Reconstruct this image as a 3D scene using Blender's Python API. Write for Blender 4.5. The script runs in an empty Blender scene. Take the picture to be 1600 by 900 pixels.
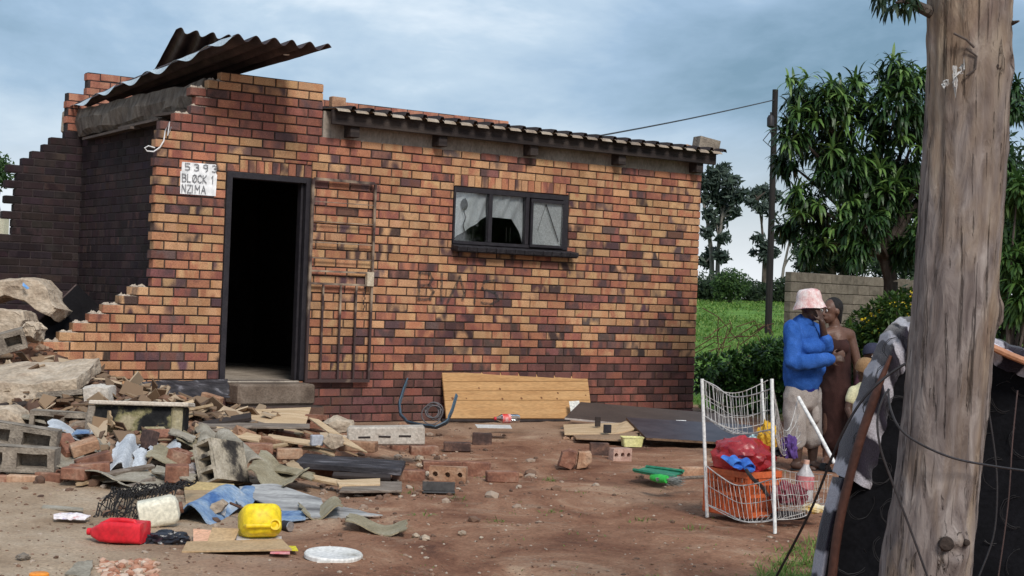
import bpy, bmesh, math, random
from mathutils import Vector, Matrix, noise as mnoise
R = math.radians
rnd = random.Random(7)
scene = bpy.context.scene
col = scene.collection

# ------------------------------------------------------------------ camera
F, CX, CY, H = 2400.0, 800.0, 450.0, 1.28       # focal length in photo pixels, eye height in metres
ROLL, PITCH = 0.037, 13 / 2400.0
PHI, WALL_Y = R(35), 16.1                        # bearing and distance of the house front
_f = Vector((0, math.cos(PITCH), math.sin(PITCH)))
_u0 = Vector((0, -math.sin(PITCH), math.cos(PITCH)))
_r0 = Vector((1, 0, 0))
_r = math.cos(ROLL) * _r0 + math.sin(ROLL) * _u0
_u = math.cos(ROLL) * _u0 - math.sin(ROLL) * _r0
EYE = Vector((0, 0, H))
cam = bpy.data.cameras.new('camera')
cam.sensor_width = 36
cam.lens = F / 1600 * 36
cam.clip_start, cam.clip_end = 0.1, 3000
camo = bpy.data.objects.new('camera', cam)
col.objects.link(camo)
m = Matrix((_r, _u, -_f)).transposed().to_4x4()
m.translation = EYE
camo.matrix_world = m
scene.camera = camo

# ------------------------------------------------------------------ sky, sun, exposure
SUN_EL, SUN_AZ = R(41), R(160)                    # behind the photographer, a little to the right
world = bpy.data.worlds.new('World')
scene.world = world
world.use_nodes = True
nt = world.node_tree
nt.nodes.clear()
def N(t, kind, **kw):
    n = t.nodes.new(kind)
    for k, v in kw.items():
        setattr(n, k, v)
    return n
def L(t, a, b):
    t.links.new(a, b)
out = N(nt, 'ShaderNodeOutputWorld')
bg = N(nt, 'ShaderNodeBackground')
L(nt, bg.outputs[0], out.inputs[0])
sky = N(nt, 'ShaderNodeTexSky', sky_type='NISHITA')
sky.sun_disc = False
sky.sun_elevation = SUN_EL
sky.sun_rotation = SUN_AZ
sky.air_density, sky.dust_density = 1.2, 2.0
tc = N(nt, 'ShaderNodeTexCoord')
sep = N(nt, 'ShaderNodeSeparateXYZ')
L(nt, tc.outputs['Generated'], sep.inputs[0])
zz = N(nt, 'ShaderNodeMath', operation='MAXIMUM'); zz.inputs[1].default_value = 0.0
L(nt, sep.outputs[2], zz.inputs[0])
mp = N(nt, 'ShaderNodeMapping')
mp.inputs['Location'].default_value = (5.3, 1.2, 2.0)
mp.inputs['Scale'].default_value = (2.6, 2.6, 6.5)
L(nt, tc.outputs['Generated'], mp.inputs[0])
nz = N(nt, 'ShaderNodeTexNoise')
nz.inputs['Scale'].default_value = 1.25
nz.inputs['Detail'].default_value = 7
nz.inputs['Roughness'].default_value = 0.55
nz.inputs['Distortion'].default_value = 0.2
L(nt, mp.outputs[0], nz.inputs['Vector'])
rp = N(nt, 'ShaderNodeValToRGB')
e = rp.color_ramp.elements
e[0].position, e[0].color = 0.33, (0.15, 0.26, 0.37, 1)
e[1].position, e[1].color = 0.63, (0.82, 0.88, 0.94, 1)
x = e.new(0.47); x.color = (0.31, 0.44, 0.60, 1)
x = e.new(0.55); x.color = (0.47, 0.59, 0.72, 1)
L(nt, nz.outputs['Fac'], rp.inputs[0])
hz = N(nt, 'ShaderNodeMapRange')                   # cloud deck thins to white towards the horizon
hz.inputs['From Min'].default_value = 0.0
hz.inputs['From Max'].default_value = 0.12
hz.inputs['To Min'].default_value = 0.85
hz.inputs['To Max'].default_value = 0.0
L(nt, zz.outputs[0], hz.inputs['Value'])
mxh = N(nt, 'ShaderNodeMix', data_type='RGBA')
L(nt, hz.outputs[0], mxh.inputs['Factor'])
L(nt, rp.outputs[0], mxh.inputs['A'])
mxh.inputs['B'].default_value = (0.98, 1.0, 1.02, 1)
sc = N(nt, 'ShaderNodeMix', data_type='RGBA', blend_type='MULTIPLY')
sc.inputs['Factor'].default_value = 1
sc.inputs['B'].default_value = (0.10, 0.10, 0.10, 1)   # sky strength 0.10 behind the clouds
L(nt, sky.outputs[0], sc.inputs['A'])
mxs = N(nt, 'ShaderNodeMix', data_type='RGBA')
mxs.inputs['Factor'].default_value = 0.85
L(nt, sc.outputs['Result'], mxs.inputs['A']); L(nt, mxh.outputs['Result'], mxs.inputs['B'])
L(nt, mxs.outputs['Result'], bg.inputs[0])
bg.inputs[1].default_value = 0.60

sl = bpy.data.lights.new('sun', 'SUN')
sl.energy, sl.angle, sl.color = 1.5, R(16), (1.0, 0.95, 0.88)
so = bpy.data.objects.new('sun', sl)
col.objects.link(so)
sd = Vector((math.sin(SUN_AZ) * math.cos(SUN_EL), math.cos(SUN_AZ) * math.cos(SUN_EL), math.sin(SUN_EL)))
so.rotation_euler = (-sd).to_track_quat('-Z', 'Y').to_euler()
vs = scene.view_settings
vs.view_transform, vs.look, vs.exposure, vs.gamma = 'Standard', 'None', 1.02, 1.0
vs.use_curve_mapping = False

# ------------------------------------------------------------------ helpers
def ray(x, y):
    return _f + (x - CX) / F * _r - (y - CY) / F * _u
def at(x, y, Y):                                  # the point at distance Y that the photo shows at x, y
    d = ray(x, y)
    return EYE + d * (Y / d.y)
def gnd(x, y, z=0.0):                             # the point at height z
    d = ray(x, y)
    return EYE + d * ((z - H) / d.z)
HO = Vector((0, WALL_Y, 0))
HD = Vector((math.cos(PHI), math.sin(PHI), 0))
HN = Vector((-math.sin(PHI), math.cos(PHI), 0))
def hw(x, y, off=0.0):                            # photo pixel on the house's front plane -> house frame
    d = ray(x, y)
    t = ((HO + HN * off - EYE).dot(HN)) / d.dot(HN)
    p = EYE + d * t - HO
    return Vector((p.dot(HD), off, p.z))
def fb(p, s=1.0, o=3):
    v, a = 0.0, 1.0
    p = Vector(p) * s
    for _ in range(o):
        v += a * mnoise.noise(p); p = p * 2.03; a *= 0.5
    return v

ORG = {}
def tag(o, label=None, cat=None, group=None, kind=None):
    for k, v in (('label', label), ('category', cat), ('group', group), ('kind', kind)):
        if v: o[k] = v
    return o
def empty(name, loc, label=None, cat=None, group=None, rz=0.0):
    o = bpy.data.objects.new(name, None)
    o.empty_display_size = 0.1
    o.location = loc
    o.rotation_euler = (0, 0, rz)
    col.objects.link(o)
    ORG[o] = Vector(loc) if rz == 0 else Vector((0, 0, 0))
    return tag(o, label, cat, group)
def link(name, me, parent=None, loc=(0, 0, 0), rot=(0, 0, 0), frame=None):
    o = bpy.data.objects.new(name, me)
    col.objects.link(o)
    loc = Vector(loc)
    ORG[o] = loc.copy()
    if parent:
        o.parent = parent
        loc = loc - ORG[parent]
    o.location = loc
    o.rotation_euler = rot
    return o

class MB:
    def __init__(s):
        s.v, s.f, s.m, s.ca, s.cb, s.uv = [], [], [], [], [], []
        s.col = False
    def add(s, vs_, fs, mi=0):
        b = len(s.v)
        s.v += [Vector(p) for p in vs_]
        s.f += [tuple(b + i for i in f) for f in fs]
        s.m += [mi] * len(fs)
        return s
    def box(s, c, d, rot=None, mi=0):
        c = Vector(c); x, y, z = d[0] / 2, d[1] / 2, d[2] / 2
        p = [Vector((i * x, j * y, k * z)) for k in (-1, 1) for j in (-1, 1) for i in (-1, 1)]
        if rot is not None: p = [rot @ q for q in p]
        return s.hexa([c + q for q in p], mi)
    def span(s, x0, x1, y0, y1, z0, z1, mi=0):
        return s.box(((x0 + x1) / 2, (y0 + y1) / 2, (z0 + z1) / 2), (x1 - x0, y1 - y0, z1 - z0), None, mi)
    def hexa(s, p, mi=0):       # corners ordered x fastest, then y, then z
        return s.add(p, [(0, 2, 3, 1), (4, 5, 7, 6), (0, 1, 5, 4), (2, 6, 7, 3), (0, 4, 6, 2), (1, 3, 7, 5)], mi)
    def tube(s, path, r, n=8, mi=0, caps=True, closed=False):
        path = [Vector(p) for p in path]
        k = len(path)
        rr = r if isinstance(r, (list, tuple)) else [r] * k
        b = len(s.v)
        t0 = None
        for i, p in enumerate(path):
            a = path[max(i - 1, 0)] if not closed else path[(i - 1) % k]
            c = path[min(i + 1, k - 1)] if not closed else path[(i + 1) % k]
            t = (c - a)
            t = t.normalized() if t.length > 1e-9 else Vector((0, 0, 1))
            if t0 is None:
                up = Vector((0, 0, 1)) if abs(t.z) < 0.9 else Vector((1, 0, 0))
                x = t.cross(up).normalized()
            else:
                x = (x - t * x.dot(t))
                x = x.normalized() if x.length > 1e-6 else t.orthogonal().normalized()
            t0 = t
            y = t.cross(x)
            for j in range(n):
                g = 2 * math.pi * j / n
                s.v.append(p + (x * math.cos(g) + y * math.sin(g)) * rr[i])
        fs = []
        for i in range(k if closed else k - 1):
            i2 = (i + 1) % k
            for j in range(n):
                fs.append((b + i * n + j, b + i * n + (j + 1) % n, b + i2 * n + (j + 1) % n, b + i2 * n + j))
        if caps and not closed:
            fs.append(tuple(b + j for j in reversed(range(n))))
            fs.append(tuple(b + (k - 1) * n + j for j in range(n)))
        s.f += fs; s.m += [mi] * len(fs)
        return s
    def grid(s, fn, nu, nv, mi=0, closed_u=False):
        b = len(s.v)
        for j in range(nv + 1):
            for i in range(nu + (0 if closed_u else 1)):
                s.v.append(Vector(fn(i / nu, j / nv)))
        w = nu if closed_u else nu + 1
        fs = []
        for j in range(nv):
            for i in range(nu):
                i2 = (i + 1) % w
                fs.append((b + j * w + i, b + j * w + i2, b + (j + 1) * w + i2, b + (j + 1) * w + i))
        s.f += fs; s.m += [mi] * len(fs)
        return s
    def loft(s, secs, mi=0, caps=True):
        n = len(secs[0]); b = len(s.v); fs = []
        for c in secs: s.v += [Vector(p) for p in c]
        for i in range(len(secs) - 1):
            for j in range(n):
                fs.append((b + i * n + j, b + i * n + (j + 1) % n, b + (i + 1) * n + (j + 1) % n, b + (i + 1) * n + j))
        if caps:
            fs.append(tuple(b + j for j in reversed(range(n))))
            fs.append(tuple(b + (len(secs) - 1) * n + j for j in range(n)))
        s.f += fs; s.m += [mi] * len(fs)
        return s
    def lathe(s, prof, c, axis=(0, 0, 1), n=20, mi=0):
        ax = Vector(axis).normalized(); x = ax.orthogonal().normalized(); y = ax.cross(x); c = Vector(c)
        return s.loft([[c + ax * h + (x * math.cos(2 * math.pi * j / n) + y * math.sin(2 * math.pi * j / n)) * max(r, 1e-4) for j in range(n)] for r, h in prof], mi)
    def mesh(s, name, mats, origin=None, smooth=False, thick=0.0, bevel=0.0, sharp=True):
        o = origin if origin is not None else Vector((0, 0, 0))
        me = bpy.data.meshes.new(name)
        me.from_pydata([tuple(p - o) for p in s.v], [], s.f)
        for mt in (mats if isinstance(mats, (list, tuple)) else [mats]): me.materials.append(mt)
        me.polygons.foreach_set('material_index', s.m)
        if thick or bevel:
            bm = bmesh.new(); bm.from_mesh(me)
            if bevel:
                bmesh.ops.remove_doubles(bm, verts=bm.verts, dist=1e-5)
                bmesh.ops.bevel(bm, geom=list(bm.edges), offset=bevel, segments=1 if not smooth else 2, affect='EDGES', profile=0.6)
            if thick: bmesh.ops.solidify(bm, geom=list(bm.faces), thickness=thick)
            bmesh.ops.recalc_face_normals(bm, faces=bm.faces)
            bm.to_mesh(me); bm.free()
        if smooth:
            me.polygons.foreach_set('use_smooth', [True] * len(me.polygons))
            if sharp: me.set_sharp_from_angle(angle=R(40))
        me.update()
        return me
    def build(s, name, mats, parent=None, origin=None, label=None, cat=None, group=None, kind=None, **kw):
        if origin is None:
            lo = Vector([min(p[i] for p in s.v) for i in range(3)]); hi = Vector([max(p[i] for p in s.v) for i in range(3)])
            origin = Vector(((lo.x + hi.x) / 2, (lo.y + hi.y) / 2, lo.z))
        o = link(name, s.mesh(name, mats, origin, **kw), parent, origin)
        return tag(o, label, cat, group, kind)

def rotm(yaw=0, pitch=0, roll=0):
    return Matrix.Rotation(R(yaw), 3, 'Z') @ Matrix.Rotation(R(pitch), 3, 'Y') @ Matrix.Rotation(R(roll), 3, 'X')

# ------------------------------------------------------------------ materials
MATS = {}
def mat(name, stops, scale=4.0, rough=0.85, bump=0.25, detail=6, metal=0.0, fine=60.0, stretch=(1, 1, 1), spec=0.3, bdist=0.01, lo=0.3, hi=0.7, rvar=True, coords='Object', val=0.0):
    """noise mixed through colour stops, finer grain on top, bump from both"""
    if name in MATS: return MATS[name]
    mt = bpy.data.materials.new(name); mt.use_nodes = True
    t = mt.node_tree; b = t.nodes['Principled BSDF']
    b.inputs['Roughness'].default_value = rough
    b.inputs['Metallic'].default_value = metal
    b.inputs['Specular IOR Level'].default_value = spec
    tcn = N(t, 'ShaderNodeTexCoord')
    mpn = N(t, 'ShaderNodeMapping'); mpn.inputs['Scale'].default_value = stretch
    if rvar:
        oi = N(t, 'ShaderNodeObjectInfo')
        ml = N(t, 'ShaderNodeMath', operation='MULTIPLY'); ml.inputs[1].default_value = 37.0
        L(t, oi.outputs['Random'], ml.inputs[0])
        ad = N(t, 'ShaderNodeVectorMath', operation='ADD')
        L(t, tcn.outputs[coords], ad.inputs[0]); L(t, ml.outputs[0], ad.inputs[1])
        L(t, ad.outputs[0], mpn.inputs[0])
    else:
        L(t, tcn.outputs[coords], mpn.inputs[0])
    n1 = N(t, 'ShaderNodeTexNoise'); n1.inputs['Scale'].default_value = scale; n1.inputs['Detail'].default_value = detail
    n1.inputs['Roughness'].default_value = 0.6
    n2 = N(t, 'ShaderNodeTexNoise'); n2.inputs['Scale'].default_value = fine; n2.inputs['Detail'].default_value = 4
    L(t, mpn.outputs[0], n1.inputs['Vector']); L(t, mpn.outputs[0], n2.inputs['Vector'])
    r = N(t, 'ShaderNodeValToRGB'); el = r.color_ramp.elements
    k = len(stops)
    el[0].position = lo; el[1].position = hi
    for i in range(1, k - 1): el.new(lo + (hi - lo) * i / (k - 1))
    for i, c in enumerate(stops): el[i].color = (*c, 1)
    L(t, n1.outputs['Fac'], r.inputs[0])
    g = N(t, 'ShaderNodeMapRange'); g.inputs['From Min'].default_value = 0.25; g.inputs['From Max'].default_value = 0.75
    g.inputs['To Min'].default_value = 0.72; g.inputs['To Max'].default_value = 1.25
    L(t, n2.outputs['Fac'], g.inputs['Value'])
    mx = N(t, 'ShaderNodeMix', data_type='RGBA', blend_type='MULTIPLY'); mx.inputs['Factor'].default_value = 1
    L(t, r.outputs[0], mx.inputs['A']); L(t, g.outputs[0], mx.inputs['B'])
    res = mx.outputs['Result']
    if val and rvar:
        hs = N(t, 'ShaderNodeHueSaturation')
        mr = N(t, 'ShaderNodeMapRange'); mr.inputs['To Min'].default_value = 1 - val; mr.inputs['To Max'].default_value = 1 + val
        L(t, oi.outputs['Random'], mr.inputs['Value']); L(t, mr.outputs[0], hs.inputs['Value']); L(t, res, hs.inputs['Color'])
        res = hs.outputs[0]
    L(t, res, b.inputs['Base Color'])
    if bump:
        bn = N(t, 'ShaderNodeBump'); bn.inputs['Strength'].default_value = bump; bn.inputs['Distance'].default_value = bdist
        sm = N(t, 'ShaderNodeMath', operation='ADD')
        L(t, n1.outputs['Fac'], sm.inputs[0]); L(t, n2.outputs['Fac'], sm.inputs[1]); L(t, sm.outputs[0], bn.inputs['Height'])
        L(t, bn.outputs[0], b.inputs['Normal'])
    MATS[name] = mt
    return mt

def brick_material(name, soot=0.0):
    """each brick carries an edge colour and a flash colour; noise along the brick decides where the flash shows"""
    mt = bpy.data.materials.new(name); mt.use_nodes = True
    t = mt.node_tree; b = t.nodes['Principled BSDF']
    b.inputs['Roughness'].default_value = 0.88; b.inputs['Specular IOR Level'].default_value = 0.2
    ca = N(t, 'ShaderNodeAttribute', attribute_name='edge_colour'); cb = N(t, 'ShaderNodeAttribute', attribute_name='flash_colour')
    lc = N(t, 'ShaderNodeAttribute', attribute_name='brick_place')
    mpn = N(t, 'ShaderNodeMapping'); mpn.inputs['Scale'].default_value = (8.5, 5, 4)
    L(t, lc.outputs['Vector'], mpn.inputs[0])
    n1 = N(t, 'ShaderNodeTexNoise'); n1.inputs['Scale'].default_value = 1.0; n1.inputs['Detail'].default_value = 1.2; n1.inputs['Distortion'].default_value = 0.4
    L(t, mpn.outputs[0], n1.inputs['Vector'])
    mr = N(t, 'ShaderNodeMapRange', interpolation_type='SMOOTHSTEP'); mr.inputs['From Min'].default_value = 0.40; mr.inputs['From Max'].default_value = 0.63
    L(t, n1.outputs['Fac'], mr.inputs['Value'])
    mx = N(t, 'ShaderNodeMix', data_type='RGBA'); L(t, mr.outputs[0], mx.inputs['Factor'])
    L(t, ca.outputs['Color'], mx.inputs['A']); L(t, cb.outputs['Color'], mx.inputs['B'])
    n2 = N(t, 'ShaderNodeTexNoise'); n2.inputs['Scale'].default_value = 110; n2.inputs['Detail'].default_value = 4
    L(t, lc.outputs['Vector'], n2.inputs['Vector'])
    g = N(t, 'ShaderNodeMapRange'); g.inputs['From Min'].default_value = 0.3; g.inputs['From Max'].default_value = 0.7
    g.inputs['To Min'].default_value = 0.70; g.inputs['To Max'].default_value = 1.22
    L(t, n2.outputs['Fac'], g.inputs['Value'])
    mu = N(t, 'ShaderNodeMix', data_type='RGBA', blend_type='MULTIPLY'); mu.inputs['Factor'].default_value = 1
    L(t, mx.outputs['Result'], mu.inputs['A']); L(t, g.outputs[0], mu.inputs['B'])
    ge = N(t, 'ShaderNodeNewGeometry')                      # grime that runs across many bricks
    gm_ = N(t, 'ShaderNodeMapping'); gm_.inputs['Scale'].default_value = (1.6, 1.6, .9); L(t, ge.outputs['Position'], gm_.inputs[0])
    n3 = N(t, 'ShaderNodeTexNoise'); n3.inputs['Scale'].default_value = 1.3; n3.inputs['Detail'].default_value = 7; n3.inputs['Roughness'].default_value = .65; L(t, gm_.outputs[0], n3.inputs['Vector'])
    g3 = N(t, 'ShaderNodeMapRange'); g3.inputs['From Min'].default_value = .33; g3.inputs['From Max'].default_value = .6; g3.inputs['To Min'].default_value = .74; g3.inputs['To Max'].default_value = 1.08
    L(t, n3.outputs['Fac'], g3.inputs['Value'])
    m3 = N(t, 'ShaderNodeMix', data_type='RGBA', blend_type='MULTIPLY'); m3.inputs['Factor'].default_value = 1; L(t, mu.outputs['Result'], m3.inputs['A']); L(t, g3.outputs[0], m3.inputs['B'])
    hs = N(t, 'ShaderNodeHueSaturation'); hs.inputs['Saturation'].default_value = .91; hs.inputs['Value'].default_value = 1.0; L(t, m3.outputs['Result'], hs.inputs['Color'])
    L(t, hs.outputs[0], b.inputs['Base Color'])
    bn = N(t, 'ShaderNodeBump'); bn.inputs['Strength'].default_value = 0.35; bn.inputs['Distance'].default_value = 0.004
    L(t, n2.outputs['Fac'], bn.inputs['Height']); L(t, bn.outputs[0], b.inputs['Normal'])
    return mt

# ------------------------------------------------------------------ bricks
TAN, TAN2, ORA, RED, BRN, DRK = (0.47, 0.250, 0.112), (0.41, 0.190, 0.080), (0.38, 0.138, 0.064), (0.27, 0.085, 0.056), (0.18, 0.070, 0.054), (0.100, 0.055, 0.053)
def jit(c, a=0.12):
    k = 1 + rnd.uniform(-a, a)
    return tuple(max(0.004, x * k * (1 + rnd.uniform(-a, a) * 0.4)) for x in c)
def brick_colours(z, zone='face', u=0.0):
    r = rnd.random()
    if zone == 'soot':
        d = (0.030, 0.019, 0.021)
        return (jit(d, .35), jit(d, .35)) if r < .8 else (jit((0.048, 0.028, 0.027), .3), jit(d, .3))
    if zone == 'pink':
        return jit((0.42, 0.17, 0.10)), jit((0.30, 0.10, 0.06))
    if zone == 'parapet':            # the redder courses below the coping
        if r < .5: return jit(RED), jit(BRN)
        if r < .72: return jit(BRN), jit(DRK)
        if r < .92: return jit(ORA), jit(RED)
        return jit(TAN), jit(ORA)
    if zone == 'coping':
        return (jit(TAN), jit(TAN2)) if r < .75 else (jit(TAN2), jit(DRK))
    if z < (0.34 if u < -2.4 else 0.50 if u < 0 else 0.62):                     # plinth courses, darker clay
        if r < .62: return jit((0.135, 0.055, 0.045), .25), jit((0.095, 0.042, 0.037), .25)
        if r < .86: return jit((0.25, 0.078, 0.048), .2), jit((0.18, 0.062, 0.044), .2)
        return jit(RED), jit(BRN)
    dk = (0.24 if u > -1.6 else .09) if z < 1.0 else 0.05
    if r < dk: return jit(DRK, .3), jit(BRN, .3)
    r = rnd.random()
    if r < .20: return jit(TAN), jit(TAN2)
    if r < .43: return jit(TAN), jit(ORA)
    if r < .62: return jit(ORA), jit(RED)
    if r < .78: return jit(TAN), jit(DRK, .4)
    if r < .87: return jit(ORA), jit(BRN)
    if r < .94: return jit(TAN2), jit(ORA)
    return jit(RED), jit(DRK)

class Bricks:
    """boxes with chamfered faces that carry their own two clay colours"""
    def __init__(s): s.v, s.f, s.ea, s.fl, s.pl = [], [], [], [], []
    def add(s, c, d, cols, ch=0.004, rot=None, seed=None):
        seed = rnd.uniform(0, 400) if seed is None else seed
        b = len(s.v); c = Vector(c)
        hx, hy, hz = d[0] / 2, d[1] / 2, d[2] / 2
        j = lambda: rnd.uniform(-0.0012, 0.0012)
        for (y, k) in ((-hy, ch), (-hy + ch, 0.0), (hy, 0.0)):
            for sx, sz in ((-1, -1), (1, -1), (1, 1), (-1, 1)):
                p = Vector((sx * (hx - k) + j(), y, sz * (hz - k) + j()))
                s.pl.append((p.x + seed, p.y + seed * .37, p.z + seed * .71))
                if rot is not None: p = rot @ p
                s.v.append(c + p); s.ea.append(cols[0]); s.fl.append(cols[1])
        q = [(0, 1, 2, 3)] + [(4 + i, 4 + (i + 1) % 4, (i + 1) % 4, i) for i in range(4)] + [(8 + i, 8 + (i + 1) % 4, 4 + (i + 1) % 4, 4 + i) for i in range(4)] + [(11, 10, 9, 8)]
        s.f += [tuple(b + i for i in f) for f in q]
    def mesh(s, name, mt):
        me = bpy.data.meshes.new(name)
        me.from_pydata([tuple(p) for p in s.v], [], s.f)
        me.materials.append(mt)
        for nm, data in (('edge_colour', s.ea), ('flash_colour', s.fl)):
            a = me.attributes.new(nm, 'FLOAT_COLOR', 'POINT')
            a.data.foreach_set('color', [x for c in data for x in (*c, 1.0)])
        a = me.attributes.new('brick_place', 'FLOAT_VECTOR', 'POINT')
        a.data.foreach_set('vector', [x for c in s.pl for x in c])
        me.update()
        return me

BRICK_M = brick_material('clay_brick')
mortar = mat('mortar', [(0.034, 0.024, 0.021), (0.075, 0.052, 0.043)], 9, 0.95, 0.4)
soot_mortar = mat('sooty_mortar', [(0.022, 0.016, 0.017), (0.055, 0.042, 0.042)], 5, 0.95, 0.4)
concrete = mat('concrete', [(0.20, 0.165, 0.135), (0.33, 0.28, 0.23), (0.42, 0.36, 0.30)], 6, 0.95, 0.5, fine=45)
pale_concrete = mat('pale_concrete', [(0.28, 0.21, 0.155), (0.42, 0.335, 0.25), (0.53, 0.44, 0.345)], 7, 0.95, 0.6, fine=40, bdist=0.02)
plaster = mat('grey_plaster', [(0.15, 0.12, 0.098), (0.26, 0.22, 0.185), (0.33, 0.29, 0.25)], 3, 0.95, 0.3, stretch=(1, 1, .5))
black_steel = mat('black_steel', [(0.016, 0.014, 0.018), (0.030, 0.026, 0.030)], 12, 0.5, 0.1)
dark_wood = mat('charred_timber', [(0.013, 0.010, 0.011), (0.035, 0.026, 0.024), (0.055, 0.042, 0.036)], 5, 0.9, 0.5, stretch=(.25, 3, 3))
room_dark = mat('dark_plaster', [(0.012, 0.010, 0.011), (0.03, 0.025, 0.024)], 3, 0.95, 0.2)  # near-black colour for the room's inner faces

# ------------------------------------------------------------------ house
house = empty('brick_house', HO, 'small flat-roofed brick house with its left room knocked down to rubble', 'house', rz=PHI)
RH, BP = 0.0837, 0.2345                    # course height, brick pitch
WT = 0.106
UL, UR, UA, YB = -3.98, 2.60, -3.43, 3.50  # left end, right end, partition face, back wall depth
door_o = (-3.27, -2.395, 0.40, 2.34)
win_o = (-0.765, 0.705, 1.79, 2.385)
sol_d = (-3.14, -2.39, 2.34, 2.462)
sol_w = (-0.765, 0.665, 2.385, 2.507)
steps = [hw(*p) for p in ((203, 450), (185, 465), (160, 478), (138, 492), (113, 506), (92, 520), (67, 534), (85, 548), (80, 562), (120, 576))]
tops = [hw(*p) for p in ((250, 190), (272, 182), (298, 168), (305, 155), (297, 140), (325, 128), (345, 114))]
def left_edge(z):
    if z > 2.66:
        for p in tops:
            if z < p.z + 0.045: return p.x
        return 99
    if z > steps[0].z + 0.04: return UL + (0.02 if int(z / RH) % 2 else 0)
    return min(steps, key=lambda p: abs(p.z - z)).x if z > 0.62 else -4.80
def top_edge(u): return 3.262 if u < -2.30 else 2.735
rows = []
k = 0
while -0.01 + k * RH < 3.25:
    z0 = -0.01 + k * RH
    rows.append((k, z0 + 0.0062, z0 + RH - 0.0062)); k += 1
rects = []
zones = [door_o, win_o, sol_d, sol_w]
for k, z0, z1 in rows:
    zm = (z0 + z1) / 2
    a = left_edge(zm); b = UR if zm < 2.76 else -2.293
    segs = []
    u = -7.02 + (BP / 2 if k % 2 else 0) + rnd.uniform(-.012, .012)
    cuts = [a]
    while u < b - 0.05:
        if u > a + 0.05: cuts.append(u)
        u += BP
    cuts.append(b)
    for i in range(len(cuts) - 1): segs.append((cuts[i], cuts[i + 1]))
    for (s0, s1) in segs:
        parts = [(s0, s1, z0, z1)]
        for (a0, a1, c0, c1) in zones:
            nxt = []
            for (p0, p1, q0, q1) in parts:
                if p1 <= a0 or p0 >= a1 or q1 <= c0 or q0 >= c1: nxt.append((p0, p1, q0, q1)); continue
                if p0 < a0: nxt.append((p0, a0, q0, q1))
                if p1 > a1: nxt.append((a1, p1, q0, q1))
                m0, m1 = max(p0, a0), min(p1, a1)
                if q1 > c1: nxt.append((m0, m1, c1 + .005, q1))
                if q0 < c0: nxt.append((m0, m1, q0, c0 - .005))
            parts = nxt
        rects += [(p0 + .0066, p1 - .0066, q0, q1, k) for (p0, p1, q0, q1) in parts if p1 - p0 > .03 and q1 - q0 > .018]
for (a0, a1, c0, c1) in (sol_d, sol_w):           # bricks on edge over the openings
    n = round((a1 - a0) / 0.0852); w = (a1 - a0) / n
    rects += [(a0 + i * w + .004, a0 + (i + 1) * w - .004, c0 + .004, c1 - .004, 99) for i in range(n)]

# mortar core of the front wall, as strips around the openings
core = MB()
zs = sorted({-0.05, 0.40, 2.34, 1.79, 2.385, 2.735, 3.255} | {r[1] - .0062 for r in rows})
for z0, z1 in zip(zs, zs[1:]):
    zm = (z0 + z1) / 2
    a = left_edge(zm); b = UR if zm < 2.74 else -2.293
    if a > 90: continue
    xs = [a + .012]
    for (a0, a1, c0, c1) in (door_o, win_o):
        if c0 < zm < c1: xs += [a0, a1]
    xs.append(b - .012)
    for i in range(0, len(xs), 2): core.span(xs[i], xs[i + 1], 0.013, WT, z0, z1)
front = core.build('front_wall', mortar, house, origin=Vector((0, 0, 0)))
def shown(r):
    p = HO + HD * (r[0] + r[1]) * .5
    p.z = (r[2] + r[3]) / 2
    return (r[1] - r[0]) * (r[3] - r[2]) / (p - EYE).length ** 2
def full_height(r): return abs((r[3] - r[2]) - (RH - .01)) < .002
def zone_of(r):
    zm = (r[2] + r[3]) / 2
    if zm > 3.10: return 'coping'
    if zm > 2.70: return 'parapet' if r[0] < -2.1 else 'face'
    return 'face'
rects.sort(key=shown, reverse=True)
single, rest = rects[:300], rects[300:]
cache = {}
for r in single:
    w = round((r[1] - r[0]) / .004) * .004; h = r[3] - r[2]
    zm = (r[2] + r[3]) / 2
    zn = zone_of(r)
    key = (w, round(h, 3), zn, round(zm / .15), round(r[0]), rnd.randrange(18))
    if key not in cache:
        bb = Bricks(); bb.add((0, 0, 0), (w, WT - .01, h), brick_colours(zm, zn, r[0]))
        cache[key] = bb.mesh('brick', BRICK_M)
    link('brick', cache[key], front, ((r[0] + r[1]) / 2, WT / 2 - .005 + rnd.uniform(-.0025, .0025), zm), (rnd.gauss(0, .004), rnd.gauss(0, .003), rnd.gauss(0, .006)))
bb = Bricks()
for r in rest:
    zm = (r[2] + r[3]) / 2
    bb.add(((r[0] + r[1]) / 2, WT / 2 - .005 + rnd.uniform(-.0025, .0025), zm), (r[1] - r[0], WT - .01, r[3] - r[2]), brick_colours(zm, zone_of(r), r[0]), rot=Matrix.Rotation(rnd.gauss(0, .006), 3, 'Z'))
tag(link('remaining_bricks', bb.mesh('remaining_bricks', BRICK_M), front), kind='stuff')

# partition wall of the lost room: its sooty left face looks out
pw = MB(); pw.span(UA + .006, UA + WT, WT + .002, YB - .002, -.05, 2.87)
part = pw.build('partition_wall', soot_mortar, house, origin=Vector((0, 0, 0)))
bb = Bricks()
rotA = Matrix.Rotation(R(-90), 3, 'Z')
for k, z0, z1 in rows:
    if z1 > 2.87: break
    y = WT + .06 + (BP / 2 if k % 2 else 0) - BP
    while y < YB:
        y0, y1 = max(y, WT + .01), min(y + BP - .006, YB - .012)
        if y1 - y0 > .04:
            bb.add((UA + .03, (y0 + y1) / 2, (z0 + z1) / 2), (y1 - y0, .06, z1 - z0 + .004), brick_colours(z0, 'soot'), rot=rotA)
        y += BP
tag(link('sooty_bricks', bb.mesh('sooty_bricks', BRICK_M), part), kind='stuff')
# white limewash runs on the partition
for (px0, py0, wpx, hpx) in ((189, 405, 5, 50), (184, 450, 12, 24), (208, 440, 6, 26)):
    pass

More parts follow.
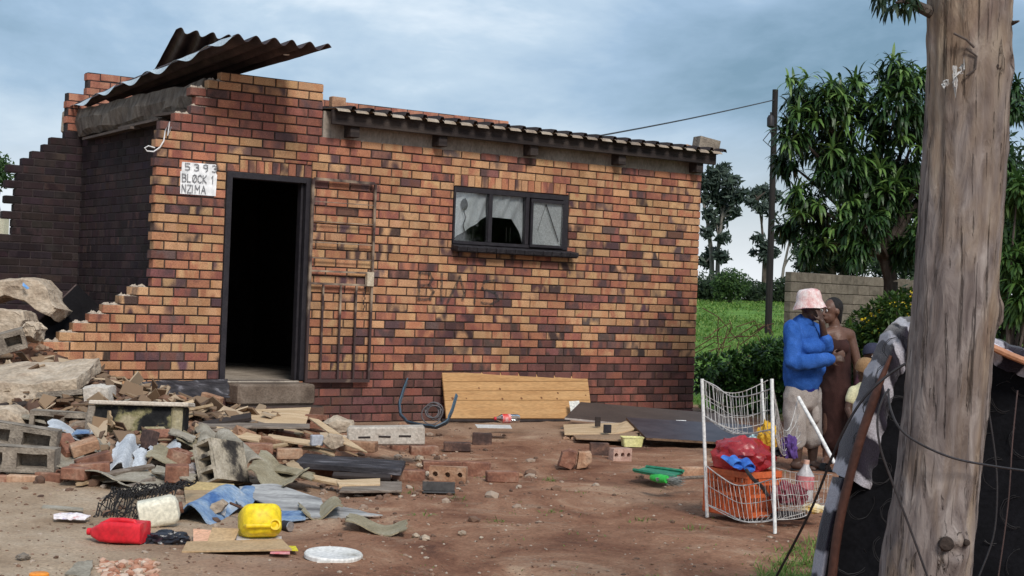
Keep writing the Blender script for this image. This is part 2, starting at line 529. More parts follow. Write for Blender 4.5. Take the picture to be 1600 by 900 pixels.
# back wall, broken in steps at its left end, with a parapet that shows over the roof
def back_left(z):
    pts = [(2.90, -3.62), (2.82, -3.78), (2.72, -3.86), (2.62, -3.98), (2.52, -4.08), (2.44, -4.24), (2.36, -4.13), (2.28, -4.25), (2.18, -4.14), (2.10, -4.25), (2.02, -4.15), (1.94, -4.27), (1.82, -4.16), (1.72, -4.30), (1.60, -4.42), (1.45, -4.55), (1.2, -4.7), (0.6, -5.0), (0, -5.1)]
    if z > 2.93: return -3.62 if z < 3.32 else -3.40
    return min(pts, key=lambda p: abs(p[0] - z))[1]
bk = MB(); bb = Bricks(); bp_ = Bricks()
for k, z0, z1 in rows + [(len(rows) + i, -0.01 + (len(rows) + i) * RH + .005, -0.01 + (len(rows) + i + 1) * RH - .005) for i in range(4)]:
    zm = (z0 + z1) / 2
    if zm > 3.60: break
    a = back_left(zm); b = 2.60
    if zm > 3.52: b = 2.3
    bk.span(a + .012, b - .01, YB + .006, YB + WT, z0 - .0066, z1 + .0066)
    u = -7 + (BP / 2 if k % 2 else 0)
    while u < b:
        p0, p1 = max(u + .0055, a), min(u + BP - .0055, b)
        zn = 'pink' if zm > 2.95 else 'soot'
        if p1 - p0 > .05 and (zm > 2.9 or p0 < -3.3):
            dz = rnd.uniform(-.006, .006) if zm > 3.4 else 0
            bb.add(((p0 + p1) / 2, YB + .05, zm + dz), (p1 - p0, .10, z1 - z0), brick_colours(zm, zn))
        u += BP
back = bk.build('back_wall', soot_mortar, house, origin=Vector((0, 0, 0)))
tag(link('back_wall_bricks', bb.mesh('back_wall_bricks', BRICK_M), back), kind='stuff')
rw = MB(); rw.span(UR - WT, UR - .012, WT + .002, YB - .002, -.05, 2.8)
rw.build('side_wall', mortar, house, origin=Vector((0, 0, 0)))
# right end: header bricks returning round the corner
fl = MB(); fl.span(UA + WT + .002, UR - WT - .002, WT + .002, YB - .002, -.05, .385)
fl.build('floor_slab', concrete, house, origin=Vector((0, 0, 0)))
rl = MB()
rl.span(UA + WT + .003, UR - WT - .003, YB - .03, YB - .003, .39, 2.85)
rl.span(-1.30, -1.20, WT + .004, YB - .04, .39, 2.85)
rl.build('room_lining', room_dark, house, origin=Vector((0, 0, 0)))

# plaster band and rafters under the eave
pb = MB()
pb.span(-2.288, UR - .004, 0.004, WT - .004, 2.737, 3.0)
pb.build('plaster_band', plaster, house)
for (px, py) in ((545, 205), (682, 222), (824, 238), (961, 252), (1082, 264)):
    u = hw(px, py).x
    rb = MB(); rb.span(u - .05, u + .05, -.13, WT + .4, 2.74 + .02, 2.90)
    rb.build('rafter', dark_wood, house, bevel=.004)
fz = MB()
fz.span(-2.28, 2.66, -.165, -.131, 2.862, 3.0)
fz.build('fascia_beam', dark_wood, house, bevel=.005)
# roof sheeting: trapezoid ribs, front lip bent down
roof_pan = mat('weathered_sheet', [(0.15, 0.11, 0.085), (0.31, 0.24, 0.175), (0.42, 0.36, 0.29)], 4, 0.6, 0.2)
roof_rib = mat('dark_rib', [(0.020, 0.016, 0.017), (0.045, 0.033, 0.032)], 8, 0.8, 0.3)  # ribs coloured dark as silhouettes, pans pale as lit sheet
def roof_sheet(u0, u1, y0, y1, z0, slope):
    rb = MB(); p = 0.2
    prof = [(0, 0, 0), (.135, 0, 0), (.152, .036, 1), (.188, .036, 1)]
    n = int((u1 - u0) / p)
    us = []
    for i in range(n):
        w = .004 * fb((i * 3.3, 1, 2))
        for (x, z, mi) in prof: us.append((u0 + i * p + x, z + w, mi))
    us.append((u0 + n * p, 0, 0))
    lip = [(0.0, -.030), (.022, -.010), (.055, .0)]
    for i in range(len(us) - 1):
        (a, za, ma), (b, zb, mb) = us[i], us[i + 1]
        mi = 0 if (za < .02 and zb < .02) else 1
        pts = []
        for (yy, zz_) in lip + [(y1 - y0, 0)]:
            zl = zz_ * (1 if mi == 0 else .25) + slope * yy + z0 - .012 * (1 - min(yy / .06, 1)) * abs(fb((a * 2, 0, 5)))
            pts.append((yy, zl))
        for (ya, z_a), (yb, z_b) in zip(pts, pts[1:]):
            rb.add([(a, y0 + ya, z_a + za), (b, y0 + ya, z_a + zb), (b, y0 + yb, z_b + zb), (a, y0 + yb, z_b + za)], [(0, 1, 2, 3)], mi)
    return rb
roof_sheet(-2.27, 2.75, -.26, YB - .01, 3.012, .05).build('roof_sheeting', [roof_pan, roof_rib], house, thick=.002)
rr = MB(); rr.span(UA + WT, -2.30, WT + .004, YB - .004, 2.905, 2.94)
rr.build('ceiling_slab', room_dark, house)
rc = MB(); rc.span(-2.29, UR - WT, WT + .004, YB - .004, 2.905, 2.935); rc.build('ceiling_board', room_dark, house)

# concrete ring beam over the partition, broken where the lost room's roof hung
def beam_pt(y, s): return fb((y * 1.7, s, 3), 1, 3)
def ring_beam():
    b = MB(); n = 26; secs = []
    for i in range(n + 1):
        y = .125 + (3.72 - .125) * i / n
        j = lambda s: .036 * fb((y * 2.5, s * 7.7, 1))
        x0, x1 = UA - .07, UA + .14
        z0 = 2.875 + (.03 if 0.45 < y < 1.2 else 0)
        secs.append([(x0 + j(1), y, z0 + .06 + j(2)), (x0 + .04 + j(9), y, z0 + j(3)), (x1 + j(4), y, z0), (x1, y, 3.17 + j(5)), (x0 + .02 + j(6), y, 3.175 + j(7)), (x0 - .02 + j(8), y, 3.05 + j(9))])
    return b.loft(secs)
rbm = ring_beam().build('ring_beam', mat('board_marked_concrete', [(0.075, 0.06, 0.052), (0.15, 0.125, 0.105), (0.23, 0.20, 0.17)], 5, 0.95, 0.7, stretch=(1, 2.4, 1), bdist=.02), house)
st = MB(); st.box((-3.47, 3.66, 3.03), (.24, .20, .27), rotm(4, 3, 0))
st.build('beam_stub', pale_concrete, rbm, bevel=.03)
sp = MB()                                                       # split shuttering boards under the beam
for i, (y0, y1, x, z) in enumerate(((.9, 2.1, -3.52, 2.855), (1.6, 3.3, -3.50, 2.83), (.35, 1.0, -3.54, 2.90))):
    sp.box((x, (y0 + y1) / 2, z), (.11, y1 - y0, .025), rotm(rnd.uniform(-4, 4), rnd.uniform(-6, 6), 0))
sp.build('shutter_boards', mat('old_board', [(0.06, 0.045, 0.038), (0.13, 0.10, 0.085)], 6, .9, .4, stretch=(3, .3, 3)), rbm)

# steel door frame, threshold and steps
df = MB()
for x0, x1 in ((-3.27, -3.215), (-2.45, -2.395)): df.span(x0, x1, -.012, .13, .40, 2.34)
df.span(-3.215, -2.45, -.012, .13, 2.285, 2.34)
df.span(-2.452, -2.475, .04, .12, .40, 2.285)
df.build('door_frame', black_steel, house, bevel=.004)
th = MB(); th.span(-3.215, -2.45, -.02, .25, .372, .398)
th.build('threshold', concrete, house, bevel=.008)
s1 = MB(); s1.span(-3.21, -2.42, -.30, -.012, .19, .385)
s1.build('doorstep', mat('worn_cement', [(0.07, 0.050, 0.038), (0.14, 0.105, 0.080), (0.21, 0.165, 0.13)], 5, .95, .5), house, bevel=.02)
s2 = MB(); s2.span(-3.20, -2.40, -.44, -.03, -.03, .187)
stp = s2.build('lower_step', mortar, house, bevel=.012)
for row, (z0, z1) in enumerate(((-.01, .075), (.085, .172), )):
    for i in range(4):
        bb = Bricks(); w = .19
        bb.add((0, 0, 0), (w, .09, z1 - z0 + .006), (jit((.20, .11, .065)), jit((.13, .075, .05))))
        link('brick', bb.mesh('brick', BRICK_M), stp, (-3.10 + i * .2 + (.07 if row else 0) * (i < 3), -.405, (z0 + z1) / 2 + .004))

# security gate folded open against the wall
pale_rust = bpy.data.materials.new('chipped_gate_paint'); pale_rust.use_nodes = True
def gate_material(mt):
    t = mt.node_tree; b = t.nodes['Principled BSDF']; b.inputs['Roughness'].default_value = .75
    ge = N(t, 'ShaderNodeNewGeometry'); sx = N(t, 'ShaderNodeSeparateXYZ'); L(t, ge.outputs['Position'], sx.inputs[0])
    mr = N(t, 'ShaderNodeMapRange'); mr.inputs['From Min'].default_value = .95; mr.inputs['From Max'].default_value = 1.25
    mr.inputs['To Min'].default_value = -.22; mr.inputs['To Max'].default_value = .0
    L(t, sx.outputs[2], mr.inputs['Value'])
    n = N(t, 'ShaderNodeTexNoise'); n.inputs['Scale'].default_value = 5; n.inputs['Detail'].default_value = 8
    L(t, ge.outputs['Position'], n.inputs['Vector'])
    a = N(t, 'ShaderNodeMath', operation='ADD'); L(t, n.outputs['Fac'], a.inputs[0]); L(t, mr.outputs[0], a.inputs[1])
    r = N(t, 'ShaderNodeValToRGB'); el = r.color_ramp.elements
    el[0].position, el[0].color = .40, (.045, .024, .022, 1); el[1].position, el[1].color = .66, (.40, .30, .21, 1)
    L(t, a.outputs[0], r.inputs[0]); L(t, r.outputs[0], b.inputs['Base Color'])
gate_material(pale_rust)
gt = empty('security_gate', HO + HD * -2.41 + Vector((0, 0, .40)), 'rusty white steel security gate swung open flat against the brick wall', 'gate')
def gp(u, z, o=-.05): return HO + HD * u + HN * o + Vector((0, 0, z))
def bar(name, a, b, w, parent, mt=None):
    m_ = MB(); a, b = Vector(a), Vector(b); d = (b - a).normalized()
    s_ = HN.cross(d).normalized() * (w / 2); n_ = HN * (w / 2)
    m_.hexa([a - s_ - n_, a + s_ - n_, a - s_ + n_, a + s_ + n_, b - s_ - n_, b + s_ - n_, b - s_ + n_, b + s_ + n_])
    return m_.build(name, mt or pale_rust, parent)
gl, gr = -2.40, -1.715
bar('gate_stile', gp(gl, .385), gp(gl, 2.335), .026, gt); bar('gate_stile', gp(gr, .385), gp(gr, 2.335), .022, gt)
for z, w in ((2.335, .026), (2.12, .008), (1.93, .008), (1.73, .010), (1.58, .010), (1.455, .018), (1.335, .020), (.40, .03)):
    bar('gate_rail', gp(gl + .014, z), gp(gr - .013, z), w, gt)
for f_ in (.22, .5, .75): bar('gate_bar', gp(gl + (gr - gl) * f_, .415), gp(gl + (gr - gl) * f_, 1.323), .018, gt)
lk = MB(); lk.box(gp(gr - .03, 1.395, -.055), (.075, .05, .14), Matrix.Rotation(PHI, 3, 'Z')); lk.build('lock_box', mat('lock_paint', [(.42, .34, .24), (.55, .47, .36)], 20, .7, .2), gt, bevel=.004)
ch = MB()
for i in range(9): ch.tube([gp(gr - .085 + .008 * math.sin(i * 2), 1.31 - i * .026 + .012 * math.cos(g), -.06 + .004 * math.sin(g)) + HD * .007 * math.sin(g) for g in [q * math.pi / 3 for q in range(6)]], .003, 5, closed=True)
ch.build('chain', black_steel, gt)

# window
wf = MB()
y0, y1 = -.004, .055
u0, u1, z0, z1 = -.76, .70, 1.795, 2.38
wf.span(u0, u1, y0, y1, z1 - .05, z1); wf.span(u0, u1, y0, y1, z0, z0 + .035)
wf.span(u0, u0 + .022, y0, y1, z0 + .035, z1 - .05); wf.span(u1 - .07, u1, y0, y1, z0 + .035, z1 - .05)
for m_ in (-.305, .165): wf.span(m_ - .022, m_ + .022, y0, y1, z0 + .035, z1 - .05)
win = wf.build('window', black_steel, house, bevel=.004)
cf = MB(); c0, c1 = .192, .632; y2, y3 = -.03, -.006
cf.span(c0, c1, y2, y3, z1 - .095, z1 - .062); cf.span(c0, c1, y2, y3, z0 + .012, z0 + .04)
cf.span(c0, c0 + .03, y2, y3, z0 + .04, z1 - .095); cf.span(c1 - .02, c1, y2, y3, z0 + .04, z1 - .095)
cf.build('casement', black_steel, win, bevel=.003)
glass = bpy.data.materials.new('window_glass'); glass.use_nodes = True
def glass_material(mt, tint=(.97, .98, .98), gl_=.02):
    t = mt.node_tree; t.nodes.clear(); o = N(t, 'ShaderNodeOutputMaterial'); tr = N(t, 'ShaderNodeBsdfTransparent'); gg = N(t, 'ShaderNodeBsdfGlossy')
    tr.inputs[0].default_value = (*tint, 1); gg.inputs['Roughness'].default_value = .04
    fr = N(t, 'ShaderNodeFresnel'); fr.inputs[0].default_value = 1.5
    ad = N(t, 'ShaderNodeMath', operation='ADD'); ad.inputs[1].default_value = gl_; L(t, fr.outputs[0], ad.inputs[0])
    mx = N(t, 'ShaderNodeMixShader'); L(t, ad.outputs[0], mx.inputs[0]); L(t, tr.outputs[0], mx.inputs[1]); L(t, gg.outputs[0], mx.inputs[2]); L(t, mx.outputs[0], o.inputs[0])
glass_material(glass)
for (a, b, y) in ((u0 + .022, -.327, .03), (-.283, .143, .03), (c0 + .03, c1 - .02, -.018)):
    g = MB(); g.span(a, b, y, y + .004, z0 + .036, z1 - .051 - (.045 if y < 0 else 0)); g.build('pane', glass, win)
lace = mat('lace_curtain', [(.56, .59, .60), (.70, .73, .74), (.78, .80, .81)], 5, .95, .15, stretch=(3, 1, 1))
def arch(u):                                        # lower hem of the tied-back curtain
    if u < -.32: return 1.83 + (u + .74) / .42 * .27
    if u < .0: return 2.10 - .03 * (u + .32)
    return 2.09 - (u / .16) ** 1.6 * .26
def cur(f_, g_):
    u = -.745 + f_ * .90
    zb = max(arch(u), 1.82); z = zb + (2.345 - zb) * g_
    return (u, .060 + .012 * math.sin(u * 45 + 6 * (1 - g_)) + .01 * math.sin(u * 17), z)
cu = MB(); cu.grid(cur, 70, 10)
cu.build('curtain', lace, win, smooth=True, thick=.0015)
cu = MB(); cu.grid(lambda f_, g_: (.215 + f_ * .405, (.008 if 1 else 0) + .008 * math.sin(f_ * 9 + g_ * 3) + .012 * abs(f_ - .5 - .2 * (1 - g_)), 1.825 + g_ * .465), 30, 8)
cu.build('curtain', mat('white_sheet', [(.66, .68, .68), (.76, .78, .78), (.80, .81, .81)], 3, .95, .1), win, smooth=True, thick=.0015)
tb = MB()                                           # dark cords and rosette on the lace, dark lines on the white sheet
tb.tube([(-.60 + .012 * math.sin(i * 1.1), .042, 2.27 - i * .028) for i in range(17)], .006, 5)
tb.grid(lambda a, b: (-.605 + .045 * b * math.cos(a * 6.283), .046 - .01 * (1 - b), 2.205 + .062 * b * math.sin(a * 6.283)), 14, 3, closed_u=True)
tb.tube([(.40 + .012 * i, -.004, 2.27 - .026 * i) for i in range(16)], .005, 5); tb.tube([(.40 - .009 * i, -.003, 2.27 - .026 * i) for i in range(12)], .002, 4)  # fold lines of the white sheet drawn as dark strands
for u in (-.47, -.05, .0): tb.tube([(u, .07, 2.0 - i * .03) for i in range(6)], .004, 4)
tb.build('cord_and_fold_line', mat('dark_strand', [(.03, .028, .03), (.07, .06, .06)], 9, .9, 0), win)
sill = empty('window_sill', (0, 0, 0)); sill.parent = house; sill.location = (0, -.05, 1.745); ORG[sill] = Vector((0, -.05, 1.745))
sb_m = mat('tarred_brick', [(.014, .012, .015), (.032, .028, .032), (.10, .09, .09)], 22, .6, .4, lo=.45, hi=.85)
n = 13
for i in range(n):
    w = 1.545 / n
    s_ = MB(); s_.box((-.778 + (i + .5) * w, -.035, 1.758 + rnd.uniform(-.002, .002)), (w - .006, .20, .05), rotm(0, 0, 9))
    s_.build('brick', sb_m, sill, bevel=.005)
sm = MB(); sm.box((-.005, -.03, 1.745), (1.53, .17, .045), rotm(0, 0, 9)); sm.build('sill_mortar', sb_m, sill)

# painted house number board; letters are strokes a millimetre proud of it
STROKES = {'5': [[(1, 1), (0, 1), (0, .55), (.6, .58), (1, .4), (.95, .12), (.5, 0), (0, .08)]], '3': [[(0, .92), (.5, 1), (.95, .85), (.9, .6), (.45, .52)], [(.45, .52), (.95, .42), (1, .15), (.5, 0), (0, .08)]],
 '9': [[(.95, .6), (.5, .45), (.05, .6), (.05, .9), (.5, 1), (.95, .9), (.95, .2), (.6, 0)]], '1': [[(.2, .8), (.55, 1), (.55, 0)]], 'B': [[(0, 0), (0, 1), (.7, .97), (.9, .78), (.7, .55), (.1, .52)], [(.7, .55), (1, .3), (.8, .03), (0, 0)]],
 'L': [[(0, 1), (0, 0), (.9, 0)]], 'O': [[(.5, 1), (.05, .85), (0, .5), (.05, .15), (.5, 0), (.95, .15), (1, .5), (.95, .85), (.5, 1)], [(.15, .1), (.85, .95)]], 'C': [[(1, .85), (.6, 1), (.1, .85), (0, .5), (.1, .15), (.6, 0), (1, .12)]],
 'K': [[(0, 0), (0, 1)], [(.9, 1), (.05, .5), (.95, 0)]], 'N': [[(0, 0), (0, 1), (.95, 0), (.95, 1)]], 'Z': [[(0, 1), (1, 1), (0, 0), (1, 0)]], 'I': [[(.5, 0), (.5, 1)]], 'M': [[(0, 0), (0, 1), (.5, .45), (1, 1), (1, 0)]],
 'A': [[(0, 0), (.5, 1), (1, 0)], [(.2, .38), (.8, .38)]], 'S': [[(.95, .9), (.5, 1), (.05, .85), (.1, .6), (.9, .42), (.95, .15), (.5, 0), (0, .1)]]}
def stroke_text(mb, chars, y, lw):                 # chars: (char, x, z, width, height)
    for (c, x, z, w, h) in chars:
        for ln in STROKES[c]:
            pts = [Vector((x + p[0] * w, y, z + p[1] * h)) for p in ln]
            for a, b in zip(pts, pts[1:]):
                d = (b - a).normalized() * lw * .5; s_ = Vector((d.z, 0, -d.x))
                q = [a - d - s_, a - d + s_, b + d + s_, b + d - s_]
                mb.add(q + [p - Vector((0, .0012, 0)) for p in q], [(4, 5, 6, 7), (0, 1, 5, 4), (1, 2, 6, 5), (2, 3, 7, 6), (3, 0, 4, 7)])
def to_world(mb):
    mb.v = [HO + HD * p.x + HN * p.y + Vector((0, 0, p.z)) for p in mb.v]
    return mb
sg = MB(); sg.add([(-3.722, -.004, 2.102), (-3.375, -.004, 2.102), (-3.368, -.004, 2.30), (-3.378, -.004, 2.305), (-3.382, -.004, 2.392), (-3.715, -.004, 2.392), (-3.716, -.004, 2.31), (-3.728, -.004, 2.305)], [tuple(range(8))])
to_world(sg)
sign = sg.build('house_number_sign', mat('sign_white', [(.80, .81, .82), (.84, .84, .84)], 8, .6, .02, fine=15, lo=.1, hi=.9), None, thick=.008, label='white painted board with house number and name beside the doorway', cat='sign')
ch = [(c, -3.685 + i * .088, 2.322, .042, .060) for i, c in enumerate('5393')]
ch += [(c, -3.71 + i * .050, 2.215, .036, .068) for i, c in enumerate('BLOCK')] + [('1', -3.43, 2.215, .03, .068)]
ch += [(c, -3.71 + i * .052, 2.118, .036, .068) for i, c in enumerate('NZ')] + [('I', -3.625, 2.118, .03, .068), ('M', -3.582, 2.118, .042, .068), ('A', -3.522, 2.118, .042, .068)]
ink = mat('sign_ink', [(.13, .13, .14), (.30, .30, .31)], 40, .8, 0)
for q in ch:
    tx = MB(); stroke_text(tx, [q], -.0135, .0075); to_world(tx); tx.build('letter', ink, sign)
# faded spray paint on the bricks
gf = MB()
g0, g1 = hw(652, 472), hw(786, 430)
gs = [('B', -1.145, 1.215, .17, .27), ('I', -.93, 1.215, .10, .26)]
stroke_text(gf, gs, -.008, .030)
for ln in ([(-.80, 1.19), (-.66, 1.46)], [(-.66, 1.46), (-.60, 1.30), (-.62, 1.22)], [(-.47, 1.20), (-.46, 1.42)], [(-.22, 1.44), (-.36, 1.42), (-.38, 1.35), (-.22, 1.31), (-.17, 1.24), (-.26, 1.19), (-.38, 1.20)]):
    for a, b in zip(ln, ln[1:]):
        a, b = Vector((a[0], -.008, a[1])), Vector((b[0], -.008, b[1])); d = (b - a).normalized() * .014; s_ = Vector((d.z, 0, -d.x))
        gf.add([a - d - s_, b + d - s_, b + d + s_, a - d + s_], [(0, 1, 2, 3)])
def spray():
    mt = bpy.data.materials.new('spray_paint'); mt.use_nodes = True
    t = mt.node_tree; b = t.nodes['Principled BSDF']; b.inputs['Base Color'].default_value = (.045, .042, .04, 1); b.inputs['Roughness'].default_value = .9
    tcn = N(t, 'ShaderNodeTexCoord'); n_ = N(t, 'ShaderNodeTexNoise'); n_.inputs['Scale'].default_value = 40; L(t, tcn.outputs['Object'], n_.inputs['Vector'])
    mr = N(t, 'ShaderNodeMapRange'); mr.inputs['From Min'].default_value = .3; mr.inputs['From Max'].default_value = .7; mr.inputs['To Min'].default_value = .15; mr.inputs['To Max'].default_value = .75
    L(t, n_.outputs['Fac'], mr.inputs['Value']); L(t, mr.outputs[0], b.inputs['Alpha'])
    return mt
gf.build('graffiti', spray(), house)

# ------------------------------------------------------------------ ground
def sst(a, b, x):
    t = min(max((x - a) / (b - a), 0), 1)
    return t * t * (3 - 2 * t)
MOUND = [(-2.75, 10.9, .85, .95, .22), (-3.5, 12.1, 1.0, .9, .42), (-4.4, 13.4, 1.1, 1.0, .62), (-5.2, 14.6, 1.3, 1.3, .5), (-2.1, 12.0, .7, .7, .14), (-1.6, 12.4, .5, .5, .08)]
def gh(x, y):
    z = .016 * fb((x * .9, y * .9, 0)) + .012 * fb((x * 3.5, y * 3.5, 3))
    if y < 18 and x < 0:
        for (mx_, my, sx, sy, h) in MOUND:
            z += h * math.exp(-((x - mx_) / sx) ** 2 - ((y - my) / sy) ** 2)
    p = Vector((x, y, 0)) - HO
    if -p.dot(HN) < .15 and p.dot(HN) < 4 and p.dot(HD) > UA: z = min(z, .0) - .03 * sst(-.1, .1, p.dot(HN))
    z += -.05 * math.exp(-((x + .15) / .55) ** 2 - ((y - 11.4) / .35) ** 2)      # scrape in the yard
    if y > 20: z += .036 * (min(y, 60) - 20) * sst(-4, 2, x) + .07 * fb((x * .12, y * .12, 9)) * sst(22, 40, y) * sst(80, 60, y)
    return z
def axis(a, b, n, lo, hi, k):
    c = [a + (b - a) * i / n for i in range(n + 1)]
    s_ = (b - a) / n; p = b; st_ = s_
    while p < hi: st_ *= k; p += st_; c.append(min(p, hi))
    p = a; st_ = s_
    while p > lo: st_ *= k; p -= st_; c.insert(0, max(p, lo))
    return c
xs = axis(-6.5, 6.5, 190, -1600, 1600, 1.22); ys = axis(5.5, 17.5, 180, -300, 2600, 1.2)
gm = MB(); w = len(xs)
for y in ys:
    for x in xs: gm.v.append(Vector((x, y, gh(x, y))))
gm.f = [(j * w + i, j * w + i + 1, (j + 1) * w + i + 1, (j + 1) * w + i) for j in range(len(ys) - 1) for i in range(w - 1)]
gm.m = [0] * len(gm.f)
def grassy(x, y):
    a = sst(-.5, .9, (x - 3.6) + 0.5 * fb((x * .5, y * .5, 1)) + .35 * (y - 16.6)) if y > 14.5 else 0
    b = sst(17.5, 20, y + fb((x, y, 0)))
    if y > 20 and x < -1: b = 1
    return max(a, b if x > 2.5 or y > 20 else 0)
def ground_material():
    mt = bpy.data.materials.new('trodden_earth'); mt.use_nodes = True
    t = mt.node_tree; b = t.nodes['Principled BSDF']; b.inputs['Roughness'].default_value = .97; b.inputs['Specular IOR Level'].default_value = .15
    g = N(t, 'ShaderNodeNewGeometry')
    def noise_(s, d=6, ro=.6, st_=(1, 1, 1), dist=0):
        mp_ = N(t, 'ShaderNodeMapping'); mp_.inputs['Scale'].default_value = st_; L(t, g.outputs['Position'], mp_.inputs[0])
        n_ = N(t, 'ShaderNodeTexNoise'); n_.inputs['Scale'].default_value = s; n_.inputs['Detail'].default_value = d; n_.inputs['Roughness'].default_value = ro; n_.inputs['Distortion'].default_value = dist
        L(t, mp_.outputs[0], n_.inputs['Vector']); return n_.outputs['Fac']
    def ramp(src, stops):
        r = N(t, 'ShaderNodeValToRGB'); el = r.color_ramp.elements
        for i, (p, c) in enumerate(stops):
            if i > 1: el.new(p)
        for i, (p, c) in enumerate(stops): el[i].position = p; el[i].color = (*c, 1)
        L(t, src, r.inputs[0]); return r.outputs[0]
    def mix(f, a, c, mode='MIX'):
        m_ = N(t, 'ShaderNodeMix', data_type='RGBA', blend_type=mode)
        if isinstance(f, float): m_.inputs['Factor'].default_value = f
        else: L(t, f, m_.inputs['Factor'])
        L(t, a, m_.inputs['A']); L(t, c, m_.inputs['B']); return m_.outputs['Result']
    red = ramp(noise_(1.5, 9, .7, (1, .75, 1), .8), [(.30, (.100, .046, .031)), (.42, (.205, .095, .057)), (.55, (.300, .158, .097)), (.68, (.43, .285, .19))])
    pale = ramp(noise_(1.6, 7, .65, (1, .7, 1), .4), [(.30, (.29, .20, .130)), (.5, (.42, .31, .215)), (.70, (.50, .40, .30))])
    at_ = N(t, 'ShaderNodeAttribute', attribute_name='soil'); sx = N(t, 'ShaderNodeSeparateXYZ'); L(t, at_.outputs['Vector'], sx.inputs[0])
    c = mix(sx.outputs[0], red, pale)
    # scattered dead straw and lime dust
    dust = ramp(noise_(2.3, 8, .7), [(.56, (0, 0, 0)), (.68, (1, 1, 1))])
    dm = N(t, 'ShaderNodeMath', operation='MULTIPLY'); dm.inputs[1].default_value = .5; L(t, dust, dm.inputs[0])
    cr = N(t, 'ShaderNodeRGB'); cr.outputs[0].default_value = (.33, .25, .18, 1)
    c = mix(dm.outputs[0], c, cr.outputs[0])
    gr = ramp(noise_(.5, 7, .65), [(.3, (.045, .085, .020)), (.48, (.095, .19, .034)), (.60, (.15, .27, .050)), (.72, (.24, .30, .10))])
    c = mix(sx.outputs[1], c, gr)
    f_ = noise_(55, 5, .7)
    fr = N(t, 'ShaderNodeMapRange'); fr.inputs['From Min'].default_value = .25; fr.inputs['From Max'].default_value = .75; fr.inputs['To Min'].default_value = .62; fr.inputs['To Max'].default_value = 1.38
    L(t, f_, fr.inputs['Value'])
    c = mix(1.0, c, fr.outputs[0], 'MULTIPLY')
    L(t, c, b.inputs['Base Color'])
    bn = N(t, 'ShaderNodeBump'); bn.inputs['Strength'].default_value = .7; bn.inputs['Distance'].default_value = .02
    ad = N(t, 'ShaderNodeMath', operation='ADD'); L(t, f_, ad.inputs[0]); L(t, noise_(14, 5), ad.inputs[1])
    L(t, ad.outputs[0], bn.inputs['Height']); L(t, bn.outputs[0], b.inputs['Normal'])
    return mt
ground = gm.build('ground', ground_material(), None, origin=Vector((0, 0, 0)), kind='structure', smooth=True, sharp=False)
a = ground.data.attributes.new('soil', 'FLOAT_VECTOR', 'POINT')
vals = []
for p in gm.v:
    pl = sst(-.7, -1.9, p.x + .45 * fb((p.x, p.y, 5))) * sst(11.5, 9.0, p.y) + .35 * sst(.5, .0, abs(p.x - .9) - .3 * fb((p.x, p.y, 2)) * 2) * sst(.8, 0, abs(p.y - 10.2))
    pl += .45 * sst(13.2, 14.8, p.y) * sst(2.6, 1.4, p.x)
    vals += [min(pl, 1), grassy(p.x, p.y), 0]
a.data.foreach_set('vector', vals)

# ------------------------------------------------------------------ plants
def leaf_mat(name, c0, c1, c2, rough=.55, trans=.35):
    if name in MATS: return MATS[name]
    mt = bpy.data.materials.new(name); mt.use_nodes = True
    t = mt.node_tree; b = t.nodes['Principled BSDF']; b.inputs['Roughness'].default_value = rough; b.inputs['Specular IOR Level'].default_value = .35
    ge = N(t, 'ShaderNodeNewGeometry'); r = N(t, 'ShaderNodeValToRGB'); el = r.color_ramp.elements
    el[0].position, el[0].color = .0, (*c0, 1); el[1].position, el[1].color = 1., (*c2, 1); k_ = el.new(.6); k_.color = (*c1, 1)
    L(t, ge.outputs['Random Per Island'], r.inputs[0]); L(t, r.outputs[0], b.inputs['Base Color'])
    tl = N(t, 'ShaderNodeBsdfTranslucent'); L(t, r.outputs[0], tl.inputs[0]); mx = N(t, 'ShaderNodeMixShader'); mx.inputs[0].default_value = trans
    L(t, b.outputs[0], mx.inputs[1]); L(t, tl.outputs[0], mx.inputs[2]); L(t, mx.outputs[0], t.nodes['Material Output'].inputs[0])
    MATS[name] = mt
    return mt
def rv(r=1.0):
    while True:
        v = Vector((rnd.uniform(-1, 1), rnd.uniform(-1, 1), rnd.uniform(-1, 1)))
        if .05 < v.length < 1: return v * r
def leaf(mb, p, d, ln, wd, droop, seg=3, up=None):
    """a lance-shaped leaf that leaves p along d and bends down"""
    d = d.normalized(); s_ = d.cross(Vector((0, 0, 1)))
    s_ = s_.normalized() if s_.length > .05 else Vector((1, 0, 0))
    s_ = (s_ + rv(.5)).normalized()
    b = len(mb.v); q = Vector(p)
    for i in range(seg + 1):
        t = i / seg; w_ = wd * .5 * (math.sin(math.pi * min(t * .86 + .12, 1)) ** .8 if i < seg else .04)
        mb.v += [q - s_ * w_, q + s_ * w_]
        d = (d + Vector((0, 0, -droop / seg))).normalized(); q = q + d * ln / seg
    for i in range(seg): mb.f.append((b + 2 * i, b + 2 * i + 1, b + 2 * i + 3, b + 2 * i + 2)); mb.m.append(0)
def leaf_cloud(mb, c, r, n, size, flat=1.0, surf=.35):
    """small rhombic leaf clumps through a lumpy volume"""
    c = Vector(c); r = Vector(r) if not isinstance(r, (int, float)) else Vector((r, r, r))
    for _ in range(n):
        v = rv().normalized(); k_ = rnd.random() ** surf
        k_ *= 1 + .3 * fb(v * 1.7 + c, 1, 2)
        p = c + Vector((v.x * r.x, v.y * r.y, v.z * r.z)) * k_
        a_ = rv().normalized(); b_ = a_.orthogonal().normalized(); s_ = size * rnd.uniform(.5, 1.3)
        b = len(mb.v); mb.v += [p - a_ * s_, p + b_ * s_ * .45, p + a_ * s_, p - b_ * s_ * .45]
        mb.f.append((b, b + 1, b + 2, b + 3)); mb.m.append(0)
